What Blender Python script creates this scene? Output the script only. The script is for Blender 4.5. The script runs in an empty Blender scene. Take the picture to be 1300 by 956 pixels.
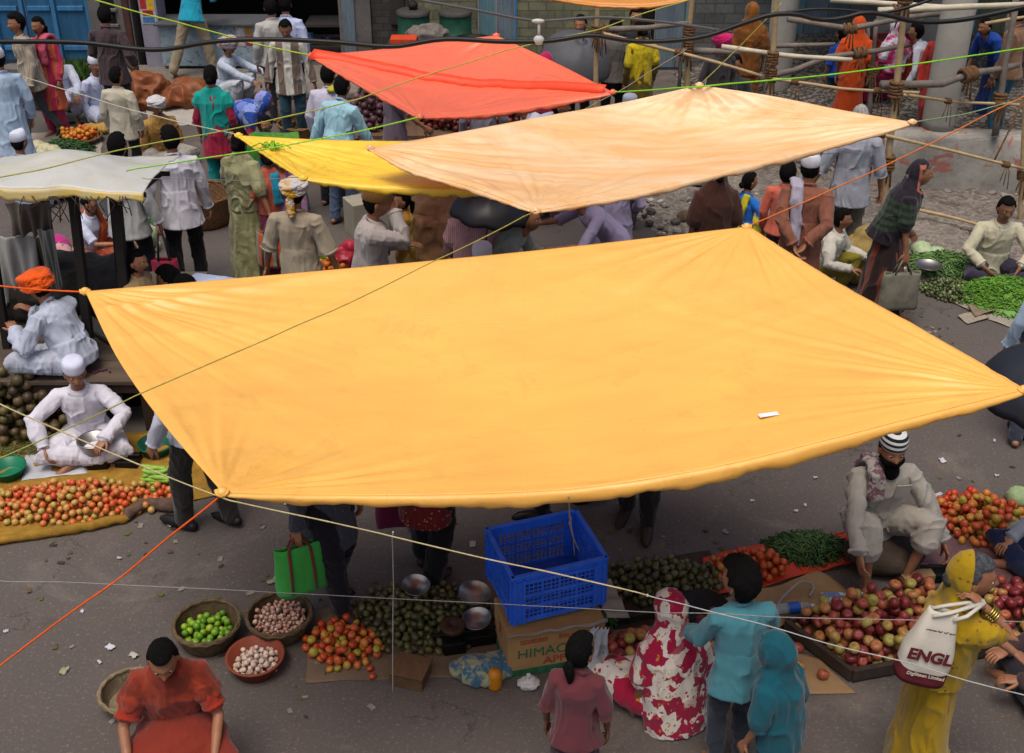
import bpy, math, random
import numpy as np
from mathutils import Vector, Matrix
random.seed(7); RNG = np.random.default_rng(7)
SC = bpy.context.scene
COL = SC.collection
PI = math.pi
# ------------------------------------------------------------------ camera
CAM_H, PITCH, FPX = 5.2, math.radians(29.0), 1500.0
SP, CP = math.sin(PITCH), math.cos(PITCH)
cam = bpy.data.cameras.new('camera'); camo = bpy.data.objects.new('camera', cam); COL.objects.link(camo)
camo.location = (0, 0, CAM_H); camo.rotation_euler = (PI/2 - PITCH, 0, 0)
cam.sensor_width = 36; cam.lens = 36*FPX/1300; cam.shift_y = -44.5/1300; cam.clip_end = 500; cam.clip_start = .05
SC.camera = camo

def ray(px, py):
    u, v = (px-650)/FPX, (py-433.5)/FPX
    return np.array([u, CP - v*SP, -SP - v*CP])
def G(px, py, z=0.):            # point of the place at height z seen there
    r = ray(px, py); t = (z-CAM_H)/r[2]
    return np.array([0, 0, CAM_H]) + t*r
def GY(px, py, Y):              # point at distance Y
    r = ray(px, py); t = Y/r[1]
    return np.array([0, 0, CAM_H]) + t*r

# ------------------------------------------------------------------ noise
def _hash(i, j, k, s):
    n = (i*374761393 + j*668265263 + k*2147483647 + s*1274126177) & 0xffffffff
    n = ((n ^ (n >> 13))*1274126177) & 0xffffffff
    return ((n ^ (n >> 16)) & 0xffff)/32767.5 - 1.
def vn(P, s=0):
    P = np.asarray(P, float); i = np.floor(P).astype(np.int64); f = P - i; f = f*f*(3-2*f)
    r = 0
    for a in (0, 1):
        for b in (0, 1):
            for c in (0, 1):
                w = (f[:, 0] if a else 1-f[:, 0])*(f[:, 1] if b else 1-f[:, 1])*(f[:, 2] if c else 1-f[:, 2])
                r = r + w*_hash(i[:, 0]+a, i[:, 1]+b, i[:, 2]+c, s)
    return r
def ridge(P, s=0): return 1 - 2*np.abs(vn(P, s))

# ------------------------------------------------------------------ mesh builder
def unit(v):
    v = np.asarray(v, float); n = np.linalg.norm(v)
    return v/n if n > 1e-9 else v
def frame(d, up=(0, 0, 1)):
    d = unit(d); u = np.cross(up, d)
    if np.linalg.norm(u) < 1e-3: u = np.cross((0, 1, 0), d)
    u = unit(u); return u, np.cross(d, u), d
def euler(x=0, y=0, z=0):
    return np.array(Matrix.Rotation(z, 3, 'Z') @ Matrix.Rotation(y, 3, 'Y') @ Matrix.Rotation(x, 3, 'X'))
class MB:
    def __init__(s): s.v = []; s.f = []; s.m = []; s.n = 0; s.mi = 0
    def add(s, V, F):
        V = np.asarray(V, float).reshape(-1, 3); s.v.append(V); o = s.n
        for f in F: s.f.append([i+o for i in f]); s.m.append(s.mi)
        s.n += len(V); return s
    def rings(s, R, cap=True, close=True):
        R = np.asarray(R, float); n, m = R.shape[:2]; F = []
        mm = m if close else m-1
        for i in range(n-1):
            for j in range(mm):
                k = (j+1) % m; F.append([i*m+j, i*m+k, (i+1)*m+k, (i+1)*m+j])
        V = R.reshape(-1, 3)
        if cap and close:
            V = np.vstack([V, R[0].mean(0), R[-1].mean(0)]); a = n*m
            for j in range(m):
                k = (j+1) % m; F.append([a, k, j]); F.append([a+1, (n-1)*m+j, (n-1)*m+k])
        return s.add(V, F)
    def tube(s, pts, rad, seg=10, cap=True, round_=False):
        P = np.asarray(pts, float); n = len(P)
        rad = np.full(n, rad) if np.isscalar(rad) else np.asarray(rad, float)
        if round_:
            d0, d1 = unit(P[0]-P[1]), unit(P[-1]-P[-2])
            a, b = rad[0], rad[-1]
            P = np.vstack([P[0]+d0*a*.95, P[0]+d0*a*.7, P, P[-1]+d1*b*.7, P[-1]+d1*b*.95])
            rad = np.concatenate([[a*.3, a*.72], rad, [b*.72, b*.3]]); n = len(P)
        T = np.gradient(P, axis=0); u = None; R = []; th = np.linspace(0, 2*PI, seg, endpoint=False)
        for i in range(n):
            t = unit(T[i])
            if u is None: u, w, _ = frame(t)
            else:
                u = u - t*np.dot(u, t); u = unit(u)
            w = np.cross(t, u)
            R.append(P[i] + rad[i]*(np.cos(th)[:, None]*u + np.sin(th)[:, None]*w))
        return s.rings(R, cap)
    def ell(s, c, r, R=None, nu=14, nv=9):
        th = np.linspace(0, 2*PI, nu, endpoint=False); ph = np.linspace(-PI/2*.97, PI/2*.97, nv); RR = []
        for p in ph:
            q = np.stack([np.cos(th)*math.cos(p)*r[0], np.sin(th)*math.cos(p)*r[1], np.full(nu, math.sin(p)*r[2])], 1)
            RR.append((q @ np.asarray(R).T if R is not None else q) + np.asarray(c))
        return s.rings(RR)
    def box(s, c, size, R=None):
        h = np.asarray(size)/2.
        V = np.array([[x, y, z] for x in (-1, 1) for y in (-1, 1) for z in (-1, 1)])*h
        if R is not None: V = V @ np.asarray(R).T
        return s.add(V + np.asarray(c), [[0, 1, 3, 2], [4, 6, 7, 5], [0, 4, 5, 1], [2, 3, 7, 6], [0, 2, 6, 4], [1, 5, 7, 3]])
    def bar(s, a, b, w, h, up=(0, 0, 1)):
        a, b = np.asarray(a, float), np.asarray(b, float); u, v, d = frame(b-a, up)
        return s.box((a+b)/2, (w, h, np.linalg.norm(b-a)), np.stack([u, v, d], 1))
    def prism(s, poly, z0, z1):
        n = len(poly); p = np.asarray(poly, float)
        V = np.vstack([np.c_[p, np.full(n, z0)], np.c_[p, np.full(n, z1)]])
        return s.add(V, [list(range(n))[::-1], list(range(n, 2*n))] + [[i, (i+1) % n, (i+1) % n+n, i+n] for i in range(n)])
    def grid(s, P):
        P = np.asarray(P, float); return s.rings(P, cap=False, close=False)
    def lathe(s, prof, seg=28, c=(0, 0, 0), cap=False, wob=None):
        th = np.linspace(0, 2*PI, seg, endpoint=False); R = []
        for k, (r, z) in enumerate(prof):
            rr = r*(1 + (wob(th, z) if wob else 0))
            R.append(np.stack([np.cos(th)*rr, np.sin(th)*rr, np.full(seg, z)], 1) + np.asarray(c))
        return s.rings(R, cap)
    def V(s): return np.vstack(s.v)
    def mesh(s, name, mats, smooth=True):
        me = bpy.data.meshes.new(name); me.from_pydata(s.V().tolist(), [], s.f)
        for m in (mats if isinstance(mats, (list, tuple)) else [mats]): me.materials.append(m)
        if any(s.m): me.polygons.foreach_set('material_index', s.m)
        if smooth: me.polygons.foreach_set('use_smooth', [True]*len(me.polygons))
        me.update(); return me
    def build(s, name, mats, parent=None, smooth=True, loc=None, bevel=0, solid=0, autos=True):
        o = bpy.data.objects.new(name, s.mesh(name, mats, smooth)); COL.objects.link(o)
        if loc is not None: o.location = loc
        if parent is not None: o.parent = parent
        if solid:
            m = o.modifiers.new('thick', 'SOLIDIFY'); m.thickness = solid; m.offset = 0
        if bevel:
            m = o.modifiers.new('edge', 'BEVEL'); m.width = bevel; m.segments = 2; m.limit_method = 'ANGLE'
        return o
def tag(o, label, cat, group=None, kind=None):
    o['label'] = label; o['category'] = cat
    if group: o['group'] = group
    if kind: o['kind'] = kind
    return o
def setting(o): o['kind'] = 'structure'; return o
def empty(name, loc, rz=0.):
    o = bpy.data.objects.new(name, None); COL.objects.link(o); o.location = loc; o.rotation_euler = (0, 0, rz); return o
def link_copy(o, parent=None):
    c = o.copy(); COL.objects.link(c); c.parent = parent
    for ch in [x for x in o.children]: link_copy(ch, c)
    return c

# ------------------------------------------------------------------ deferred voxel union (garments, bodies, sacks)
JOBS = []; FONTS = []
def union(name, mb, mats, parent, voxel=.012, smooth=2, post=None, cut=None, face_mat=None, extra=None, solid=0):
    o = bpy.data.objects.new('tmp', mb.mesh('tmp', [], False)); COL.objects.link(o)
    m = o.modifiers.new('r', 'REMESH'); m.mode = 'VOXEL'; m.voxel_size = voxel
    if smooth:
        m = o.modifiers.new('s', 'SMOOTH'); m.factor = .5; m.iterations = smooth
    JOBS.append((o, name, mats, parent, post, cut, face_mat, extra, solid))
def finish_unions():
    dg = bpy.context.evaluated_depsgraph_get(); out = []
    for (o, name, mats, parent, post, cut, fm, extra, solid) in JOBS:
        me = bpy.data.meshes.new_from_object(o.evaluated_get(dg)); out.append(me)
    for (o, name, mats, parent, post, cut, fm, extra, solid), me in zip(JOBS, out):
        n = len(me.vertices); V = np.empty(n*3); me.vertices.foreach_get('co', V); V = V.reshape(-1, 3)
        N = np.empty(n*3); me.vertices.foreach_get('normal', N); N = N.reshape(-1, 3)
        nl = len(me.loops); L = np.empty(nl, np.int32); me.loops.foreach_get('vertex_index', L)
        npl = len(me.polygons); T = np.empty(npl, np.int32); me.polygons.foreach_get('loop_total', T)
        if npl == 0: print('EMPTY UNION', name)
        V0 = V.copy()
        if post: V = post(V, N)
        keepf = np.ones(npl, bool); st = np.concatenate([[0], np.cumsum(T)[:-1]])
        F0 = L[st]; F2 = L[np.minimum(st+2, nl-1)]
        cen = (V0[F0]+V0[F2])/2
        if cut is not None: keepf = ~cut(cen)
        idx = fm(cen) if fm else np.zeros(npl, int)
        F = [L[a:a+t].tolist() for a, t, k in zip(st, T, keepf) if k]; MI = idx[keepf].tolist()
        used = np.zeros(n, bool)
        if cut is not None:
            for f in F: used[f] = True
            rm = np.cumsum(used)-1; V = V[used]; F = [[int(rm[i]) for i in f] for f in F]
        if extra is not None and extra.n:
            o2 = len(V); V = np.vstack([V, extra.V()]); F += [[i+o2 for i in f] for f in extra.f]; MI += extra.m
        nm = bpy.data.meshes.new(name); nm.from_pydata(V.tolist(), [], F)
        for mt in (mats if isinstance(mats, (list, tuple)) else [mats]): nm.materials.append(mt)
        nm.polygons.foreach_set('material_index', MI); nm.polygons.foreach_set('use_smooth', [True]*len(F)); nm.update()
        ob = bpy.data.objects.new(name, nm); COL.objects.link(ob)
        if isinstance(parent, dict):                       # a top-level thing made of one mesh
            for k, v in parent.items():
                if k == 'loc': ob.location = v
                elif k == 'rz': ob.rotation_euler = (0, 0, v)
                else: ob[k] = v
        else: ob.parent = parent
        if solid:
            m = ob.modifiers.new('thick', 'SOLIDIFY'); m.thickness = solid; m.offset = 0
        tm = o.data; bpy.data.objects.remove(o); bpy.data.meshes.remove(tm); bpy.data.meshes.remove(me)
    JOBS.clear()
    for o, me in [(o, bpy.data.meshes.new_from_object(o.evaluated_get(dg))) for o in FONTS]:
        n = bpy.data.objects.new(o.name, me); COL.objects.link(n); n.parent = o.parent; n.location = o.location; n.rotation_euler = o.rotation_euler; n.scale = o.scale; nm = o.name; bpy.data.objects.remove(o); n.name = nm
    FONTS.clear()

# ------------------------------------------------------------------ materials
def lin(c):
    if isinstance(c, str):
        c = tuple(int(c[i:i+2], 16)/255 for i in (0, 2, 4))
    return tuple((x/12.92 if x <= .04045 else ((x+.055)/1.055)**2.4) for x in c)
MC = {}
class NT:
    def __init__(s, name):
        s.m = bpy.data.materials.new(name); s.m.use_nodes = True; s.t = s.m.node_tree; s.b = s.t.nodes['Principled BSDF']
        s.out = s.t.nodes['Material Output']; s.tc = s.t.nodes.new('ShaderNodeTexCoord')
    def n(s, typ, **kw):
        x = s.t.nodes.new('ShaderNode'+typ)
        for k, v in kw.items():
            if k[0] == '_': setattr(x, k[1:], v)
            else: x.inputs[k.replace('_', ' ')].default_value = v
        return x
    def l(s, a, b): s.t.links.new(a, b); return s
    def coord(s, kind='Object', scale=(1, 1, 1), rot=(0, 0, 0), loc=(0, 0, 0)):
        mp = s.t.nodes.new('ShaderNodeMapping'); s.l(s.tc.outputs[kind], mp.inputs[0])
        mp.inputs['Scale'].default_value = scale; mp.inputs['Rotation'].default_value = rot; mp.inputs['Location'].default_value = loc
        return mp.outputs[0]
    def noise(s, co, scale, detail=4, rough=.6, dist=0):
        x = s.n('TexNoise', Scale=scale, Detail=detail, Roughness=rough, Distortion=dist)
        if co is not None: s.l(co, x.inputs['Vector'])
        return x.outputs['Fac']
    def ramp(s, fac, stops, interp='LINEAR'):
        x = s.t.nodes.new('ShaderNodeValToRGB'); x.color_ramp.interpolation = interp
        e = x.color_ramp.elements
        while len(e) < len(stops): e.new(.5)
        for el, (p, c) in zip(e, stops):
            el.position = p; el.color = (c, c, c, 1) if isinstance(c, (int, float)) else (*c, 1)
        s.l(fac, x.inputs[0]); return x.outputs[0]
    def mix(s, fac, a, b, mode='MIX'):
        x = s.t.nodes.new('ShaderNodeMix'); x.data_type = 'RGBA'; x.blend_type = mode
        for sock, v in ((x.inputs[0], fac), (x.inputs[6], a), (x.inputs[7], b)):
            if isinstance(v, (int, float)): sock.default_value = v
            elif isinstance(v, tuple): sock.default_value = (*v, 1)
            else: s.l(v, sock)
        return x.outputs[2]
    def math(s, op, a, b=None):
        x = s.t.nodes.new('ShaderNodeMath'); x.operation = op
        for i, v in enumerate((a, b)):
            if v is None: continue
            if isinstance(v, (int, float)): x.inputs[i].default_value = v
            else: s.l(v, x.inputs[i])
        return x.outputs[0]
    def bump(s, h, strength=.3, dist=.01, prev=None):
        x = s.n('Bump', Strength=strength, Distance=dist); s.l(h, x.inputs['Height'])
        if prev is not None: s.l(prev, x.inputs['Normal'])
        s.l(x.outputs[0], s.b.inputs['Normal']); return x.outputs[0]
    def base(s, c, rough=.8, spec=.3, metal=0):
        if isinstance(c, tuple): s.b.inputs['Base Color'].default_value = (*c, 1)
        else: s.l(c, s.b.inputs['Base Color'])
        if isinstance(rough, (int, float)): s.b.inputs['Roughness'].default_value = rough
        else: s.l(rough, s.b.inputs['Roughness'])
        s.b.inputs['Specular IOR Level'].default_value = spec; s.b.inputs['Metallic'].default_value = metal
        return s.m
def plain(name, c, rough=.8, var=.25, scale=8, bump=.2, bscale=None, spec=.3, metal=0, kind='Object', stretch=(1, 1, 1), bdist=.01):
    key = ('p', name, c, rough, var, scale, bump, metal)
    if key in MC: return MC[key]
    t = NT(name); co = t.coord(kind, stretch); c = lin(c)
    f = t.noise(co, scale, 6, .65)
    lo, hi = tuple(x*(1-var) for x in c), tuple(min(1, x*(1+var)) for x in c)
    t.base(t.ramp(f, [(.3, lo), (.7, hi)]), rough, spec, metal)
    if bump: t.bump(t.noise(co, bscale or scale*5, 5, .7), bump, bdist)
    MC[key] = t.m; return t.m
def cloth(c, c2=None, pat=None, scale=1., c3=None, sheen=.0, var=.12, rough=.9):
    key = ('c', c, c2, pat, scale, c3)
    if key in MC: return MC[key]
    t = NT('fabric'); co = t.coord('Object'); A = lin(c)
    col = t.ramp(t.noise(co, 5, 5, .6), [(.25, tuple(x*(1-var*1.6) for x in A)), (.75, tuple(min(1, x*(1+var)) for x in A))])
    if pat:
        B = lin(c2)
        if pat in ('stripe', 'stripeH', 'check'):
            rot = (0, 0, 0)
            def wave(axis):
                w = t.n('TexWave', Scale=scale, Distortion=.6, Detail=1, _bands_direction=axis); t.l(co, w.inputs['Vector'])
                return t.ramp(w.outputs['Fac'], [(.45, 0.), (.6, 1.)])
            if pat == 'check':
                f = t.mix(.5, wave('X'), wave('Z'))
            else: f = wave('Z' if pat == 'stripeH' else 'X')
            col = t.mix(f, col, B)
        elif pat == 'dots':
            v = t.n('TexVoronoi', Scale=scale); t.l(co, v.inputs['Vector'])
            col = t.mix(t.ramp(v.outputs['Distance'], [(.16, 1.), (.22, 0.)]), col, B)
        elif pat == 'floral':
            d = t.noise(co, scale*.8, 2, .5)
            mp = t.n('VectorMath', _operation='MULTIPLY_ADD'); t.l(co, mp.inputs[0]); mp.inputs[1].default_value = (1, 1, 1)
            cmb = t.n('CombineXYZ'); 
            for i in range(3): t.l(t.math('MULTIPLY', d, .12), cmb.inputs[i])
            t.l(cmb.outputs[0], mp.inputs[2])
            v = t.n('TexVoronoi', Scale=scale); t.l(mp.outputs[0], v.inputs['Vector'])
            sep = t.n('SeparateColor'); t.l(v.outputs['Color'], sep.inputs[0])
            f = t.ramp(sep.outputs[0], [(.45, 0.), (.5, 1.)])
            col = t.mix(f, col, B)
            v2 = t.n('TexVoronoi', Scale=scale*1.7); t.l(mp.outputs[0], v2.inputs['Vector'])
            g = t.ramp(v2.outputs['Distance'], [(.2, 1.), (.27, 0.)])
            s2 = t.n('SeparateColor'); t.l(v2.outputs['Color'], s2.inputs[0])
            col = t.mix(t.math('MULTIPLY', g, t.ramp(s2.outputs[1], [(.4, 0.), (.5, 1.)])), col, lin(c3 or c))
            v3 = t.n('TexVoronoi', Scale=scale*2.6); t.l(mp.outputs[0], v3.inputs['Vector'])
            s3 = t.n('SeparateColor'); t.l(v3.outputs['Color'], s3.inputs[0])
            g3 = t.math('MULTIPLY', t.ramp(v3.outputs['Distance'], [(.22, 1.), (.3, 0.)]), t.ramp(s3.outputs[2], [(.55, 0.), (.62, 1.)]))
            col = t.mix(g3, col, A)
        elif pat == 'mottle':
            col = t.mix(t.ramp(t.noise(co, scale, 3, .6, .6), [(.48, 0.), (.56, 1.)]), col, B)
    t.base(col, rough, .2); t.b.inputs['Sheen Weight'].default_value = .15
    h1 = t.noise(co, 260, 2, .5); n1 = t.bump(h1, .12, .002)
    rg = t.n('TexNoise', Scale=7., Detail=5., Roughness=.62, Distortion=.7, _noise_type='RIDGED_MULTIFRACTAL'); t.l(t.coord('Object', (1, 1, .45)), rg.inputs['Vector']); n2 = t.bump(rg.outputs['Fac'], .6, .018, n1)
    t.bump(t.noise(t.coord('Object', (1, 1, .5)), 24, 4, .6, .8), .3, .012, n2)
    MC[key] = t.m; return t.m
def skin(k=0):
    key = ('skin', k)
    if key in MC: return MC[key]
    c = ['8d5f44', '77503a', '9c6c50', '664330'][k]; t = NT('skin'); co = t.coord('Object'); A = lin(c)
    t.base(t.ramp(t.noise(co, 14, 4), [(.3, tuple(x*.8 for x in A)), (.7, tuple(x*1.18 for x in A))]), .5, .4)
    t.bump(t.noise(co, 180, 3), .08, .002); MC[key] = t.m; return t.m
def hairm(c='0d0b0a', rough=.8):
    key = ('hair', c)
    if key in MC: return MC[key]
    t = NT('hair'); co = t.coord('Object', (1, 1, .25)); A = lin(c)
    t.base(t.ramp(t.noise(co, 60, 4, .7), [(.3, tuple(x*.4 for x in A)), (.7, tuple(x*1.6+.001 for x in A))]), rough, .1)
    t.bump(t.noise(t.coord('Object', (1, 1, .12)), 170, 4, .7), .9, .012); MC[key] = t.m; return t.m
# ------------------------------------------------------------------ people
M_LIP = plain('lip', '5a2a24', .5, .1); M_EYE = plain('eye_white', 'a89a8c', .3, .02, bump=0); M_IRIS = plain('iris', '140c08', .2, .1, bump=0)
M_BROW = plain('brow', '120d0a', .8, .1)
def ik(a, b, l1, l2, pole):
    a, b = np.asarray(a, float), np.asarray(b, float); d = b-a; D = np.linalg.norm(d); D2 = min(max(D, abs(l1-l2)+.01), (l1+l2)*.995)
    u = unit(d); b = a+u*D2; x = (l1*l1-l2*l2+D2*D2)/(2*D2); h = math.sqrt(max(l1*l1-x*x, 0))
    p = np.asarray(pole, float); p = p-u*np.dot(p, u); p = unit(p)
    return a+u*x+p*h, b
_th = np.linspace(0, 2*PI, 40, endpoint=False); _ph = np.linspace(-PI/2*.985, PI/2*.985, 34)
HS = np.stack([np.stack([np.cos(_th)*math.cos(p), np.sin(_th)*math.cos(p), np.full(40, math.sin(p))], 1) for p in _ph])
def head_pts(female=False):
    S = HS.copy(); x, y, z = S[..., 0], S[..., 1], S[..., 2]
    X, Y, Z = x*.074, y*.094, z*.115
    lo = np.clip(-z, 0, 1)
    X = X*(1-.30*lo**1.5); front = np.clip(y, 0, 1)
    Y = np.where(y < 0, Y*(1-.38*np.clip(-z-.1, 0, 1)), Y*(1-.06*lo))
    Z = Z + .010*lo*(y < 0)*(-y)
    g = lambda cx, cz, sx, sz: np.exp(-((X-cx)/sx)**2-((Z-cz)/sz)**2)*front
    nose = .023*g(0, -.026, .012, .014)+.011*g(0, -.004, .008, .022)
    wing = .006*(g(.013, -.03, .008, .008)+g(-.013, -.03, .008, .008))
    sock = -.012*(g(.031, .008, .017, .012)+g(-.031, .008, .017, .012))
    brow = .006*(g(.03, .028, .024, .009)+g(-.03, .028, .024, .009))
    lips = .007*g(0, -.062, .018, .007)+.006*g(0, -.074, .016, .006)-.004*g(0, -.068, .02, .003)
    chin = .009*g(0, -.1, .02, .014); cheek = .005*(g(.042, -.025, .018, .02)+g(-.042, -.025, .018, .02))
    Y = Y+nose+wing+sock+brow+lips+chin+cheek
    if female: X = X*.96; 
    return np.stack([X, Y, Z], -1)
def hand(mb, w, d, nrm, side, curl=.5, s=1., spread=.12):
    """palm, four bent fingers and a thumb; d along the hand, nrm out of the palm's back, side +1 right hand"""
    d = unit(d); nrm = unit(np.asarray(nrm)-d*np.dot(nrm, d)); t = np.cross(d, nrm)*side      # t towards the thumb
    R = []; th = np.linspace(0, 2*PI, 12, endpoint=False)
    for k, (a, rw, rt) in enumerate([(-.012, .024, .018), (.0, .027, .018), (.03, .036, .016), (.065, .041, .015), (.09, .039, .012), (.096, .034, .008)]):
        R.append(w+d*a*s+(np.cos(th)[:, None]*t*rw+np.sin(th)[:, None]*nrm*rt)*s)
    mb.rings(R)
    for off, L, r in ((.029, .070, .0088), (.010, .080, .0092), (-.010, .074, .0088), (-.028, .058, .0078)):
        p = w+(d*.086+t*off)*s; dd = unit(d+t*off*spread*8); pts = [p-dd*.012*s, p]
        for seg, cu in ((.45, .5), (.31, 1.0), (.24, .8)):
            ca = curl*cu; c_, s_ = math.cos(ca), math.sin(ca); ax = dd; nn = unit(nrm-dd*np.dot(nrm, dd))
            dd = ax*c_-nn*s_; nrm2 = nn; p = p+dd*L*seg*s; pts.append(p)
        mb.tube(pts, np.array([1, 1.05, 1, .92, .72])*r*s, 7, round_=True)
    p = w+(d*.022+t*.024)*s; d1 = unit(d*.75+t*.75-nrm*.25); p1 = p+d1*.042*s; d2 = unit(d*.95+t*.25-nrm*(.2+curl*.4)); p2 = p1+d2*.03*s; p3 = p2+unit(d2-nrm*curl*.4)*.024*s
    mb.tube([p, p1, p2, p3], np.array([.014, .011, .0098, .0075])*s, 7, round_=True)

def person(label, px, py, h=1.65, yaw=0., female=False, base=0., anchor='head',
           pz=None, lean=0., lean2=None, side=0., twist=0., look=0., nod=0., tilt=0.,
           rh=None, lh=None, rf=None, lf=None, rel=None, lel=None, rk=None, lk=None,
           top=None, bottom=None, hood=None, shawl=None, hat=None, hair='short', hairc='0d0b0a', beard=None, sk=0,
           curl=.6, lod=1, seat=None, shoes=None, fat=.92, group=None, extra=None, world=None, fold=1., stoop=0., hs=1.):
    s = h/1.7; lean2 = lean if lean2 is None else lean2
    A = lambda v: np.asarray(v, float)*s
    if seat == 'cross':
        pz = .13 if pz is None else pz
        rf = rf if rf is not None else (-.10, .30, .07); lf = lf if lf is not None else (.10, .36, .07)
        rk = rk or (1, .25, .18); lk = lk or (-1, .25, .18)
    elif seat == 'squat':
        pz = .24 if pz is None else pz
        rf = rf if rf is not None else (.15, .22, .07); lf = lf if lf is not None else (-.15, .22, .07)
        rk = rk or (.25, .6, 1); lk = lk or (-.25, .6, 1)
    pz = .915 if pz is None else pz
    rf = (.10, .02, .075) if rf is None else rf; lf = (-.10, -.02, .075) if lf is None else lf
    rk = rk or (.12, 1, .1); lk = lk or (-.12, 1, .1)
    T = euler(0, 0, twist)
    def dirn(l): return unit([math.sin(side), math.sin(l), math.cos(l)*math.cos(side)])
    p0 = A((0, 0, pz)); l1, l2 = lean, (lean+lean2)/2
    p1 = p0+dirn(l1)*.17*s; p2 = p1+dirn(l2)*.19*s; p3 = p2+dirn(lean2)*.145*s
    rt0 = np.array([1., 0, 0]); rt = T @ rt0
    up3 = dirn(lean2); fw3 = unit(np.cross(up3, rt)); rt = unit(np.cross(fw3, up3))
    sw = (.155 if female else .176)*s*(.6+.4*fat)
    shR = p3-up3*.072*s+rt*sw-fw3*.01*s; shL = p3-up3*.072*s-rt*sw-fw3*.01*s
    # head
    nk = unit(up3*.75+np.array([0, 0, .35])+fw3*(.12+stoop)); hb = p3+nk*.052*s
    HR = np.stack([rt0, [0, 1, 0], [0, 0, 1]], 1) @ euler(0, 0, twist*.7+look) @ euler(-nod, tilt, 0)
    hc = hb+HR @ A((0, .02, .098))*hs; hsz = s*hs*(1.03 if h > 1.35 else 1.18)
    # limbs
    def tgt(v, sh, dflt, sg):
        if v is None: v = dflt
        if v[0] == 's': return sh+A(v[1:])
        if v[0] == 'h': return hc+HR @ A(v[1:])
        return A(v)
    la, lb = .285*s, .25*s
    R_h = tgt(rh, shR, ('s', .07, .06, -.51), 1); L_h = tgt(lh, shL, ('s', -.07, .06, -.51), -1)
    eR, wR = ik(shR, R_h, la, lb, rel or (.5, -1, -.3)); eL, wL = ik(shL, L_h, la, lb, lel or (-.5, -1, -.3))
    hw = .088*s; hpR, hpL = p0+rt0*hw, p0-rt0*hw
    kR, aR = ik(hpR, A(rf), .43*s, .42*s, rk); kL, aL = ik(hpL, A(lf), .43*s, .42*s, lk)
    J = dict(p0=p0, p1=p1, p2=p2, p3=p3, up3=up3, fw3=fw3, rt=rt, shR=shR, shL=shL, hc=hc, HR=HR, hsz=hsz, eR=eR, eL=eL, wR=wR, wL=wL, kR=kR, kL=kL, aR=aR, aL=aL, hpR=hpR, hpL=hpL, s=s)
    topz = hc+HR @ np.array([0, 0, .115*hsz+(.03 if hat in ('turban',) else .0)])
    ang = PI+yaw; RZ = euler(0, 0, ang)
    if world is not None: root = np.array([world[0], world[1], base])
    elif anchor == 'head':
        q = G(px, py, base+topz[2]); root = q-RZ @ topz; root[2] = base
    else:
        loc = {'aR': aR, 'aL': aL, 'mid': (aR+aL)/2, 'root': np.zeros(3)}[anchor]; q = G(px, py, base); root = q-RZ @ (loc*[1, 1, 0]); root[2] = base
    E = empty('person', root, ang); tag(E, label, 'person', group); J['E'] = E; J['root'] = root; J['RZ'] = RZ
    vox = {0: .0075, 1: .0105, 2: .014}[lod]
    f = fat*s; TH = np.linspace(0, 2*PI, 24, endpoint=False); C, S_ = np.cos(TH)[:, None], np.sin(TH)[:, None]
    def ring(c, r, fwd, a, b): return c+C*r*a+S_*fwd*b
    fw0 = unit(np.cross(dirn(l1), rt0)); fwm = unit(np.cross(dirn(l2), unit(rt0+rt)))
    mr = unit(rt0+rt)
    def torso(mb, g, x=0.):
        mb.rings([ring(p0-dirn(l1)*.075*s, rt0, fw0, .075*f+g, .07*f+g), ring(p0-dirn(l1)*.03*s, rt0, fw0, .145*f+g, .11*f+g),
                  ring(p0+dirn(l1)*.05*s, rt0, fw0, .153*f+g, .112*f+g), ring(p1, mr, fwm, (.132 if female else .14)*f+g, .10*f+g),
                  ring((p1+p2)/2, mr, fwm, .146*f+g, .105*f+g), ring(p2, rt, fw3, .160*f+g, (.118 if female else .108)*f+g),
                  ring(p2+up3*.06*s, rt, fw3, .150*f+g, .095*f+g), ring(p3-up3*.045*s, rt, fw3, .118*f+g*.8, .078*f+g), ring(p3-up3*.022*s, rt, fw3, .082*f+g*.5, .064*f+g*.6), ring(p3-up3*.004*s, rt, fw3, .058*s+g*.25, .054*s+g*.25)])
    cuffs = []
    def arms(mb, g, frac=1., g2=None):
        g2 = g if g2 is None else g2
        for sh, e, w in ((shR, eR, wR), (shL, eL, wL)):
            P = [p3-up3*(.065*s+g*.75)+(sh-p3+up3*.065*s)*.5, sh-up3*g*.6, sh+(e-sh)*.5, e, e+(w-e)*.45, w]; rr = [.050, .048, .043, .038, .036, .027]
            cum = [0, 0, .25, .5, .75, 1.0]
            if frac < 1:
                k = [i for i in range(6) if cum[i] <= frac+1e-6]; i = k[-1]; q = P[:i+1]; r2 = rr[:i+1]
                if i < 5 and frac > cum[i]+.02:
                    t = (frac-cum[i])/(cum[i+1]-cum[i]); q.append(P[i]+(P[i+1]-P[i])*t); r2.append(rr[i]+(rr[i+1]-rr[i])*t)
                P, rr = q, r2
            cuffs.append((P[-1], unit(P[-1]-P[-2]), rr[-1]*s*(.5+.5*fat)+g2))
            n = len(P); mb.tube(P, np.array(rr)*s*(.5+.5*fat)+np.linspace(g, g2, n), 12, round_=True)
    def legs(mb, g, frac=1., g2=None, hip=True):
        g2 = g if g2 is None else g2
        for hp, k, a in ((hpR, kR, aR), (hpL, kL, aL)):
            P = [hp+(p0-hp)*.2, hp+(k-hp)*.3, hp+(k-hp)*.7, k, k+(a-k)*.3, k+(a-k)*.7, a]; rr = np.array([.085, .082, .066, .055, .053, .042, .034])*f
            n = max(2, int(round(frac*7))); mb.tube(P[:n], rr[:n]+np.linspace(g, g2, 7)[:n], 12, round_=True)
    # --- body: one mesh
    b = MB(); torso(b, -.012*s); arms(b, -.004*s); legs(b, -.006*s)
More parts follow.
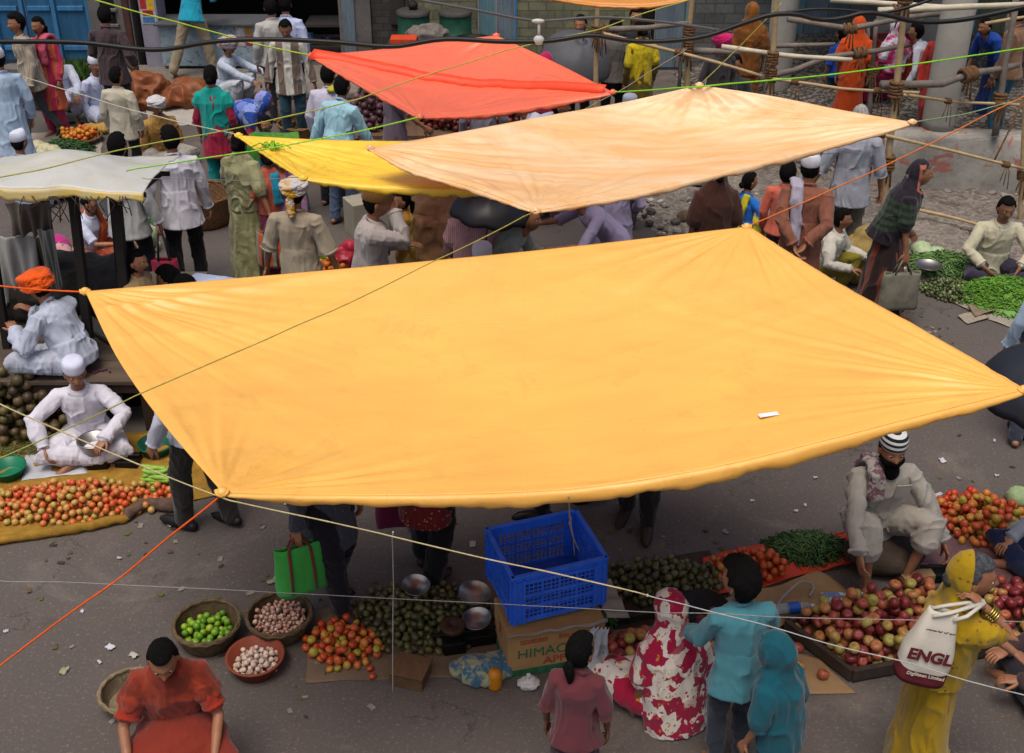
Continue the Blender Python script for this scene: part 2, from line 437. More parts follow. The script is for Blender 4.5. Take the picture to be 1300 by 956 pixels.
    b.tube([p3-up3*.06*s, p3+nk*.03*s, hc-HR @ A((0, .015, .03))], np.array([.066, .052, .052])*s*(.94 if female else 1.), 12)
    fdir = {}
    for nm, a, k in (('R', aR, kR), ('L', aL, kL)):
        sh_ = unit(a-k); fd = unit(np.array([.12 if nm == 'R' else -.12, 1, 0])-sh_*np.dot([0, 1, 0], sh_)*.9) if seat != 'cross' else unit(np.array([-.7 if nm == 'R' else .7, .5, -.1]))
        if a[2] > .13*s and seat is None: fd = unit(fd*[1, 1, 0]+np.array([0, 0, -1.1]))
        fdir[nm] = fd; lowz = a[2]-.045*s
        hee = a-fd*.045*s+np.array([0, 0, -.035*s]); ball = a+fd*.11*s+np.array([0, 0, -.045*s]); toe = a+fd*.165*s+np.array([0, 0, -.052*s])
        b.tube([hee, a+fd*.03*s-np.array([0, 0, .022*s]), ball, toe], np.array([.032, .038, .034, .02])*s, 10, round_=True)
    x = MB(); HP = head_pts(female)*hsz
    hv = HP.reshape(-1, 3); x.rings((hv @ HR.T+hc).reshape(HP.shape))
    mi = np.zeros(len(x.f), int)
    # lips and brows by place on the face
    for i, fc in enumerate(x.f):
        c = hv[[min(q, len(hv)-1) for q in fc]].mean(0)/hsz
        if c[1] > .06 and abs(c[0]) < .023 and -.08 < c[2] < -.058: mi[i] = 1
        elif c[1] > .05 and .012 < abs(c[0]) < .05 and .024 < c[2] < .0315: mi[i] = 4
    x.m = mi.tolist()
    for sg in (1, -1):
        x.mi = 0; x.ell(hc+HR @ (np.array([sg*.075, -.006, -.006])*hsz), np.array([.011, .02, .032])*hsz, HR @ euler(0, 0, sg*.35), 10, 7)
        if lod <= 1:
            x.mi = 2; x.ell(hc+HR @ (np.array([sg*.031, .0755, .006])*hsz), np.array([.0125, .008, .0055])*hsz, HR, 10, 7)
            x.mi = 3; x.ell(hc+HR @ (np.array([sg*.031, .0815, .004])*hsz), np.array([.0064, .005, .0056])*hsz, HR, 8, 6)
    x.mi = 0
    for w, e, sg in ((wR, eR, 1), (wL, eL, -1)):
        d = unit(w-e); outw = rt*sg*1.0+fw3*.3
        if abs(np.dot(d, outw)) > .9: outw = up3
        hand(x, w, d, outw if d[2] < -.5 else np.array([0, 0, 1.]), sg if d[2] < -.5 else sg, curl, s*1.02)
    union('body', b, [skin(sk), M_LIP, M_EYE, M_IRIS, M_BROW], E, vox, 2, extra=x)
    sd = int(abs(px*7+py*13)) % 97
    def folds(amp, fr=14, stretch=(1, 1, .35)):
        st = np.asarray(stretch)
        def post(V, N):
            wp = np.stack([vn(V*6+sd, 1), vn(V*6+sd, 2), vn(V*6+sd, 3)], 1)*.05; Q = V+wp
            a = 1.1*ridge(Q*fr*st+sd, sd)**3+.6*ridge(Q*fr*2.1*st*[1, 1, .6]+sd, sd+5)+.4*vn(V*fr*.5+sd, sd+9)-.4
            sag = np.clip(1.1-np.abs(N[:, 2]), .3, 1)
            return V+N*(a*amp*fold*sag*(1.35 if lod == 0 else 1.))[:, None]
        return post
    # --- lower garment
    seated = seat is not None
    if bottom:
        kd, mt = bottom[0], bottom[1]; q = MB(); o = bottom[2] if len(bottom) > 2 else {}
        if kd == 'trousers':
            q.rings([ring(p0-dirn(l1)*.085*s, rt0, fw0, .09*f, .08*f), ring(p0-dirn(l1)*.03*s, rt0, fw0, .158*f, .122*f), ring(p0+dirn(l1)*.09*s, rt0, fw0, .15*f, .113*f)])
            legs(q, o.get('g', .014)*s, o.get('frac', .98), o.get('g2', .026)*s)
            union('trousers', q, mt, E, vox*1.1, 2, folds(.006, 13, (1, 1, .8)))
        elif kd == 'wrap':                                             # dhoti or lungi, also over folded legs
            q.rings([ring(p0-dirn(l1)*.085*s, rt0, fw0, .11*f, .10*f), ring(p0-dirn(l1)*.03*s, rt0, fw0, .168*f, .132*f), ring(p0+dirn(l1)*.09*s, rt0, fw0, .155*f, .118*f)])
            legs(q, .03*s, o.get('frac', .8), .05*s)
            if seated:
                q.ell((hpR+hpL+kR+kL)/4+np.array([0, .02, -.04])*s, A((.27, .2, .075)))
            union('dhoti', q, mt, E, vox*1.1, 3, folds(.010, 12, (1, 1, .6)))
        elif kd == 'skirt':
            if seated:
                q.rings([ring(p0-dirn(l1)*.085*s, rt0, fw0, .12*f, .11*f), ring(p0, rt0, fw0, .17*f, .135*f), ring(p0+dirn(l1)*.12*s, rt0, fw0, .15*f, .115*f)])
                legs(q, .04*s, .9, .06*s); mid = (kR+kL)/2
                q.ell((mid+p0)/2+np.array([0, .03, -.03])*s, A((.30, .25, max(.07, mid[2]/s*.45))))
            else:
                hz = o.get('hem', .06)*s; n = 14; am = (aR+aL)/2; sp = abs(aR-aL)
                RR = [ring(p0+dirn(l1)*.11*s, rt0, fw0, .145*f, .112*f)]
                for i in range(n):
                    t = i/(n-1); zc = p0[2]+.02*s+(hz-p0[2]-.02*s)*t
                    c = np.array([p0[0]+(am[0]-p0[0])*t, p0[1]+(am[1]-p0[1])*t, zc])
                    pl = 1+.09*t*np.sin(TH*9+sd+2*np.sin(TH*2))[:, None]
                    RR.append(c+(C*np.array([1., 0, 0])*(.165*f+(o.get('flare', .05)*s+sp[0]*.18)*t)+S_*np.array([0, 1., 0])*(.13*f+(o.get('flare', .05)*s+sp[1]*.33)*t))*pl)
                q.rings(RR)
            union(o.get('name', 'skirt'), q, mt, E, vox*1.1, 2, folds(.010, 10, (1, 1, .22)))
    # --- upper garment
    if top:
        kd, mt = top[0], top[1]; o = top[2] if len(top) > 2 else {}; q = MB(); g = o.get('g', .022)*s; ln = o.get('len', .1)*s
        torso(q, g); cuffs.clear(); arms(q, g*.75, o.get('sleeve', .97), g*o.get('cuff', .8))
        for cp_, cd_, cr_ in cuffs:
            u_, v_, _ = frame(cd_); t_ = np.linspace(0, 2*PI, 15); q.tube(cp_+cd_*cr_*.35+(np.cos(t_)[:, None]*u_+np.sin(t_)[:, None]*v_)*cr_*1.02, .008*s, 6)
        if ln > 0:
            fl = o.get('flare', .03)*s
            if seated:
                q.rings([ring(p1, mr, fwm, .15*f+g, .11*f+g), ring(p0, rt0, fw0, .165*f+g, .135*f+g), ring(p0-np.array([0, 0, .08])*s, rt0, fw0, .17*f+g, .14*f+g)])
                if ln > .3*s:
                    for hp, k in ((hpR, kR), (hpL, kL)): q.tube([hp, hp+(k-hp)*.75], np.array([.115, .095])*s, 12, round_=True)
            else:
                dn = unit(-dirn(l1)*.35+np.array([0, 0, -1.])) if lean < .9 else unit(-dirn(l1))
                q.rings([ring(p1, mr, fwm, .14*f+g, .105*f+g), ring(p0+dirn(l1)*.02*s, rt0, fw0, .158*f+g, .122*f+g), ring(p0+dn*ln*.5, rt0, fw0, .162*f+g+fl*.5, .128*f+g+fl*.5), ring(p0+dn*ln, rt0, fw0, .165*f+g+fl, .13*f+g+fl), ring(p0+dn*(ln+.012*s), rt0, fw0, .155*f+g+fl, .12*f+g+fl)])
        if o.get('collar', True):
            ct = p3-up3*.004*s+nk*.004*s; th = np.linspace(0, 2*PI, 17)
            q.tube(ct+np.cos(th)[:, None]*rt*.064*s+np.sin(th)[:, None]*(fw3*.066-up3*.026)*s+fw3*.012*s, .012*s, 7)
        union(o.get('name', kd), q, mt, E, vox, 2, folds(o.get('amp', .010), o.get('fr', 10), (1, 1, .42)), face_mat=o.get('fm'))
    # --- draped cloths
    def inhead(V): return ((V-hc) @ HR)/hsz
    if hood:
        mt = hood[0]; o = hood[1] if len(hood) > 1 else {}; q = MB()
        q.ell(hc+HR @ (np.array([0, -.012, .008])*hsz), np.array([.094, .116, .132])*hsz, HR, 20, 13)
        dz = o.get('drop', .45)*s; sp = o.get('spread', 0.)*s
        bk = hc+HR @ (np.array([0, -.03, -.05])*hsz)
        RR = [ring(bk+HR @ A((0, .0, .03)), HR[:, 0], HR[:, 1], .085*s, .098*s), ring(hc*.4+p3*.6-fw3*.01*s, rt, fw3, .10*s, .105*s), ring(p3-up3*.03*s, rt, fw3, .165*f+.02*s, .105*f+.02*s), ring(p3-up3*.10*s, rt, fw3, .215*f+sp*.5, .135*f+.02*s), ring(p2, rt, fw3, .215*f+sp, .15*f+.022*s)]
        if dz > .3*s: RR += [ring(p1, mr, fwm, .205*f+sp, .15*f+.02*s), ring(p1-up3*(dz-.3*s), mr, fwm, .20*f+sp, .15*f+.02*s)]
        q.rings(RR)
        arms(q, .035*s, o.get('arm', .28), .045*s)
        fo = o.get('face', (.066, .112, .0)); 
        def cut(c):
            H = inhead(c)
            return (H[:, 1] > fo[2]) & ((H[:, 0]/fo[0])**2+((H[:, 2]+(fo[3] if len(fo) > 3 else .045))/fo[1])**2 < 1)
        union(o.get('name', 'headscarf'), q, mt, E, vox, 3, folds(.009, 12, (1, 1, .4)), cut=cut, solid=.004, face_mat=o.get('fm') and (lambda c, _f=o['fm']: _f(inhead(c), c)))
    if shawl:
        mt = shawl[0]; o = shawl[1] if len(shawl) > 1 else {}; q = MB(); g = .036*s
        if o.get('kind', 'wrap') == 'wrap':
            q.rings([ring(p1-up3*o.get('drop', .1)*s, mr, fwm, .19*f, .145*f), ring(p1, mr, fwm, .195*f, .145*f), ring(p2, rt, fw3, .215*f, .15*f), ring(p3-up3*.09*s, rt, fw3, .215*f, .13*f), ring(p3-up3*.02*s, rt, fw3, .15*f, .105*f), ring(p3+up3*.03*s, rt, fw3, .085*s, .085*s)])
            arms(q, .03*s, o.get('arm', .3), .04*s)
        else:                                                          # a cloth over one shoulder
            sg = o.get('sd', 1); r_ = rt*sg
            P = [p1+r_*.09*s+fw3*.135*s, p2+r_*.10*s+fw3*.145*s, p3+r_*.10*s+fw3*.09*s, p3+r_*.095*s+up3*.03*s, p3+r_*.09*s-fw3*.095*s, p2+r_*.08*s-fw3*.145*s, p1+r_*.06*s-fw3*.15*s, p0+r_*.05*s-fw3*.175*s][o.get('a', 0):o.get('b', 8)]
            for k in (-1, 0, 1): q.tube([a+r_*k*.028*s for a in P], .028*s, 8, round_=True)
        union('shawl', q, mt, E, vox, 2, folds(.010, 13, (1, 1, .4)))
    # --- hair and beard
    def shell(name, fn, mt, amp=.004, fr=45):
        H = head_pts(female)*hsz; n = H.reshape(-1, 3)/hsz; nn = n/np.linalg.norm(n, axis=1)[:, None]
        t = fn(n[:, 0], n[:, 1], n[:, 2]); t = np.where(t > 0, t+amp*vn(nn*fr*.3, sd)+amp*.6*ridge(n*fr*2, sd), t)
        V = (n+nn*t[:, None])*hsz; q = MB(); q.rings((V @ HR.T+hc).reshape(H.shape)); q.build(name, mt, E)
    hm = hairm(hairc)
    if hair and hair != 'bald':
        vol = {'short': .013, 'full': .022, 'thin': .006}.get(hair, .011)
        def hf(X, Y, Z):
            inface = (Y > .012+.25*np.clip(Z-.03, 0, 1)) & (Z < .072) & (np.abs(X) < .073)
            ear = (np.abs(X) > .05) & (Y > -.02) & (Z < .01)
            if hat: return np.where(inface | ear | (Z < (-.085 if female else -.072)) | (Z > .05), -.02, .009)
            low = Z < (-.085 if female else -.072)
            return np.where(inface | ear | low, -.02, vol*(1+.5*np.clip(Z/.1, 0, 1)))
        shell('hair', hf, hm, .003 if female else .005)
        q = MB(); hp_ = lambda a: hc+HR @ (np.array(a)*hsz)
        if hair == 'bun': q.ell(hp_((0, -.105, -.03)), np.array([.042, .036, .04])*hsz, HR)
        elif hair in ('pony', 'braid', 'long'):
            L = {'pony': .2, 'braid': .42, 'long': .34}[hair]*s; w = {'pony': .034, 'braid': .026, 'long': .062}[hair]*s
            P0 = hp_((0, -.09, -.02 if hair != 'long' else .02)); P = [P0, P0+HR @ A((0, -.035, -.03)), P0+np.array([0, -.03*s, -L*.5]), P0-fw3*.02*s+np.array([0, 0, -L])]
            q.tube(P, [w*.8, w*1.15, w, w*.35], 12, round_=True)
            if hair == 'long': q.ell(hp_((0, -.055, -.03)), np.array([.088, .07, .09])*hsz, HR)
        if q.n: q.build('hair', hm, E)
    if beard:
        mt = hairm(beard)
        shell('beard', lambda X, Y, Z: np.where((Y > -.005) & (Z < -.035-.25*np.clip(.03-np.abs(X), 0, 1)*0) & ~((np.abs(X) < .022) & (Z > -.085) & (Z < -.055) & (Y > .05)) & (Z < -.03), .016, -.02), mt, .005)
        q = MB(); q.ell(hc+HR @ (np.array([0, .062, -.125])*hsz), np.array([.048, .036, .062])*hsz, HR); q.build('beard', mt, E)
    # --- headgear
    if hat:
        kd = hat if isinstance(hat, str) else hat[0]; mt = hat[1] if not isinstance(hat, str) else None; o = hat[2] if not isinstance(hat, str) and len(hat) > 2 else {}
        q = MB(); hp_ = lambda a: hc+HR @ (np.array(a)*hsz)
        def er(z, a, bb, yo=0.): return hc+(C*HR[:, 0]*a+S_*HR[:, 1]*bb+HR[:, 2]*z+HR[:, 1]*yo)*hsz
        if kd == 'topi':
            pr = [(.03, .078, .098), (.04, .083, .103), (.085, .080, .104), (.125, .058, .101), (.142, .030, .094), (.136, .012, .07)]
            q.rings([er(z, a, b_, -.006) for z, a, b_ in pr]); ob = q.build('cap', mt, E)
        elif kd == 'skull':
            pr = [(.035, .080, .1), (.045, .085, .104), (.062, .0855, .104), (.08, .085, .1035), (.098, .0845, .102), (.116, .082, .099), (.132, .068, .083), (.139, .035, .045)]
            q.rings([er(z, a, b_, -.006) for z, a, b_ in pr])
            if o.get('mats'):
                per = 24; q.m = [1 if (i//per) % 2 else 0 for i in range(len(q.f))]
                ob = q.build('cap', o['mats'], E)
            else: ob = q.build('cap', mt, E)
        elif kd in ('turban', 'wrapcloth'):
            n = 7 if kd == 'turban' else 4; rr = .034 if kd == 'turban' else .018
            q.ell(hp_((0, -.01, .06)), np.array([.092, .11, .088])*hsz, HR, 18, 11); th = np.linspace(0, 2*PI, 25)
            for i in range(n):
                tl = (-.55+1.1*i/(n-1)) if kd == 'turban' else -.3+.25*i; zz = .05+.03*math.sin(i*2.1)+(.02*i/n)
                a, b_ = .092+.012*math.sin(i*1.7), .108+.01*math.cos(i*2.3)
                P = np.stack([np.cos(th)*a, np.sin(th)*b_-.01, zz+np.cos(th)*math.sin(tl)*.06+np.sin(th)*.02*math.cos(i*1.3)], 1)*hsz
                q.tube(P @ HR.T+hc, rr*hsz, 9)
            if o.get('tail'):
                q.tube([hp_((0, -.1, .03)), hp_((0, -.12, -.06)), p3-fw3*.12*s], np.array([.03, .035, .03])*s, 10, round_=True)
            union('turban' if kd == 'turban' else 'headcloth', q, mt, E, max(.006, vox*.7), 1, folds(.006, 26, (1, 1, 2.2)))
        elif kd == 'round':                                             # cloth cap with a flat round crown
            pr = [(.02, .084, .104), (.03, .09, .11), (.09, .092, .112), (.125, .086, .104), (.132, .06, .075)]
            q.rings([er(z, a, b_, -.008) for z, a, b_ in pr]); q.build('cap', mt, E)
    if shoes:
        for nm, a in (('R', aR), ('L', aL)):
            fd = fdir[nm]; q = MB()
            q.tube([a-fd*.06*s+np.array([0, 0, -.04*s]), a-fd*.0*s+np.array([0, 0, -.03*s]), a+fd*.09*s+np.array([0, 0, -.04*s]), a+fd*.17*s+np.array([0, 0, -.048*s]), a+fd*.20*s+np.array([0, 0, -.052*s])], np.array([.038, .046, .044, .038, .022])*s, 12, round_=True)
            V = q.v[0]; lo = a[2]-.074*s
            if a[2] < .13*s: V[:, 2] = np.maximum(V[:, 2], lo)
            q.build('shoe', shoes, E)
    if extra: extra(J)
    return J
def W(J, p): return J['root']+J['RZ'] @ np.asarray(p)               # a point of the figure in the place
# ================================================================== the place
def road_mat():
    t = NT('worn_asphalt'); co = t.coord('Object')
    big = t.noise(co, .35, 4, .6); mid = t.noise(co, 2.2, 6, .7); fine = t.noise(co, 45, 4, .8)
    c = t.ramp(big, [(.3, lin('4a4440')), (.5, lin('524b47')), (.7, lin('5a534e'))])
    c = t.mix(t.math('MULTIPLY', t.ramp(mid, [(.42, 0.), (.7, 1.)]), .5), c, lin('5a4f48'))
    c = t.mix(t.ramp(fine, [(.56, 0.), (.72, .55)]), c, lin('9c9084'))
    c = t.mix(t.ramp(t.noise(co, 60, 2, .9), [(.3, .5), (.42, 0.)]), c, lin('3c3531'))
    v = t.n('TexVoronoi', Scale=1.1); t.l(co, v.inputs['Vector']); s_ = t.n('SeparateColor'); t.l(v.outputs['Color'], s_.inputs[0])
    blot = t.math('MULTIPLY', t.ramp(v.outputs['Distance'], [(.03, 1.), (.12, 0.)]), t.ramp(s_.outputs[0], [(.5, 0.), (.55, .6)]))
    c = t.mix(t.math('MULTIPLY', blot, t.ramp(t.noise(co, 9, 5, .7, 1), [(.45, 0.), (.6, 1.)])), c, lin('38302b'))
    vc = t.n('TexVoronoi', Scale=.55, _feature='DISTANCE_TO_EDGE'); dc = t.n('VectorMath', _operation='ADD'); nz = t.n('TexNoise', Scale=2.4, Detail=5., Roughness=.7); t.l(co, nz.inputs['Vector']); t.l(co, dc.inputs[0]); t.l(nz.outputs['Color'], dc.inputs[1]); t.l(dc.outputs[0], vc.inputs['Vector'])
    crack = t.math('MULTIPLY', t.ramp(vc.outputs['Distance'], [(.0, .75), (.010, 0.)]), t.ramp(t.noise(co, .7, 3), [(.48, 0.), (.58, 1.)]))
    c = t.mix(crack, c, lin('2a2420'))
    c = t.mix(t.ramp(t.noise(co, 1.1, 6, .75, 1.2), [(.58, 0.), (.70, .55)]), c, lin('40362f'))
    c = t.mix(t.ramp(t.noise(t.coord('Object', loc=(7, 3, 0)), .8, 6, .7, .8), [(.56, 0.), (.72, .45)]), c, lin('83786c'))
    t.base(c, t.ramp(mid, [(.3, .65), (.7, .95)]), .3)
    n1 = t.bump(t.noise(co, 5, 5, .6), .25, .02); t.bump(fine, .35, .004, n1); return t.m
def gravel_mat(a='7f766c', b='544c45'):
    t = NT('gravel_earth'); co = t.coord('Object')
    v = t.n('TexVoronoi', Scale=26, Randomness=1.); t.l(co, v.inputs['Vector']); sc_ = t.n('SeparateColor'); t.l(v.outputs['Color'], sc_.inputs[0])
    c = t.mix(t.noise(co, .9, 5, .7), lin(b), lin(a))
    c = t.mix(t.ramp(sc_.outputs[0], [(.3, .0), (.9, .6)]), c, lin('958c82'))
    c = t.mix(t.ramp(t.noise(co, 3, 6, .75, .6), [(.55, 0.), (.68, .8)]), c, lin('3f3832'))
    t.base(c, .95, .15); t.bump(v.outputs['Distance'], .7, .03); return t.m
M_ROAD = road_mat()
g = MB(); g.grid([[(x, y, 0) for x in (-70, -12, -4, 4, 12, 70)] for y in (-40, -4, 4, 10, 16, 24, 90)]); setting(g.build('road', M_ROAD))
# rubble verge between the road and the plinth wall
def verge():
    P = []
    for j in range(40):
        row = []
        for i in range(60):
            x, y = .6+i*.16, 10.2+j*.13
            e = min(1, max(0, (x-.9-(13.2-y)*.45)/1.2))*min(1, max(0, (y-10.5)/1.0)); row.append((x, y, e))
        P.append(row)
    P = np.array(P); q = P.reshape(-1, 3); h = .004+q[:, 2]*(.05+.05*vn(q*[2.2, 2.2, 0], 3)+.025*vn(q*[7, 7, 0], 4))
    keep = q[:, 2]; q[:, 2] = np.where(keep > .02, np.maximum(h, .006), -.03); return P
M_GRAVEL = gravel_mat()
g = MB(); g.grid(verge()); setting(g.build('gravel_ground', M_GRAVEL))
# raised earth behind the plinth wall
def bank():
    P = np.array([[(2.2+i*.2, 12.75+j*.2, 0) for i in range(45)] for j in range(27)], float); q = P.reshape(-1, 3)
    s_ = lambda a: np.clip(a, 0, 1)**2*(3-2*np.clip(a, 0, 1))
    lf = s_((q[:, 0]-2.3)/1.9); fr = np.where(q[:, 0] > 4.3, 1., s_((q[:, 1]-13.2)/1.8))
    q[:, 2] = lf*fr*.6+.05*vn(q*[1.6, 1.6, 0], 8)*lf+.02*vn(q*[6, 6, 0], 9)-.02*(1-lf)-.03*(1-fr)
    wy = 13.02-.42*(q[:, 0]-4.2)/5.3; q[:, 2] = np.where((q[:, 0] > 4.1) & (q[:, 1] < wy+.22), -.06, q[:, 2]); return P
M_EARTH = gravel_mat('47423d', '2f2b28')
g = MB(); g.grid(bank()); setting(g.build('earth_bank', M_EARTH))
def stones(n, fn, name, m, smin, smax):
    g = MB()
    for k in range(n):
        p = fn()
        if p is None: continue
        r = smin+(smax-smin)*random.random()**3
        g.ell(p+np.array([0, 0, r*.25]), np.array([1, .7+.3*random.random(), .55])*r, euler(0, random.uniform(-.4, .4), random.random()*6), 6, 4)
    V = g.V(); V += np.stack([vn(V*40, i) for i in (1, 2, 3)], 1)*.008; g.v = [V]
    o = g.build(name, m, smooth=False); tag(o, 'loose grey stones and rubbish strewn over the gravel beside the plinth wall', 'rubble', kind='stuff'); return o
def vp():
    x, y = random.uniform(.9, 8.8), random.uniform(10.6, 13.0)
    if x < .9+(13.2-y)*.45: return None
    return np.array([x, y, .03])
def isl(name, cols, rough=.8, spec=.2, bump=0):
    t = NT(name); ge = t.n('NewGeometry'); n = len(cols)
    t.base(t.ramp(ge.outputs['Random Per Island'], [(i/max(1, n-1), lin(c)) for i, c in enumerate(cols)]), rough, spec)
    if bump: t.bump(t.noise(t.coord('Object'), 60, 3), bump, .004)
    return t.m
stones(1500, vp, 'rubble', isl('stone', ['5c554e', '8d857b', '736b63', 'b3aca2', '4a443f', '958a7e']), .012, .07)
# plinth wall
def wallmat(c, c2, marks=None, brick=False, scale=1.):
    t = NT('old_wall'); co = t.coord('Object')
    c_ = t.mix(t.ramp(t.noise(co, 1.6*scale, 6, .7), [(.35, 0.), (.65, 1.)]), lin(c), lin(c2))
    if brick:
        b = t.n('TexBrick', Scale=brick if not isinstance(brick, bool) else 2.2, Mortar_Size=.018, Bias=.1)
        b.inputs['Color1'].default_value = (.75, .75, .75, 1); b.inputs['Color2'].default_value = (1.1, 1.1, 1.1, 1); b.inputs['Mortar'].default_value = (.6, .6, .58, 1)
        t.l(t.coord('Object', (1, 1, 1), (PI/2, 0, 0)), b.inputs['Vector']); c_ = t.mix(1., c_, b.outputs['Color'], 'MULTIPLY')
    if marks: c_ = t.mix(t.ramp(t.noise(co, 4.5, 3, .6, .8), [(.58, 0.), (.63, .75)]), c_, lin(marks))
    c_ = t.mix(t.ramp(t.noise(co, 11, 6, .8), [(.3, .5), (.5, 0.)]), c_, tuple(x*.45 for x in lin(c2)))
    t.base(c_, .92, .15); n1 = t.bump(t.noise(co, 30, 6, .75), .4, .015)
    if brick: t.bump(b.outputs['Fac'], -.5, .02, n1)
    return t.m
M_PLINTH = wallmat('a8a49a', '87827a', 'a5584a')
A, B = np.array([4.2, 13.02]), np.array([9.5, 12.6])
g = MB(); d = unit(np.r_[B-A, 0])[:2]; nrm = np.array([-d[1], d[0]])
NX = 60
R = []
for k, (off, z) in enumerate([(0, -.05), (0, .2), (-.01, .45), (0, .66), (.03, .70), (.30, .70), (.32, .0)]):
    row = []
    for i in range(NX+1):
        p = A+(B-A)*i/NX+nrm*off; row.append((p[0], p[1], z))
    R.append(row)
R = np.array(R); q = R.reshape(-1, 3); q += np.stack([0*q[:, 0], .018*vn(q*6, 2), .012*vn(q*5, 3)], 1)*(q[:, 2:3] > .05)
g.grid(R); w = g.build('plinth_wall', M_PLINTH); tag(w, 'low weathered concrete plinth wall with red paint patches behind the gravel', 'wall')
# ---------------- shop fronts along the far side (only about the lowest metre shows)
FY = 18.
def X(px): return (px-650)*.01198
def Zt(py, Y=FY): return GY(650, py, Y)[2]
M_BLUE = None
def planks(c, c2, n=7, dirt='2a2a28'):
    t = NT('painted_planks'); co = t.coord('Object')
    c_ = t.mix(t.ramp(t.noise(t.coord('Object', (3, 1, .5)), 2.4, 6, .7), [(.35, 0.), (.62, 1.)]), lin(c), lin(c2))
    w = t.n('TexWave', Scale=n, _bands_direction='X', _wave_profile='SAW'); t.l(co, w.inputs['Vector'])
    c_ = t.mix(t.ramp(w.outputs['Fac'], [(.0, .7), (.06, 0.)]), c_, lin(dirt))
    c_ = t.mix(t.ramp(t.noise(t.coord('Object', (6, 1, 1)), 6, 6, .8), [(.55, 0.), (.7, .6)]), c_, lin(dirt))
    t.base(c_, .7, .3); t.bump(t.noise(t.coord('Object', (14, 14, 1)), 6, 4), .3, .01); return t.m
P_BLUE, P_BLUE2 = planks('2c6288', '23506e'), planks('3f7fae', '33658a'); P_GREY = planks('6f7c85', '59656e', 5); P_TEAL = planks('4d6f86', '5d7d80', 6)
W_GREY = wallmat('6f6b66', '5a5652'); W_STONE = wallmat('7b7a5c', '5f5f56', None, 1.9); W_DARK = wallmat('4a4744', '3a3735', None, 2.4); W_ST2 = wallmat('6c6d6c', '555655', None, 1.7)
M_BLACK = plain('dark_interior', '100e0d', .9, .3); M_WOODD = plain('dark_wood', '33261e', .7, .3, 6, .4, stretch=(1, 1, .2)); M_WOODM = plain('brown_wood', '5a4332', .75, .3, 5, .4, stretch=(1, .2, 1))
def bld(label, x0): 
    e = empty('shop_building', (X(x0), FY, 0)); tag(e, label, 'building'); e['_x'] = X(x0); return e
def part(e, name, m, x0, x1, z0, z1, y0=0., y1=.25, bevel=.0, lab=None):
    g = MB(); g.box(((X(x0)+X(x1))/2-e['_x'], (y0+y1)/2, (z0+z1)/2), (X(x1)-X(x0), y1-y0, z1-z0)); o = g.build(name, m, e, False, bevel=bevel)
    if lab: o['label'] = lab
    return o
e = bld('shop with tall weathered blue plank doors beside the grey plaster pier', 60)
part(e, 'wall', W_GREY, -120, 124, 2.3, 4.2); part(e, 'threshold', W_GREY, -120, 118, 0, .1, -.25, .3); part(e, 'wall', W_GREY, 118.5, 172, 0, 2.299, -.06, .3)
for (a, b) in ((-112, -62), (-58, -6), (-2, 28), (36, 70), (74, 112)):
    d_ = part(e, 'door', P_BLUE, a, b, .17, 2.3, .06, .11)
    for z in (.35, .95, 1.6):
        g = MB(); g.box(((X(a)+X(b))/2-e['_x'], .045, z), (X(b)-X(a)-.06, .03, .07)); g.build('rail', P_BLUE2, d_, False, bevel=.006)
for a in (-60, -4, 32, 72, 115.5): part(e, 'door_frame', P_BLUE2, a-2.6, a+2.6, .1, 2.3, .0, .1, .01)
for k, z in enumerate((.75, .98)):
    part(e, 'vent', M_BLACK, 134, 152, z, z+.16, -.065, -.055); part(e, 'vent_sill', W_GREY, 131, 155, z-.05, z-.005, -.11, -.055, .01)
M_PAPER = plain('poster_paper', 'b5b2b4', .8, .15, 12)
e = bld('open dark shop with painted pale blue counter and posters', 300)
part(e, 'pier', plain('lilac_paint', '85828c', .8, .18, 4), 186, 208, .1, 3., -.2, .25)
ps = part(e, 'poster', M_PAPER, 187.5, 206, .78, 1.4, -.206, -.202, lab='torn red and yellow poster')
for (a, b, z0, z1, c) in ((188, 196, 1.0, 1.4, 'a52a2a'), (197, 205, .98, 1.2, 'c9a01c'), (190, 203, .9, .98, '9c2524'), (189, 204, .8, .88, '3d6f9b')):
    g = MB(); g.box(((X(a)+X(b))/2-e['_x'], -.2085, (z0+z1)/2), (X(b)-X(a), .003, z1-z0)); g.build('poster_print', plain('print_'+c, c, .7, .35, 22), ps, False)
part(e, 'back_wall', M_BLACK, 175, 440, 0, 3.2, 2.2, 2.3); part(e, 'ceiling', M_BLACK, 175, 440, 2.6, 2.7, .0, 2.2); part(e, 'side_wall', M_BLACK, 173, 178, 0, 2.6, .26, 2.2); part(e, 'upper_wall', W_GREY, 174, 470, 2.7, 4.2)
ct = NT('counter_paint'); co = ct.coord('Object')
cc = ct.mix(ct.ramp(ct.noise(co, 2.5, 5, .7), [(.4, 0.), (.6, 1.)]), lin('93a3ab'), lin('7b8a93'))
cc = ct.mix(ct.ramp(ct.noise(ct.coord('Object', (3, 1, 7)), 3.2, 3, .6, 1.2), [(.58, 0.), (.62, .75)]), cc, lin('33546e'))
cc = ct.mix(ct.ramp(ct.noise(co, 8, 6, .8), [(.55, 0.), (.7, .7)]), cc, lin('5d5d58')); ct.base(cc, .7, .3)
cn = part(e, 'counter', ct.m, 209, 345, .16, .78, -.3, .2, .01)
g = MB(); g.box(((X(209)+X(345))/2-e['_x'], -.07, .80), (X(345)-X(209)+.1, .62, .035)); g.build('counter_top', plain('slate_top', '4b4d50', .6, .2), cn, False, bevel=.006)
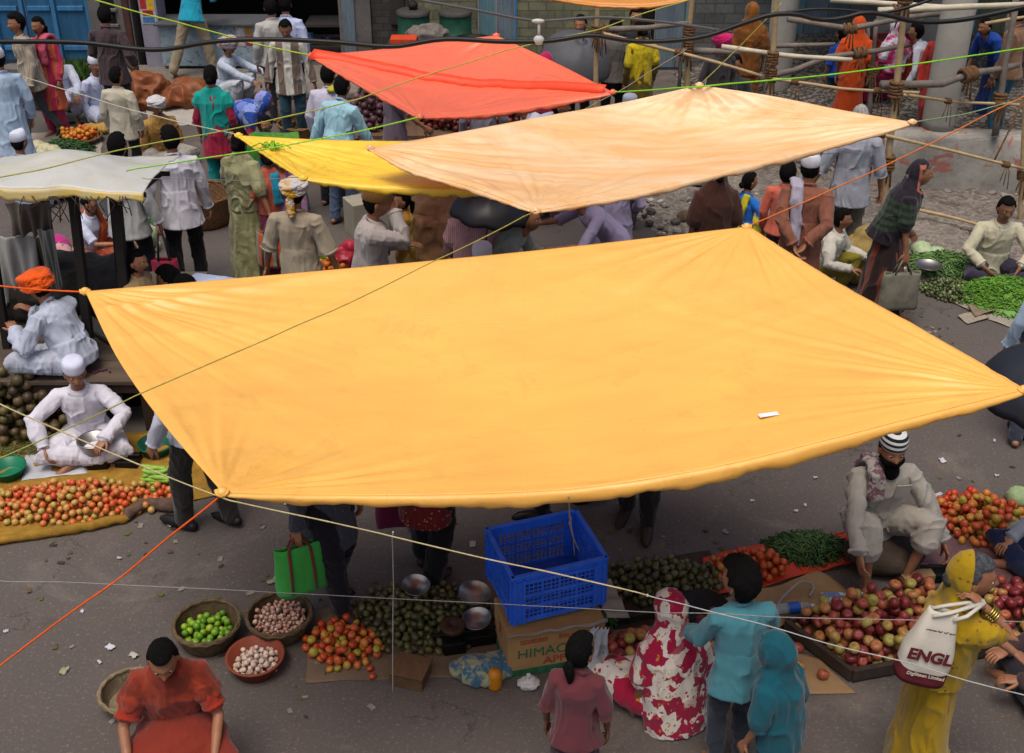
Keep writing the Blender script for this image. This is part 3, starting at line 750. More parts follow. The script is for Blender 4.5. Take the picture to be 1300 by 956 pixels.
for (a, b, z0, z1, c) in ((305, 316, .62, .75, 'b9b2ae'), (317, 326, .64, .75, 'b07a30'), (305, 315, .47, .6, 'b4aaa4'), (316, 332, .48, .62, 'a02f35'), (270, 282, .5, .66, '6e95ab'), (282, 298, .56, .72, '8ca4ae')):
    g = MB(); g.box(((X(a)+X(b))/2-e['_x'], -.304, (z0+z1)/2), (X(b)-X(a)-.01, .004, z1-z0)); g.build('poster', plain('print_'+c, c, .7, .35, 22), cn, False)
for (a, b, z, c) in ((380, 428, .55, '3b3734'), (350, 425, .2, '2d2a28'), (215, 340, 1.25, '2b2623')): part(e, 'shelf', plain('shelf_'+c, c, .7), a, b, z, z+.04, .5, 1.1)
part(e, 'wall', W_GREY, 432, 472, 0, 2.7, -.05, .3); part(e, 'door', P_GREY, 437, 452, .1, 2.2, -.08, -.052)
# things on the shop shelves
for k in range(26):
    bx = random.uniform(212, 425); c = random.choice(['3d5f86', '75312a', '8b8379', '4b5a41', '94783a', '2c2f36', '6d6a68'])
    on = bx > 350; z = random.choice([.59, .24]) if on and bx > 384 else (.24 if on else 1.29); h_ = random.uniform(.08, .2); w_ = random.uniform(.06, .13); g = MB()
    if k % 3: g.lathe([(.0, 0), (w_*.45, 0), (w_*.5, h_*.1), (w_*.5, h_*.7), (w_*.25, h_*.85), (w_*.25, h_), (0, h_)], 12)
    else: g.box((0, 0, h_/2), (w_, w_*.7, h_))
    o = g.build('jar' if k % 3 else 'carton', plain('pack_'+c, c, .4, .2), loc=(X(bx), FY+.6+random.random()*.3, z+.002), bevel=.004)
    tag(o, 'small goods on a dim shelf inside the open shop' if k % 3 else 'small carton on a dim shelf inside the open shop', 'jar' if k % 3 else 'carton', 'jars on the shop shelves' if k % 3 else 'cartons on the shop shelves')
e = bld('stone building with blue grey doors and yellow green plaster', 660)
part(e, 'wall', W_DARK, 472.5, 520, 0, 4.2, 0, .3); part(e, 'wall', W_STONE, 520.5, 606, 0, 4.2, .02, .3); part(e, 'wall', W_STONE, 656, 800, 0, 4.2, .02, .3); part(e, 'lintel', W_STONE, 606, 656, 2.2, 4.2, .02, .3)
part(e, 'meter_board', plain('meter_board', '302d2b', .6), 497, 515, .72, 1.3, -.05, -.001, .01); part(e, 'door', P_TEAL, 608, 629, .05, 2.2, .07, .12); part(e, 'door', P_GREY, 631, 652.5, .05, 2.2, .07, .12); part(e, 'door_frame', P_BLUE2, 653, 656, .05, 2.2, -.01, .12)
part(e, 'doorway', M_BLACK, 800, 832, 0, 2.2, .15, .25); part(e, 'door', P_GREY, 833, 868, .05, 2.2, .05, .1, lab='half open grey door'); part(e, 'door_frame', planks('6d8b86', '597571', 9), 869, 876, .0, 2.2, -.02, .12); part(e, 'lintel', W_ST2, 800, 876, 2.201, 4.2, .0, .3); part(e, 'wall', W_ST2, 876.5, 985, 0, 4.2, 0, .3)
e = bld('building with faded blue and grey shutters behind the bamboo scaffold', 1150)
part(e, 'wall', W_ST2, 985.5, 1003, 0, 4.2, 0, .3); part(e, 'shutter', P_TEAL, 1004, 1020, .3, 2.4, .05, .1); part(e, 'shutter', P_GREY, 1021, 1048, .3, 2.4, .06, .11); part(e, 'shutter', planks('5d6f72', '4c5c60', 6), 1049, 1075, .3, 2.4, .05, .1); part(e, 'sill', W_GREY, 1003.5, 1076, 0, .29, -.05, .3); part(e, 'wall', W_GREY, 1076.5, 1110, 0, 4.2, 0, .3); part(e, 'upper_wall', W_GREY, 1003, 1330, 2.401, 4.2, .0, .3)
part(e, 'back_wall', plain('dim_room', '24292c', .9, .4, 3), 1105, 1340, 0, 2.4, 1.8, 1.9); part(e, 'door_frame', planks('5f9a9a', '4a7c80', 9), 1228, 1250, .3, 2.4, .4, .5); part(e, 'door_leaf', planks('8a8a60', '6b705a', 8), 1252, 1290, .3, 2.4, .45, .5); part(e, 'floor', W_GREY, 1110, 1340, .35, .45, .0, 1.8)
# concrete step before the shops
g = MB(); g.box((X(290)-.2, FY-.75, .06), (4.6, 1.4, .12)); setting(g.build('pavement', wallmat('7d756c', '665e56'), None, False, bevel=.03))
# ---------------- posts in front of the shops
g = MB(); a = GY(176, 116, 16.6); a[2] = 0
e = empty('shop_post', a); tag(e, 'rusty brown post with diagonal brace before the grey pier', 'post')
g = MB(); g.box((0, 0, 1.5), (.09, .09, 3.)); g.build('post', plain('rusty_post', '4b3129', .7, .3), e, False, bevel=.008)
g = MB(); g.bar((-.25, -.05, .75), (.5, -.35, .0), .07, .05); g.build('brace', plain('brace_wood', '3f3029', .8, .3), e, False, bevel=.006)
# ---------------- concrete pillars
M_PILLAR = plain('cement_pillar', '88847c', .85, .15, 3, .3, 40)
for (px, py, Y, z, r, lab) in ((985, 126, 15.6, .0, .18, 'round cement pillar beside the hanging brown sari cloth'), (1190, 172, 13.12, .69, .185, 'round cement pillar standing on the plinth wall edge'), (1176, 100, 16.2, .5, .16, 'dark cement pillar beside the stacked red crates'), (1292, 90, 16.6, .5, .15, 'cement pillar deep in the dim arcade')):
    p = GY(px, py, Y+.1); g = MB(); g.lathe([(r*1.02, 0), (r, .1), (r, 4)], 28, cap=True, wob=lambda th, z_: .008*np.sin(3*th+z_*4)); o = g.build('pillar', M_PILLAR, loc=(p[0], Y+.15, z)); tag(o, lab, 'pillar')
g = MB(); g.box((6.6, 16.1, 3.75), (6.4, 3.6, .22)); tag(g.build('added_shade_roof', plain('added_slab', '5c5852', .9, .2, 3, .4), None, False, bevel=.01), 'added unseen slab roof shading the cement pillars of the arcade', 'roof')  # slab above the view, added to darken the arcade
# ---------------- scaffold
M_BAMBOO = plain('bamboo', 'a58d68', .6, .3, 6, .3, stretch=(1, 1, 1)); M_BRANCH = plain('grey_branch', '6d645b', .85, .3, 7, .6); M_PLANKW = plain('pale_plank', 'b7ad96', .75, .2, 5, .4); M_JUTE = plain('jute_lashing', '6b4d33', .95, .35, 30, .8)
def pole(label, pts, r, m, knots=(), crook=.012, name='scaffold_pole', cat='pole', group=None):
    """pts: (px, py, Y)"""
    P = [GY(*p) for p in pts]; Q = []
    for a, b in zip(P[:-1], P[1:]):
        n = max(2, int(np.linalg.norm(b-a)/.18))
        for i in range(n): Q.append(a+(b-a)*i/n)
    Q.append(P[-1]); Q = np.array(Q); n = len(Q); sd = random.randint(0, 99)
    Q += np.stack([vn(Q*1.3, sd), 0*Q[:, 0], vn(Q*1.3, sd+1)], 1)*crook*2
    rr = np.full(n, r)*np.linspace(.88, .68, n)*(1+.06*np.sin(np.arange(n)*2.1))
    e = empty(name, Q[0]); tag(e, label, cat, group)
    g = MB(); g.tube(Q-Q[0], rr, 10, round_=False); g.build('shaft', m, e)
    for t in knots:
        k = int(t*(n-1)); d_ = unit(Q[min(k+1, n-1)]-Q[max(k-1, 0)]); g = MB()
        for j in range(5): 
            c = Q[k]-Q[0]+d_*(j-2)*r*.75; u, v, _ = frame(d_+np.array([.15*math.sin(j*2), 0, .15*math.cos(j*3)])); th = np.linspace(0, 2*PI, 13)
            g.tube(c+(np.cos(th)[:, None]*u+np.sin(th)[:, None]*v)*r*1.35, r*.42, 6)
        for j in range(3): g.tube([Q[k]-Q[0], Q[k]-Q[0]+np.array([.03*(j-1), -.05, -.06]), Q[k]-Q[0]+np.array([.05*(j-1), -.05, -.17-.05*j])], r*.22, 5)
        g.build('lashing', M_JUTE, e)
pole('tall bamboo pole rising past the cream canopy corner with jute lashings', [(1120, 292, 12.0), (1135, 115, 12.0), (1150, -30, 12.0)], .046, M_BAMBOO, (.34, .6, .95))
pole('bamboo pole tied against the cement pillar above the cream canopy', [(972, 200, 13.2), (979, 95, 13.2), (990, -30, 13.2)], .04, M_BAMBOO, (.55, .48))
pole('thin bamboo pole beside the half open grey door', [(870, 190, 13.6), (874, 60, 13.6), (879, -25, 13.6)], .042, M_BAMBOO, (.6, .75))
pole('thin bamboo pole in front of the black umbrella', [(755, 190, 13.4), (757, 60, 13.4), (760, -25, 13.4)], .038, M_BAMBOO, (.7,))
pole('short crooked stick leaning beside the thin bamboo pole', [(862, 112, 13.5), (866, 70, 13.5), (870, 62, 13.5)], .025, M_BRANCH)
pole('grey wooden post in front of the orange sari', [(1104, 155, 13.9), (1108, 90, 13.9), (1112, 25, 13.9)], .035, M_BRANCH, (.5,))
pole('slim grey post behind the orange sari wearer', [(1099, 112, 14.6), (1102, 30, 14.6)], .03, M_BRANCH)
pole('pale bare pole leaning between the arcade pillar and wall', [(1265, 172, 12.9), (1276, 80, 12.95), (1288, 8, 13.)], .046, M_BRANCH, (.35,))
pole('upright bamboo pole behind the seated cream shirt vendor', [(1293, 300, 12.0), (1298, 200, 12.0), (1303, 100, 12.0)], .03, M_BAMBOO, (.45,))
pole('bamboo rail running down from the black cable to the pillar', [(760, 41, 13.4), (861, 67, 13.5), (968, 98, 13.2)], .026, M_BAMBOO, (.0, .5))
pole('double bamboo rail lashed to the tall pole above the canopy', [(974, 101, 13.2), (1070, 112, 12.6), (1166, 117, 12.05)], .022, M_BAMBOO, (.3, .85))
pole('bamboo rail crossing the cement pillar on the plinth', [(1146, 121, 12.1), (1218, 130, 12.7), (1320, 134, 12.6)], .02, M_BAMBOO, (.45, .8))
pole('lower bamboo handrail in front of the plinth wall', [(1117, 172, 11.95), (1210, 193, 12.0), (1300, 214, 11.95)], .022, M_BAMBOO, (.02, .98))
pole('bamboo stick lying low along the gravel', [(1163, 267, 12.0), (1215, 279, 11.9), (1262, 292, 11.7)], .022, M_BAMBOO)
pole('white sawn plank sticking out beside a magenta cloth', [(917, 58, 13.4), (1000, 69, 13.3), (1084, 75, 13.2)], .034, M_PLANKW)
pole('crooked grey branch rail in front of the blue shutters', [(968, 98, 13.4), (1010, 88, 13.6), (1050, 74, 13.7), (1112, 66, 13.8), (1160, 57, 13.9)], .042, M_BRANCH, (.7,), .03)
pole('gnarled grey branch lashed across the plinth pillar', [(1122, 109, 12.2), (1190, 108, 12.5), (1224, 97, 12.6), (1290, 82, 13.2)], .05, M_BRANCH, (.55,), .03)
pole('pale plank rail along the picture top by the black cable', [(1113, 15, 12.3), (1200, 12, 12.3), (1310, 7, 12.3)], .04, M_PLANKW, (.2,))
pole('second pale plank above the branch rail', [(1055, 0, 12.6), (1130, 6, 12.5), (1215, 11, 12.4)], .034, M_PLANKW)
pole('grey branch rail over the red crates', [(1000, 22, 13.8), (1080, 34, 13.8), (1150, 27, 13.7), (1240, 14, 13.6)], .04, M_BRANCH, (.4,), .03)
pole('grey pipe rail over the yellow dupatta', [(765, 38, 13.6), (820, 35, 13.6), (880, 28, 13.6)], .04, M_BRANCH, (.0,))
pole('grey pipe rail beside the magenta turban', [(880, 66, 13.7), (940, 67, 13.6)], .045, M_BRANCH)
pole('grey branch behind the tall bamboo pole', [(985, 60, 14.2), (1060, 57, 14.2)], .035, M_BRANCH)
pole('bent twig rail by the dim arcade', [(1250, 30, 13.1), (1310, 20, 13.1)], .022, M_BAMBOO)
pole('diagonal jute strut below the lashed knob', [(1299, 128, 12.3), (1282, 165, 12.2), (1262, 205, 12.1)], .014, M_JUTE)
# ---------------- weeds
def tuft(c, n, R, h, name='weeds', lab='wild green weeds growing under the blue plank doors', m=None):
    g = MB()
    for k in range(n):
        a, r = random.random()*6.28, R*math.sqrt(random.random()); b = np.array([r*math.cos(a), r*.5*math.sin(a), 0]); hh = h*(.4+.6*random.random()); l = np.array([random.uniform(-.4, .4)*hh, random.uniform(-.4, .2)*hh, hh])
        wv = np.array([math.cos(a*3), math.sin(a*3), 0])*random.uniform(.012, .03)
        g.add([b-wv*.3, b+wv*.3, b+l*.6+wv, b+l*.6-wv, b+l], [[0, 1, 2, 3], [3, 2, 4]])
    o = g.build(name, m or isl('leaf', ['2f4a1c', '41602a', '587a34', '25391a']), loc=c); tag(o, lab, 'weeds', kind='stuff')
p = GY(97, 94, 17.3); p[2] = .0; tuft(p, 700, .5, .42)
p = GY(1062, 126, 14.2); p[2] = .42; tuft(p, 160, .5, .07, lab='sparse green weeds on the dark earth bank')
# ================================================================== canopies, ropes, cables
def tarp_mat(c, c2=None, rough=.48, trans=.20, mott=0., streak=None, sheen=0., coat=.7):
    t = NT('tarpaulin'); co = t.coord('Object'); A = lin(c)
    col = t.ramp(t.noise(co, 1.4, 5, .6), [(.3, tuple(x*.93 for x in A)), (.7, tuple(min(1, x*1.05) for x in A))])
    if c2: col = t.mix(t.ramp(t.noise(t.coord('Object', streak or (1, 1, 1), (0, 0, .5)), 1.6, 5, .65, .5), [(.4, 0.), (.62, mott)]), col, lin(c2))
    col = t.mix(t.ramp(t.noise(co, 30, 3, .8), [(.70, 0.), (.78, .18)]), col, tuple(x*.4 for x in A))
    t.base(col, rough, .8); t.b.inputs['Coat Weight'].default_value = coat; t.b.inputs['Coat Roughness'].default_value = .58; t.b.inputs['Sheen Weight'].default_value = sheen; t.b.inputs['Sheen Roughness'].default_value = .45; t.b.inputs['Sheen Tint'].default_value = (1, .97, .92, 1)
    col = t.mix(t.ramp(t.noise(co, 2.6, 6, .75, .8), [(.56, 0.), (.62, .20), (.70, .06)]), col, tuple(x*.55 for x in A)); t.l(col, t.b.inputs['Base Color'])
    n0 = t.bump(t.noise(t.coord('Object', (1, 2.2, 1), (0, 0, .35)), 9, 4, .6, .6), .12, .03)
    rg = t.n('TexNoise', Scale=5., Detail=6., Roughness=.6, Distortion=.5, _noise_type='RIDGED_MULTIFRACTAL'); t.l(t.coord('Object', (1, 1.8, 1), (0, 0, .3)), rg.inputs['Vector']); n1 = t.bump(rg.outputs['Fac'], .22, .010, n0)
    bk = t.n('TexBrick', Scale=1., Mortar_Size=.006, Mortar_Smooth=1., _offset=0.); bk.inputs['Brick Width'].default_value = .62; bk.inputs['Row Height'].default_value = .48; t.l(co, bk.inputs['Vector']); n1 = t.bump(bk.outputs['Fac'], .16, .006, n1); t.bump(t.noise(co, 300, 2), .06, .001, n1)
    tr = t.n('BsdfTranslucent'); t.l(col, tr.inputs[0]); mx = t.n('MixShader'); mx.inputs[0].default_value = trans
    t.l(t.b.outputs[0], mx.inputs[1]); t.l(tr.outputs[0], mx.inputs[2]); t.l(mx.outputs[0], t.out.inputs[0]); return t.m
def resample(P, n):
    P = np.asarray(P, float); 
    # smooth curve through the points
    d = np.r_[0, np.cumsum(np.linalg.norm(np.diff(P, axis=0), axis=1))]; t = np.linspace(0, d[-1], n); k = len(P)
    if k == 2: return np.stack([np.interp(t, d, P[:, i]) for i in range(3)], 1)
    m = np.gradient(P, d, axis=0); out = []
    for x in t:
        i = min(np.searchsorted(d, x, 'right')-1, k-2); h = d[i+1]-d[i]; u = (x-d[i])/h
        out.append((2*u**3-3*u**2+1)*P[i]+(u**3-2*u**2+u)*h*m[i]+(-2*u**3+3*u**2)*P[i+1]+(u**3-u**2)*h*m[i+1])
    return np.array(out)
def tarp(label, T, Bt, L, R_, m, N=150, M=100, sag=.05, amp=.02, hem=None, ridge_band=None, corners=(1, 1, 1, 1), freq=16, name='tarpaulin', long_=0.):
    """T, Bt run left to right, L, R_ top to bottom; each point (px, py, z)"""
    c = lambda E, n: resample([G(*p) for p in E], n)
    t, b, l, r = c(T, N), c(Bt, N), c(L, M), c(R_, M); u = np.linspace(0, 1, N)[None, :, None]; v = np.linspace(0, 1, M)[:, None, None]
    S = (1-v)*t[None]+v*b[None]+(1-u)*l[:, None]+u*r[:, None]-((1-u)*(1-v)*t[0]+u*(1-v)*t[-1]+(1-u)*v*b[0]+u*v*b[-1])
    U, V = np.meshgrid(np.linspace(0, 1, N), np.linspace(0, 1, M)); Wd = np.linalg.norm(t[-1]-t[0]); Hd = np.linalg.norm(l[-1]-l[0])
    z = -sag*np.sin(PI*U)*np.sin(PI*V)
    for k, (cu, cv) in enumerate(((0, 0), (1, 0), (0, 1), (1, 1))):
        a, bb = np.abs(U-cu)*Wd, np.abs(V-cv)*Hd; rr = np.hypot(a, bb); th = np.arctan2(bb, a+1e-6)
        ph = np.stack([th.ravel()*freq*.5, rr.ravel()*.35+k*9, np.full(th.size, k*3.)], 1)
        w = (1-2*np.sqrt(vn(ph, k)**2+.03)).reshape(th.shape)+.6*vn(ph*[2.3, 1, 1], k+7).reshape(th.shape)
        z += corners[k]*amp*np.clip(rr/.35, 0, 1)*np.exp(-rr/.75)*w*1.5
    q = np.stack([U.ravel()*Wd, V.ravel()*Hd, 0*U.ravel()], 1)
    z += (.006*vn(q*[1.6, 3, 1], 3)+.003*vn(q*[3, 9, 1], 4)).reshape(U.shape)
    if long_: z += long_*np.exp(-V*3.2)*ridge(np.stack([U.ravel()*1.3, V.ravel()*13+U.ravel()*3.5, 0*U.ravel()], 1), 11).reshape(U.shape)
    if ridge_band: z += ridge_band(U, V)
    edge = np.minimum(np.minimum(U, 1-U)*Wd, np.minimum(V, 1-V)*Hd); S[..., 2] += z*np.clip(edge/.06, .0, 1)
    e = empty(name, S.reshape(-1, 3).mean(0)); o = np.array(e.location); tag(e, label, 'tarpaulin')
    g = MB(); g.grid(S-o); g.build('sheet', m, e, solid=.003)
    for side, depth in (hem or {}).items():
        E = {'b': S[-1], 't': S[0], 'l': S[:, 0], 'r': S[:, -1]}[side]; inn = {'b': S[-4], 't': S[3], 'l': S[:, 3], 'r': S[:, -4]}[side]
        out = E-inn; out[:, 2] = 0; out /= np.linalg.norm(out, axis=1)[:, None]; n = len(E); s_ = np.linspace(0, 1, n); env = np.sin(PI*np.clip(s_, .0, 1))**.35
        wob = 1+.22*vn(np.stack([s_*24, 0*s_, 0*s_], 1), 5)+.1*vn(np.stack([s_*90, 0*s_, 0*s_], 1), 6)
        rows = [E+out*.002]
        for k, (f_, o_) in enumerate(((.25, .016), (.55, .022), (.85, .018), (1., .006))): rows.append(E+out*(o_+.004*vn(np.stack([s_*30, 0*s_+k, 0*s_], 1), 8))[:, None]+np.array([0, 0, -1.])*(depth*f_*env*wob)[:, None])
        g = MB(); g.grid(np.array(rows)-o); g.build('hem', m, e, solid=.003)
    # knots at the corners
    for P in (S[0, 0], S[0, -1], S[-1, 0], S[-1, -1]):
        g = MB(); g.ell(P-o, (.028, .028, .024), None, 8, 6); th = np.linspace(0, 2*PI, 9); g.tube(P-o+np.stack([np.cos(th)*.026, np.sin(th)*.02, .006*np.cos(th*2)], 1), .009, 6); g.build('knot', m, e)
    return S
T_ORANGE = tarp_mat('fdbc4e'); T_CREAM = tarp_mat('f8c07a', 'f9ddb0', .5, .25, .85, (.5, 3., 1)); T_YELL = tarp_mat('fcce22'); T_RED = tarp_mat('fb7448', None, .42, .25)
z1 = 2.2
S1 = tarp('large orange yellow tarpaulin canopy tied across the middle of the market', [(108, 370, z1), (350, 349, z1+.0), (700, 316, z1+.02), (948, 288, z1+.12)], [(282, 625, z1), (400, 628, z1-.08), (600, 627, z1-.14), (722, 621, z1-.17), (860, 602, z1-.13), (1060, 556, z1-.06), (1160, 530, z1-.03), (1300, 495, z1)],
     [(108, 370, z1), (150, 456, z1-.03), (205, 535, z1-.03), (282, 625, z1)], [(948, 288, z1+.12), (1060, 357, z1+.05), (1180, 424, z1+.02), (1300, 495, z1)], T_ORANGE, 330, 210, .10, .014, {'b': .08, 'r': .035}, long_=.014, freq=20)
o = MB(); P = S1[int(.86*210), int(.70*330)]; o.box(np.zeros(3), (.10, .03, .002), euler(0, 0, .25)); tag(o.build('paper_scrap', plain('white_scrap', 'd8dade', .8, .05), None, False, loc=P+np.array([0, 0, .012])), 'white paper scrap lying on the large orange tarpaulin', 'paper scrap')
z2 = 2.45
S2 = tarp('pale cream orange tarpaulin with faded streaks between pillar and big canopy', [(470, 188, z2), (560, 172, z2-.02), (700, 146, z2-.03), (800, 128, z2), (888, 108, z2+.15)], [(680, 268, z2-.05), (800, 246, z2-.07), (930, 214, z2-.07), (1050, 184, z2-.03), (1158, 155, z2+.1)],
     [(470, 188, z2), (520, 214, z2-.03), (590, 235, z2-.04), (680, 268, z2-.05)], [(888, 108, z2+.15), (980, 122, z2+.12), (1070, 140, z2+.1), (1158, 155, z2+.1)], T_CREAM, 220, 120, .10, .020, {'b': .05, 'l': .03})
z3 = 2.3
S3 = tarp('bright yellow tarpaulin half hidden beneath the cream one', [(303, 172, z3), (400, 177, z3-.03), (540, 179, z3-.03), (640, 176, z3)], [(385, 226, z3), (460, 234, z3-.04), (560, 238, z3-.04), (690, 236, z3)],
     [(303, 172, z3), (340, 196, z3-.02), (385, 226, z3)], [(640, 176, z3), (690, 236, z3)], T_YELL, 120, 60, .06, .016, {'b': .06, 'l': .02})
z4 = 2.4
def band(U, V):                                                          # the doubled fold from corner to corner
    d_ = (U-V)/1.41; return .05*np.exp(-(d_/.018)**2)
S4 = tarp('coral red tarpaulin with one sharp diagonal fold', [(395, 70, z4), (470, 64, z4-.02), (560, 53, z4-.02), (630, 45, z4+.05)], [(533, 148, z4), (620, 142, z4-.05), (700, 130, z4-.05), (778, 117, z4)],
     [(395, 70, z4), (460, 107, z4-.03), (533, 148, z4)], [(630, 45, z4+.05), (700, 77, z4-.01), (778, 117, z4)], T_RED, 150, 90, .05, .014, {'b': .05, 'l': .03}, corners=(.5, 1, 1, .5))
# the fold itself, a doubled strip lying along the diagonal
i = np.linspace(.02, .98, 60); Pm = np.array([S4[int(a*89), int(a*149)] for a in i]); wd = .085*(1-.35*i); g = MB()
nn = np.array([-.55, -.83, 0]); rows = [Pm+np.array([0, 0, .012]), Pm+nn*wd[:, None]*.5+np.array([0, 0, -.012]), Pm+nn*wd[:, None]+np.array([0, 0, -.055])*1.]
e4 = [o for o in COL.objects if o.name.startswith('tarpaulin') and o.get('label', '').startswith('coral')][0]
rows = [r_+np.array([0, 0, .045]) for r_ in rows]
g.grid(np.array(rows)-np.array(e4.location)); g.build('fold', tarp_mat('f24408', None, .6, .2, sheen=.0, coat=0), e4, solid=.003)  # fold redder than the sheet, whose colour has pale sky reflection mixed in
z6 = 2.9
S6 = tarp('deep orange tarpaulin edge hanging by the half open grey door', [(690, -60, z6+.1), (800, -60, z6+.1), (900, -60, z6+.1)], [(700, -2, z6), (760, 5, z6-.05), (820, 6, z6-.05), (885, -3, z6)], [(690, -60, z6+.1), (700, -2, z6)], [(900, -60, z6+.1), (885, -3, z6)], tarp_mat('d98a10'), 60, 30, .03, .01, {'b': .03})
# ---------------- roof of the stall on the left
M_WHITEPL = tarp_mat('c4c4c0', 'bdb48c', .5, .2, .45, sheen=.1, coat=.1)
def stall_roof():
    x0, x1 = G(-40, 240, 2.)[0], G(186, 229, 2.)[0]; N, M = 70, 36; R = []
    for j in range(M):
        v = j/(M-1); row = []
        for i in range(N):
            u = i/(N-1); x = x0+(x1-x0)*u; y = 8.12+1.05*v
            hump = .10*math.exp(-((u-.38)/.30)**2)
            z = 1.98+(.08*math.sin(PI*min(1, v*1.25)))*(1-.55*u)+hump*math.sin(PI*v)-.14*v-.02*math.sin(u*9)*(1-v)
            row.append((x, y, z))
        R.append(row)
    R = np.array(R); q = R.reshape(-1, 3); q[:, 2] += .022*ridge(q*[2, 3.2, 0], 3)+.012*vn(q*[7, 7, 0], 5); return R
R = stall_roof(); e = empty('market_stall', (-3.5, 8.6, 0)); tag(e, 'low stall on black posts roofed with white and yellow plastic sheet', 'stall'); o_ = np.array(e.location)
g = MB(); g.grid(R-o_); g.build('roof_sheet', M_WHITEPL, e, solid=.006)
E = R[0]; n = len(E); s_ = np.linspace(0, 1, n); rows = [E]
for f_ in (.35, .7, 1.): rows.append(E+np.array([0, -.02*f_, 0])+np.array([0, 0, -1.])*((.05+.05*np.exp(-((s_-.35)/.2)**2)+.02*vn(np.stack([s_*20, 0*s_, 0*s_], 1), 4))*f_)[:, None])
g = MB(); g.grid(np.array(rows)-o_); g.build('yellow_hem', tarp_mat('c9a81e', 'c4bfae', .5, .2, .8), e, solid=.004)
M_POST = plain('black_post', '1d1916', .8, .3, 8, .4)
for (px, py) in ((62, 352), (100, 262), (150, 240)):
    top_ = G(px, py if py > 300 else py, 2.0)
def spost(px, py, zt, zb, Y=None, r=.03):
    a = GY(px, py, Y); a[2] = zt; g = MB(); g.bar((a[0]-o_[0]-.075*(zt-zb), a[1]-o_[1], zb), (a[0]-o_[0], a[1]-o_[1], zt), r*2, r*2, (0, 1, 0)); g.build('post', M_POST, e, False, bevel=.006)
spost(96, 262, 1.93, .0, 8.25, .033); spost(147, 245, 1.90, 0., 8.3, .036); spost(62, 262, 1.84, .0, 9.0, .03); spost(-15, 262, 1.93, .0, 8.4, .03); spost(140, 230, 1.72, .5, 9.0, .02)
g = MB()
for (a, b) in ((( -5.6, 8.3, 1.92), (-2.72, 8.2, 1.90)), ((-5.6, 9.0, 1.86), (-2.78, 9.05, 1.74)), ((-2.85, 8.15, 1.90), (-2.85, 9.05, 1.74)), ((-4.2, 8.2, 1.93), (-4.2, 9.05, 1.80))): g.tube([np.array(a)-o_, (np.array(a)+np.array(b))/2-o_+np.array([0, 0, -.02]), np.array(b)-o_], .022, 8)
g.build('roof_frame', M_WOODD, e)
for k in range(22): 
    g = MB(); x = random.uniform(-3.6, -2.55); a = np.array([x, 8.1, 1.93])-o_; g.tube([a, a+np.array([random.uniform(-.06, .06), -.03, -.05]), a+np.array([random.uniform(-.1, .1), -.03, -random.uniform(.08, .2)])], .004, 4); g.build('twig', M_WOODD, e)
# hanging goods below the roof
def hang_cloth(px, py, Y, w, h, c, lab, name='hanging_cloth', cat='cloth', seed=1):
    P = GY(px, py, Y); N, M = 26, 26; R = []
    for j in range(M):
        v = j/(M-1); R.append([(-w/2+w*i/(N-1)*(1-.12*v), .03*math.sin(i*1.1+seed)*(.3+v)+.02*math.sin(i*.4+v*3), -h*v*(1+.06*math.sin(i*.9+seed))) for i in range(N)])
    g = MB(); g.grid(R); o = g.build(name, c, loc=P, solid=.004); tag(o, lab, cat); return o
hang_cloth(36, 258, 8.7, .38, .28, cloth('5a524a'), 'dusty brown cloth hanging high under the stall roof', seed=2)
hang_cloth(12, 300, 8.75, .42, .62, cloth('9a9894'), 'grey white shirt cloth hanging beside a black post', seed=5); hang_cloth(46, 300, 8.9, .3, .5, cloth('57513c'), 'olive sack cloth hanging between two black posts', seed=7); hang_cloth(58, 292, 8.6, .14, .5, cloth('8b8a84'), 'narrow pale rag hanging on the black post', seed=9)
# ---------------- ropes
def rope(label, pts, r, c, name='rope', cat='rope', sag=.0, knots=(), seg=6, twist=0):
    P = [np.asarray(p[1]) if p[0] == 'w' else G(*p) for p in pts]; Q = []
    for a, b in zip(P[:-1], P[1:]):
        n = 14
        for i in range(n): t = i/n; Q.append(a+(b-a)*t-np.array([0, 0, sag*4*t*(1-t)]))
    Q.append(P[-1]); Q = np.array(Q); Q[1:-1] += np.stack([vn(Q*3.1+r*900, k_) for k_ in (1, 2, 3)], 1)[1:-1]*.008; Q[:, 2] -= np.sin(np.linspace(0, PI, len(Q)))*.012*np.linalg.norm(Q[-1]-Q[0])*.6; g = MB(); r = r*.66; g.tube(Q-Q[0], r*(1+.16*vn(Q*25, 5)), seg)
    for k in knots: g.ell(Q[int(k*(len(Q)-1))]-Q[0], np.array([1.8, 1.8, 2.6])*r, None, 8, 6)
    m = plain('rope_'+c, c, .8, .2, 60, .4); o = g.build(name, m, loc=Q[0]); tag(o, label, cat); return Q
OR, YG, BE, GR = 'd9560f', '9cb028', 'b6a67c', '3fae2a'
rope('thick orange rope from the large tarpaulin corner down across the road', [(282, 627, 2.2), (140, 738, 1.75), (-30, 868, 1.2)], .007, OR, knots=(0, .02))
rope('orange rope pulling the large tarpaulin corner past the turban', [(108, 370, 2.2), (40, 366, 2.2), (-40, 359, 2.2)], .008, OR)
rope('beige rope crossing before the blue crate', [(-20, 504, 2.5), (140, 572, 2.35), (290, 630, 2.2), (480, 672, 2.0), (640, 712, 1.85), (822, 756, 1.7)], .005, BE, knots=(1.,))
rope('thin white cord above the apple tray', [(822, 756, 1.7), (1000, 800, 1.55), (1250, 866, 1.35), (1340, 893, 1.25)], .004, 'a8a5a0')
rope('thin grey line crossing low over the eggplant heap', [(-20, 735, 1.3), (320, 745, 1.25), (600, 758, 1.2), (850, 772, 1.2), (1060, 781, 1.25), (1320, 791, 1.3)], .0032, '8d8882')
rope('frayed white string hanging from the beige rope', [(499, 676, 1.98), (499, 760, 1.3), (499, 880, .45)], .004, 'a9a49c', knots=(0,))
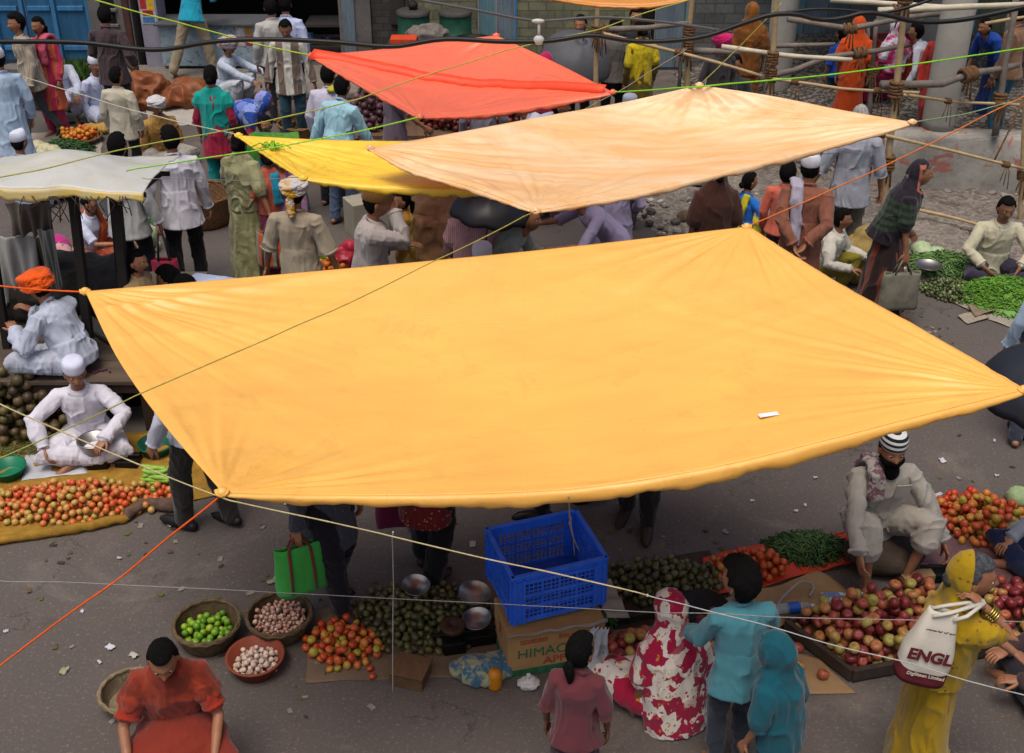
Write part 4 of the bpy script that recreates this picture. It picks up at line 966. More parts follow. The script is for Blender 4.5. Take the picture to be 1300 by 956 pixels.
rope('beige cord tying the orange canopy hem to the blue crate', [(722, 630, 2.02), (722, 662, 1.5), (735, 700, .75)], .005, BE, knots=(.0, .5))
rope('second strand of cord dropping into the blue crate', [(724, 655, 1.6), (727, 680, 1.1), (729, 706, .66)], .004, BE)
rope('olive rope stretched over the large orange tarpaulin', [(-20, 590, 2.35), (170, 498, 2.38), (420, 390, 2.40), (680, 268, 2.43)], .005, '98924a')
rope('yellow green rope between stall roof and coral tarpaulin', [(-20, 230, 2.6), (150, 189, 2.65), (320, 152, 2.7), (458, 117, 2.75), (530, 92, 2.75), (640, 60, 2.8), (760, 34, 2.9), (885, -4, 3.)], .0065, 'a3a34a')
rope('lime green rope holding the coral tarpaulin front corner', [(160, 217, 2.25), (330, 188, 2.35), (440, 168, 2.4), (533, 149, 2.4)], .008, '86c23a', knots=(1.,))
rope('lime rope pulling the coral tarpaulin far corner', [(100, -6, 2.9), (310, 50, 2.5), (395, 70, 2.4)], .010, 'a0b438', knots=(1.,))
rope('white cord running to the yellow tarpaulin corner', [(30, 97, 2.2), (100, 117, 2.25), (165, 136, 2.3), (240, 156, 2.3), (300, 171, 2.3)], .006, 'b3ac98', knots=(1.,))
rope('bright green rope passing over the cream tarpaulin peak', [(778, 117, 2.4), (888, 107, 2.62), (1080, 88, 2.7), (1320, 59, 2.8)], .010, '7cc02c')
rope('green cord from the cream tarpaulin corner to the lashed knob', [(1158, 155, 2.55), (1225, 143, 2.5), (1298, 126, 2.5)], .006, '7f9a70')
rope('orange cord rising from the large canopy to the scaffold', [(948, 288, 2.32), (1060, 236, 2.4), (1180, 180, 2.5), (1310, 116, 2.6)], .0075, 'c96a2c', knots=(0,))
rope('faded green cord from the cream peak up to the pillar', [(888, 108, 2.6), (935, 62, 2.9), (992, 4, 3.3)], .006, '98a05c')
rope('thin cord from the coral corner to the bamboo post', [(690, 165, 2.3), (780, 116, 2.4), (872, 62, 2.6)], .006, '8a7d64')
rope('grey wire from the stall roof to the yellow tarpaulin', [(180, 226, 2.), (290, 227, 2.2), (388, 226, 2.3)], .004, '77726a', name='wire', cat='wire')
rope('thin wire above the grey shirt walker', [(1030, 197, 2.2), (1150, 184, 2.2), (1320, 166, 2.3)], .003, '77736e', name='wire', cat='wire')
g = MB()                                                                # green cord end on the yellow sheet
for k in range(26):
    a = random.random()*6.28; l = random.uniform(.05, .16); g.tube([np.zeros(3), np.array([math.cos(a)*l*.6, math.sin(a)*l*.4, .03]), np.array([math.cos(a)*l, math.sin(a)*l*.6, .0])], .005, 4)
tag(g.build('cord_tuft', plain('green_cord', '7fae2c', .8), loc=G(347, 186, 2.3)+np.array([0, 0, .0])), 'frayed light green cord tuft lying on the yellow tarpaulin', 'cord')
# black cables overhead
def cable(label, pts, r, Yb, c='131212'):
    P = resample([GY(a, b, Yb) for a, b in pts], 90); g = MB(); g.tube(P-P[0], r, 10); tag(g.build('cable', plain('cable_'+c, c, .45, .1, 20, .1), loc=P[0]), label, 'cable')
cable('thick black cable sagging across the whole street', [(-20, 53), (100, 54), (205, 63), (270, 53), (330, 50), (430, 54), (500, 59), (560, 50), (640, 53), (700, 52), (750, 45), (800, 52), (850, 52), (900, 45), (940, 31), (985, 18), (1010, 18), (1040, 25), (1065, 24), (1100, 16), (1120, 18), (1160, 27), (1215, 26), (1260, 18), (1320, 4)], .0125, 6.2)
cable('thin grey wire joining the black cable', [(510, -4), (600, 12), (680, 26), (760, 22), (850, 29), (930, 41)], .0075, 6.3, '4a4a4c')
cable('thin black cable looping above the shutters', [(985, 18), (1030, 12), (1085, 14), (1110, 17), (1150, 10), (1175, 2), (1190, -4)], .008, 6.25)
g = MB(); g.ell((0, 0, 0), (.03, .02, .026)); g.ell((-.005, 0, .10), (.035, .015, .012)); g.tube([(0, 0, 0), (0, 0, .1)], .008, 8); tag(g.build('cable_clamp', plain('white_porcelain', 'b5b2ad', .4, .1), loc=GY(684, 51, 6.2)), 'small white cable clamp where wire meets black cable', 'clamp')
# ================================================================== goods for sale
def heap(c, rx, ry, rot, n, r, hgt=0., jit=.12, z0=0., tries=14, rnd=None, poly=None):
    """drop n balls of radius r over an elliptical footprint; hgt pulls them up into a mound"""
    rnd = rnd or random.Random(int(abs(c[0]*977+c[1]*131))); out = []; cs, sn = math.cos(rot), math.sin(rot)
    for k in range(n):
        best = None; rk = r*(1+jit*(rnd.random()*2-1))
        for t in range(tries):
            a, q = rnd.random()*6.2832, math.sqrt(rnd.random()); u, v = q*math.cos(a), q*math.sin(a)
            x, y = c[0]+cs*u*rx-sn*v*ry, c[1]+sn*u*rx+cs*v*ry
            if poly is not None and not poly(x, y): continue
            z = z0+rk
            for (X_, Y_, Z_, R_) in out:
                d2 = (x-X_)**2+(y-Y_)**2; s2 = (rk+R_)*.96
                if d2 < s2*s2: z = max(z, Z_+math.sqrt(s2*s2-d2))
            sc = z-hgt*(1-q*q)
            if best is None or sc < best[0]: best = (sc, x, y, z)
        if best: out.append((best[1], best[2], best[3], rk))
    return out
def fruit_mesh(name, m, prof_fn, nu=16, nv=11, stem=None):
    g = MB(); th = np.linspace(0, 2*PI, nu, endpoint=False); R = []
    for k in range(nv):
        p = PI*(k+.15)/(nv-1+.3); r, z = prof_fn(p); wob = 1+.03*np.cos(th*5+1)*math.sin(p)**2+.02*np.cos(th*2)
        R.append(np.stack([np.cos(th)*r*wob, np.sin(th)*r*wob, np.full(nu, z)], 1))
    R = R[::-1]; g.rings(np.array(R)); ms = [m]
    if stem: g.mi = 1; stem(g); ms.append(M_STEM)
    return g.mesh(name, ms)
M_STEM = plain('stem', '4d5a26', .8, .3)
def fruit_mat(name, stops, rough=.35, spots=None, top=None, spec=.4):
    t = NT(name); oi = t.n('ObjectInfo'); co = t.coord('Object')
    f = t.math('ADD', t.math('MULTIPLY', oi.outputs['Random'], .8), t.math('MULTIPLY', t.noise(t.coord('Object', loc=(0, 0, 0)), 22, 3, .6), .34))
    f = t.math('SUBTRACT', f, .07)
    c = t.ramp(f, [(p, lin(x)) for p, x in stops])
    if spots: c = t.mix(t.ramp(t.noise(co, 60, 2), [(.62, 0.), (.7, .5)]), c, lin(spots))
    t.base(c, rough, spec); t.bump(t.noise(co, 40, 3), .06, .004); return t.m
APPLE = fruit_mesh('apple', fruit_mat('apple_skin', [(0., '4a1418'), (.22, '6d2024'), (.42, '873430'), (.55, '9a4a34'), (.68, 'a87040'), (.82, 'a08a44'), (1., '848a3e')], .38), lambda p: (math.sin(p)*(1+.10*math.cos(p)), (math.cos(p)*.90-.22*math.exp(-(p/.42)**2)+.12*math.exp(-((PI-p)/.35)**2))), 18, 13, lambda g: g.tube([(0, 0, .62), (.03, .02, .95)], .045, 5))
TOMATO = fruit_mesh('tomato', fruit_mat('tomato_skin', [(0., '7d8a2c'), (.18, 'a08a30'), (.35, 'c07a2e'), (.6, 'b5502a'), (.85, 'a83c1e'), (1., '982a18')], .3), lambda p: (math.sin(p)*1.02, math.cos(p)*.84-.12*math.exp(-(p/.3)**2)), 14, 10, lambda g: g.ell((0, 0, .74), (.12, .12, .03), None, 6, 4))
TOMATO2 = fruit_mesh('tomato', fruit_mat('tomato_pale_skin', [(0., '93913f'), (.2, 'b08a48'), (.45, 'bd7038'), (.7, 'bd5228'), (.9, 'b8401e'), (1., '9d8d3c')], .3), lambda p: (math.sin(p)*.98, math.cos(p)*.92-.10*math.exp(-(p/.3)**2)), 14, 10, lambda g: g.ell((0, 0, .83), (.12, .12, .03), None, 6, 4))
LIME = fruit_mesh('lime', fruit_mat('lime_skin', [(0., '3f6a18'), (.4, '5f8c1e'), (.8, '86a52c'), (1., 'a0a83a')], .35), lambda p: (math.sin(p), math.cos(p)*1.06), 12, 9)
GARLIC = fruit_mesh('garlic_bulb', fruit_mat('garlic_skin', [(0., 'b99a88'), (.5, 'd0bfae'), (1., 'a98674')], .6), lambda p: (math.sin(p)*(1.0 if p > 1 else .75+.25*p), math.cos(p)*.8+.5*math.exp(-(p/.4)**2)), 12, 10)
BRINJ = fruit_mesh('eggplant', fruit_mat('eggplant_skin', [(0., '33301c'), (.3, '4c4a26'), (.55, '605c34'), (.75, '40362a'), (1., '7a7646')], .35, '6d7046'), lambda p: (math.sin(p)*.92, math.cos(p)*1.12), 12, 9, lambda g: (g.tube([(0, 0, 1.0), (.05, .02, 1.5)], .13, 5), g.rings([[(math.cos(a)*(.42+.18*(k%2))*f, math.sin(a)*(.42+.18*(k%2))*f, z) for k, a in enumerate(np.linspace(0, 6.283, 10, endpoint=False))] for f, z in ((1.45, .72), (.7, 1.06), (.2, 1.16))])))
CABB = None
def scatter(mesh, name, label, cat, group, P, upright=.5, squash=1.):
    rnd = random.Random(len(P)+len(label))
    for (x, y, z, r) in P:
        o = bpy.data.objects.new(name, mesh); COL.objects.link(o); o.location = (x, y, z); o.scale = (r*rnd.uniform(.9, 1.08), r*rnd.uniform(.9, 1.08), r*squash*rnd.uniform(.88, 1.08))
        if rnd.random() < upright: o.rotation_euler = (rnd.uniform(-.5, .5), rnd.uniform(-.5, .5), rnd.random()*6.28)
        else: o.rotation_euler = (rnd.uniform(-3, 3), rnd.uniform(-1.5, 1.5), rnd.random()*6.28)
        tag(o, label, cat, group)
def mat_cols(name, c, c2, rough=.9): return plain(name, c, rough, .2, 6, .4, 60)
def sheet(name, label, cat, pts, z, m, amp=.012, N=40, M=30, z_edge=0., struct=False, solid=.004):
    """pts: four photo points, z the height; a crumpled cloth or paper on the ground"""
    a, b, c, d = [G(p[0], p[1], z) for p in pts]; u = np.linspace(0, 1, N)[None, :, None]; v = np.linspace(0, 1, M)[:, None, None]
    S = (1-v)*((1-u)*a+u*b)+v*((1-u)*d+u*c); q = S.reshape(-1, 3); sd = len(label)
    U, V = np.meshgrid(np.linspace(0, 1, N), np.linspace(0, 1, M)); e = np.minimum(np.minimum(U, 1-U), np.minimum(V, 1-V)).ravel()
    q[:, :2] += np.stack([vn(q*5+sd, 1), vn(q*5+sd, 2)], 1)*.025*(e < .02)[:, None]
    q[:, 2] += amp*(.6+ridge(q*[4, 4, 0]+sd, 3)*.6+.4*vn(q*[11, 11, 0]+sd, 4))+z_edge*np.exp(-e/.02)
    q[:, 2] = np.maximum(q[:, 2], z+.003)
    ce = S.reshape(-1, 3).mean(0); g = MB(); g.grid(S-ce); o = g.build(name, m, loc=ce, solid=solid); tag(o, label, cat); return o
def roll(label, pts, r, m, name='rolled_mat_edge', cat='mat'):
    P = resample([G(p[0], p[1], r) for p in pts], 50); g = MB(); rr = r*(1+.18*vn(P*6, 4)+.1*vn(P*22, 5)); rr[0] *= .6; rr[-1] *= .6
    g.tube(P-P[0], rr, 14, round_=True); V = g.v[0]; V += np.stack([vn((V+P[0])*20, i) for i in (1, 2, 3)], 1)*.008; tag(g.build(name, m, loc=P[0]), label, cat)
BRC = ['33301c', '4c4a26', '605c34', '40362a', '7a7646']; APC = ['4a1418', '6d2024', '873430', '9a4a34', 'a87040', 'a08a44']; TOMC = ['93913f', 'c07a2e', 'c4501e', 'b83214', 'a51d10']; TOMC2 = ['93913f', 'b08a48', 'bd7038', 'bd5228', 'b8401e', '9d8d3c']
def split_heap(P, n, label, name, cols, cat='tomatoes'):
    """the n topmost fruits stay single, the rest of the heap becomes one mass"""
    P = sorted(P, key=lambda p: -(p[2]-.25*p[1])); g = MB()
    for (x, y, z, r) in P[n:]: g.ell((x, y, z), (r, r, r*.88), euler(random.random(), random.random(), 0), 10, 7)
    if g.n: tag(g.build(name, isl(name+'_skin', cols, .35, .4)), label, cat, kind='stuff')
    return P[:n]
M_YMAT = plain('ochre_sacking', '8d6a24', .95, .3, 9, .6, 90); M_PMAT = plain('mauve_sacking', '6d4f50', .95, .2, 7, .5, 90); M_BROWNP = plain('brown_packing_sheet', '6a5846', .9, .2, 6, .4); M_SACK = plain('jute_sacking', '6c5a40', .95, .3, 12, .7, 120)
M_TAN = plain('tan_cardboard', '8b6f4e', .9, .15, 5, .25); M_WHITES = plain('white_polythene', 'a9abb0', .45, .12, 6, .3); M_NEWS = plain('newsprint', '9a948a', .9, .3, 40, .2)
STEEL = plain('dull_steel', '9d9a94', .36, .12, 8, .1, metal=1.); IRON = plain('black_iron', '201d1b', .5, .25, 10, .3, metal=.6); BRASSY = plain('dull_brass', '9a7a3c', .35, .2, 8, .1, metal=1.)
# ---------- left: the tomato seller's pitch
sheet('mat', 'ochre sack mat spread beneath the seated tomato seller', 'mat', [(-30, 560), (235, 548), (330, 620), (-30, 692)], .0, M_YMAT, .012)
roll('rolled ochre mat edge in front of the long tomato heap', [(-30, 690), (60, 676), (110, 668), (163, 657)], .035, M_YMAT)
roll('rolled brown sack edge tied with white cloth by the tomato heap', [(158, 655), (185, 640), (210, 641), (238, 644)], .045, plain('brown_sack_edge', '5a463a', .95, .35, 14, .6))
lc = G(85, 642); P = heap((lc[0]+.02, lc[1]), .84, .265, .10, 360, .0262, .13)
P = split_heap(P, 150, 'more half ripe tomatoes lying lower in the long heap', 'tomato_layer', TOMC2)
scatter(TOMATO2, 'tomato', 'half ripe tomato in the long heap before the white capped seller', 'tomato', 'tomatoes in the long heap on the ochre mat', P)
def cuc_mesh():
    g = MB(); g.tube([(-.085, .012, 0), (-.05, 0, 0), (0, -.006, 0), (.05, 0, 0), (.085, .014, 0)], [.014, .0185, .0195, .018, .012], 10, round_=True); return g.mesh('cucumber', plain('cucumber_skin', '7fa33c', .45, .25, 25))
CUC = cuc_mesh(); c0 = G(210, 612)
for k in range(16):
    a = (k % 4)-1.5; o = bpy.data.objects.new('cucumber', CUC); COL.objects.link(o); o.location = (c0[0]+random.uniform(-.09, .09), c0[1]+a*.042+random.uniform(-.01, .01), .024+.034*(k//4)*(1-abs(a)*.25)); o.rotation_euler = (random.random()*6, random.uniform(-.15, .15), random.uniform(-.5, .35)); tag(o, 'pale green cucumber stacked at the end of the tomato heap', 'cucumber', 'cucumbers beside the long tomato heap')
def basin(label, px, py, r, h, m, z=0., inside=None, cat='basin', name='basin', lip=.012):
    p = G(px, py, z); g = MB(); g.lathe([(.0, .006), (r*.70, .006), (r*.78, .012), (r*.97, h), (r+lip, h+.003), (r+lip, h-.008), (r*1.0, h-.012), (r*.8, 0), (0, 0)], 36)
    e = empty(name, (p[0], p[1], z+.004)); tag(e, label, cat); g.build('bowl', m, e)
    return e
GREENP = plain('green_plastic', '12694a', .35, .12, 6, .05)
basin('dark green plastic basin beside the tomato seller knee', 12, 604, .125, .085, GREENP)
basin('green plastic basin with dark inside by the dark trousers', 200, 574, .13, .085, plain('dark_green_plastic', '174f3a', .4, .15))
b_ = basin('shiny steel bowl resting on the black weighing scale', 122, 572, .115, .10, STEEL, .13); 
e = empty('weighing_scale', G(140, 590)); tag(e, 'black iron weighing scale under the steel bowl', 'scale'); g = MB(); g.box((-.07, 0, .045), (.16, .17, .08)); g.box((.14, .01, .035), (.17, .15, .06)); g.box((.03, 0, .09), (.42, .03, .02)); g.build('body', IRON, e, False, bevel=.008)
for dx in (-.07,): g = MB(); g.lathe([(0, .125), (.05, .125), (.03, .09), (0, .09)], 16, c=(dx, .02, 0)); g.build('pan_support', IRON, e)
g = MB(); g.tube([(.02, .0, .09), (.02, 0, .2), (.06, 0, .2), (.06, 0, .09)], .006, 6); g.build('pointer_frame', IRON, e)
sheet('plastic_sheet', 'dirty white plastic sheet under the seller knee', 'plastic sheet', [(30, 580), (95, 575), (110, 600), (30, 612)], .004, M_WHITES, .012, 24, 18)
# greens and dark produce behind the seller, below the platform
def strands(label, name, c, rx, ry, rot, n, L, r, cols, hgt=.08, z=0., up=.12, rough=.5, seg=5):
    g = MB(); cs, sn = math.cos(rot), math.sin(rot)
    for k in range(n):
        a, q = random.random()*6.283, math.sqrt(random.random()); u, v = q*math.cos(a)*rx, q*math.sin(a)*ry; x, y = cs*u-sn*v, sn*u+cs*v; zz = hgt*(1-q**2.2)*random.uniform(.75, 1.05)+r
        t = random.random()*6.283; d = np.array([math.cos(t), math.sin(t), random.uniform(-up, up)]); n_ = np.array([-d[1], d[0], 0])*random.uniform(-.25, .25); l = L*random.uniform(.7, 1.15); b = np.array([x, y, zz])
        g.tube([b-d*l*.5, b+n_*l*.5+np.array([0, 0, l*.05]), b+d*l*.5], [r*.7, r, r*.45], seg)
    g.lathe([(rx*.99, .0), (rx*.9, hgt*.18), (rx*.6, hgt*.62), (rx*.25, hgt*.9), (0, hgt*.93)], 24)
    if rx != ry:
        V = g.v[-1]; V[:, 1] *= ry/rx; V[:, :2] = np.stack([cs*V[:, 0]-sn*V[:, 1], sn*V[:, 0]+cs*V[:, 1]], 1)
    o = g.build(name, isl(name+'_skin', cols, rough, .35), loc=(c[0], c[1], z)); tag(o, label, name.replace('_', ' '), kind='stuff'); return o
strands('mixed green herbs and stalks on the ground behind the tomato seller', 'herb_heap', G(35, 566), .35, .18, 0, 420, .07, .0035, ['4c4a1c', '625c22', '39401a', '7a6b2a'], .05)
def bulk(label, name, c, rx, ry, rot, n, r, cols, hgt=.1, z=0., rough=.5, sq=.9):
    g = MB()
    for (x, y, zz, rr) in heap((c[0], c[1]), rx, ry, rot, n, r, hgt, .25, 0., 6): g.ell((x-c[0], y-c[1], zz), (rr, rr, rr*sq), euler(random.random(), random.random(), 0), 8, 6)
    o = g.build(name, isl(name+'_skin', cols, rough, .35), loc=(c[0], c[1], z)); tag(o, label, name.replace('_', ' '), kind='stuff'); return o
bulk('dim mound of onions and gourds stacked under the stall platform', 'vegetable_mound', G(36, 545), .45, .32, 0, 230, .04, ['2d2219', '4a3826', '5c5230', '38301f', '63512f', '273018'], .4)
# ---------- platform of the stall
e = empty('stall_platform', (-4.3, 8.6, 0)); tag(e, 'worn plank platform carrying the orange turbaned man', 'platform'); o_ = np.array(e.location)
for k in range(6): g = MB(); y = 7.86+k*.33; g.box((0, y-8.6+.16, .47), (3.0, .322, .035)); g.build('plank', plain('platform_plank%d' % (k % 3), ['55473a', '4a3e34', '5d5043'][k % 3], .85, .3, 4, .4, stretch=(.3, 3, 1)), e, False, bevel=.004)
g = MB(); g.box((0, -.70, .41), (3.0, .05, .08)); g.box((0, 1.2, .41), (3.0, .05, .08)); g.build('frame_beam', M_WOODD, e, False, bevel=.005)
for x in (1.42, -1.3): 
    for y in (-.66, 1.2): g = MB(); g.box((x, y, .20), (.08, .08, .40)); g.build('leg', M_WOODD, e, False, bevel=.006)
union('dark_bundle', MB().ell((0, 0, .22), (.62, .42, .26), None, 18, 10).ell((.45, .05, .2), (.4, .36, .22)).ell((-.5, .1, .2), (.5, .36, .24)), plain('dark_tarp_bundle', '2b2622', .8, .3, 6, .5), {'loc': (-3.95, 9.1, .49), 'label': 'big dark cloth covered bundle behind the orange turban', 'category': 'bundle'}, .02, 3, lambda V, N: V+N*(.03*ridge(V*5, 3)+.012*ridge(V*13, 4))[:, None])
g = MB(); g.bar((0, 0, 0), (.52, -.42, -.06), .13, .035); tag(g.build('plank', plain('grey_loose_plank', '4f4b46', .8, .3, 8), None, False, loc=G(102, 402, .58), bevel=.006), 'short grey board sticking out past the platform corner', 'plank')
for (px, py, Y, w, h, c, lab) in ((142, 470, 8.05, .12, .36, '14555a', 'turquoise cloth strip hanging from the platform corner'), (122, 470, 8.0, .24, .34, '4b2638', 'dim purple cloth hanging under the platform edge'), (166, 455, 8.4, .26, .42, '5c4322', 'ochre brown sack hanging behind the platform leg')): hang_cloth(px, py, Y, w, h, cloth(c), lab, seed=len(lab))
# ---------- centre front: baskets, bowls, small heaps
def basket(label, px, py, r, h, c, z=0.):
    p = G(px, py, z); e = empty('basket', (p[0], p[1], z+.003)); tag(e, label, 'basket'); m = plain('woven_cane_'+c, c, .8, .35, 30, .6, 120); g = MB(); rows = 15; prof = []
    for k in range(rows): t = k/(rows-1); prof.append((r*(.74+.26*t**.7), h*t))
    g.lathe(prof, 84, wob=lambda th, z_: .030*np.sin(th*21+(PI if int(round(z_/h*(rows-1))) % 2 else 0))); g.build('weave', m, e, solid=.009)
    g = MB(); th = np.linspace(0, 2*PI, 61)
    for k in range(3): g.tube(np.stack([np.cos(th)*(r+.004*math.sin(k*2)), np.sin(th)*(r+.004*math.cos(k*2)), h+.006*np.sin(th*15+k*2.1)+.004*k], 1), .011, 6, cap=False)
    g.build('rim', m, e); g = MB(); g.lathe([(r*.76, .012), (0, .012)], 30); g.build('base', m, e); return np.array([p[0], p[1], z])
p = basket('round woven basket half full of green limes', 266, 812, .20, .135, '5d4c33'); scatter(LIME, 'lime', 'small green lime in the woven basket', 'lime', 'limes in the basket', heap((p[0], p[1]), .145, .145, 0, 62, .0215, .0, .1, .035), .3)
p = basket('round woven basket of pale shallots behind the clay bowl', 357, 800, .20, .125, '57452f'); bulk('pale pink shallot cloves filling the rear basket', 'shallot_heap', p, .155, .155, 0, 330, .0125, ['b8907a', 'a67a66', 'c9ab97', '8f6450'], .03, .04, .5, 1.3)
p = basket('far woven basket lying open by the striped shirt man', 383, 172, .30, .17, '7a5b36'); p = basket('deep round cane basket standing behind the white shirt man', 262, 282, .34, .34, '6d4f33'); p = basket('pale cane basket just in front of the red sari woman', 168, 893, .17, .10, '7a6b52')
bulk('dried husks inside the far open basket', 'husk_heap', G(383, 172), .22, .22, 0, 70, .03, ['6a5030', '54402a', '7d6338'], .02, .03)
e = basin('red brown clay bowl holding garlic bulbs', 326, 848, .165, .10, plain('terracotta', '7b3a26', .6, .15, 5, .15)); q = np.array(e.location); scatter(GARLIC, 'garlic_bulb', 'white garlic bulb in the clay bowl', 'garlic', 'garlic bulbs in the clay bowl', heap((q[0], q[1]), .135, .135, 0, 78, .0175, .03, .2, .02), .3)
c = G(437, 822); scatter(TOMATO, 'tomato', 'red or green tomato in the small loose heap beside the baskets', 'tomato', 'tomatoes in the small heap beside the baskets', split_heap(heap((c[0], c[1]), .25, .19, -.3, 92, .026, .06), 66, 'more tomatoes lying lower in the small loose heap', 'tomato_layer', TOMC), .4)
for (px, py) in ((419, 853), (429, 852), (470, 852), (473, 862)): q = G(px, py); scatter(TOMATO, 'tomato', 'stray tomato lying near the wooden box lid', 'tomato', 'stray tomatoes by the wooden box', [(q[0], q[1], .024, .024)])
sheet('mat', 'brown sacking beneath the eggplants and small tomatoes', 'mat', [(398, 775), (640, 735), (660, 860), (385, 868)], .0, M_BROWNP, .006)
c = G(537, 790); scatter(BRINJ, 'eggplant', 'small dark green eggplant in the wide heap behind the blue crate', 'eggplant', 'eggplants in the wide heap beside the blue crate', split_heap(heap((c[0]-.02, c[1]+.02), .48, .35, 0, 290, .0245, .10), 200, 'more dark green eggplants lower in the wide heap', 'eggplant_layer', BRC, 'eggplants'), .1)
# pans and scale by the crate
def dish(label, px, py, z, r, m, tilt=(0, 0), name='pan', cat='pan'):
    p = G(px, py, z); g = MB(); g.lathe([(0, .0), (r*.5, .004), (r*.85, .02), (r, .036), (r*1.03, .038), (r*1.0, .030), (r*.8, .012), (0, -.008)], 32); o = g.build(name, m, loc=p); o.rotation_euler = (tilt[0], tilt[1], 0); tag(o, label, cat)
dish('round steel scale pan lying on top of the eggplants', 528, 747, .13, .088, STEEL, (.15, .1)); dish('steel scale pan hanging at the corner of the blue crate', 602, 757, .16, .10, STEEL, (.1, .1)); dish('second steel scale pan beside the cardboard box', 606, 790, .15, .09, STEEL, (.1, -.1))
e = empty('weighing_scale', G(588, 822)); tag(e, 'black iron balance with round weight beside the cardboard box', 'scale'); g = MB(); g.box((-.06, .0, .05), (.14, .15, .09), euler(0, 0, .2)); g.box((.12, .05, .05), (.26, .10, .08), euler(0, 0, .2)); g.box((.03, .02, .12), (.46, .03, .02), euler(0, 0, .2)); g.build('body', IRON, e, False, bevel=.01)
g = MB(); g.lathe([(0, .13), (.03, .13), (.032, .15), (.075, .155), (.078, .185), (.07, .19), (.022, .19), (.018, .17), (0, .17)], 24, c=(-.06, 0, 0)); g.build('weight', plain('rusty_weight', '4b3527', .6, .3, 20, metal=.5), e)
g = MB(); g.box((0, 0, .05), (.20, .17, .10), euler(0, 0, -.28)); g.box((0, 0, .104), (.22, .19, .014), euler(0, 0, -.28)); tag(g.build('wooden_box', plain('box_plank', '5f452d', .8, .3, 9, .4, stretch=(1, .3, 1)), None, False, loc=G(522, 862), bevel=.004), 'small brown wooden box in front of the eggplants', 'box')
union('cloth_bundle', MB().ell((0, 0, .06), (.16, .11, .07)).ell((.10, .05, .05), (.1, .1, .06)).ell((-.09, .03, .05), (.1, .08, .05)), cloth('3a5f74', '8d8a6a', 'mottle', 14), {'loc': G(612, 860), 'label': 'crumpled blue and yellow printed cloth bundle beside the box', 'category': 'bundle'}, .009, 1, lambda V, N: V+N*(.012*ridge(V*14, 3)+.006*ridge(V*33, 4))[:, None])
g = MB(); g.lathe([(0, 0), (.04, 0), (.045, .02), (.042, .1), (.03, .13), (0, .135)], 20); tag(g.build('plastic_pot', plain('orange_plastic', 'b5700f', .4, .15), loc=G(628, 872)), 'small orange plastic pot standing beside the cardboard box', 'pot')
# ---------- cardboard apple box and blue crate
def text(body, size, m, parent, loc, rot, name='lettering', sx=1., bold=.0):
    cu = bpy.data.curves.new(name, 'FONT'); cu.body = body; cu.size = size; cu.extrude = .0006; cu.offset = bold; cu.align_x = 'CENTER'; cu.align_y = 'CENTER'; cu.materials.append(m)
    o = bpy.data.objects.new(name, cu); COL.objects.link(o); FONTS.append(o); o.parent = parent; o.location = loc; o.rotation_euler = rot; o.scale = (sx, 1, 1); return o
bp = G(645, 862); byaw = .24; e = empty('cardboard_box', (bp[0], bp[1], 0), byaw); tag(e, 'printed brown cardboard apple box standing under the blue crate', 'box'); BW, BD, BH = .60, .36, .33
M_CARD = plain('corrugated_card', 'a17c50', .9, .18, 5, .2, 50); M_GRN = plain('print_green', '2c5f40', .85, .5, 16); M_REDP = plain('print_red', '9a4630', .85, .45, 18)
g = MB(); g.box((BW/2, BD/2, BH/2), (BW, BD, BH)); g.build('carton', M_CARD, e, False, bevel=.006)
for (c_, s_) in (((BW/2, -.0015, .03), (BW-.004, .003, .056)), ((-.0015, BD/2, .03), (.003, BD-.004, .056))): g = MB(); g.box(c_, s_); g.build('green_band', M_GRN, e, False)
g = MB()
for k in range(2):                                                        # open torn flaps
    R = []
    for j in range(12):
        v = j/11; R.append([(BW*i/24, -.02-.02*v+(.05*v if k else 0), BH+.012+.03*math.sin(v*2.6)*(.6+.4*math.sin(i*.9+k*2))-.0*v+.012*vn(np.array([[i*.3, j*.4, k]]), 3)[0]) if not k else (BW+.01+.14*v, BD*i/24, BH+.02-.03*v+.01*math.sin(i*.8)) for i in range(25)])
    g.grid(R)
g.build('flap', plain('grey_card', '857c70', .9, .15, 8), e, solid=.004)
RX = PI/2
text('HIMACHAL', .098, M_GRN, e, (.30, -.003, .175), (RX, 0, 0), sx=1.0, bold=0.); text('APPLES', .078, M_REDP, e, (.35, -.003, .098), (RX, 0, 0), sx=1.1, bold=.0012)
g = MB(); g.ell((-.0015, .2, .24), (.002, .035, .03)); g.build('red_emblem', M_REDP, e); t = NT('worn_red_print'); t.base(t.mix(t.ramp(t.noise(t.coord('Object', (3, 1, 1)), 38, 3, .7, .6), [(.46, 0.), (.52, 1.)]), lin('8f6d45'), lin('9a4630')), .9, .2)
for (x_, w_) in ((.16, .17), (.40, .18)): g = MB(); g.box((x_, -.0015, .268), (w_, .003, .03)); g.build('faded_print', t.m, e, False)
g = MB(); g.box((-.0015, .2, .19), (.003, .06, .02)); g.build('faded_print', t.m, e, False)
CW, CD, CH = .58, .48, .36; cp = G(652, 797, BH+.045); e = empty('plastic_crate', (cp[0]-.005, cp[1]+.02, BH+.047), .24); e.rotation_euler = (0.0, 0.0, .33); tag(e, 'bright blue plastic crate with lattice sides on the cardboard box', 'crate')
BLUEP = plain('blue_plastic', '2c66d6', .38, .22, 9, .05, spec=.45); BLUE2 = plain('scuffed_blue_plastic', '2450a8', .5, .15, 9)
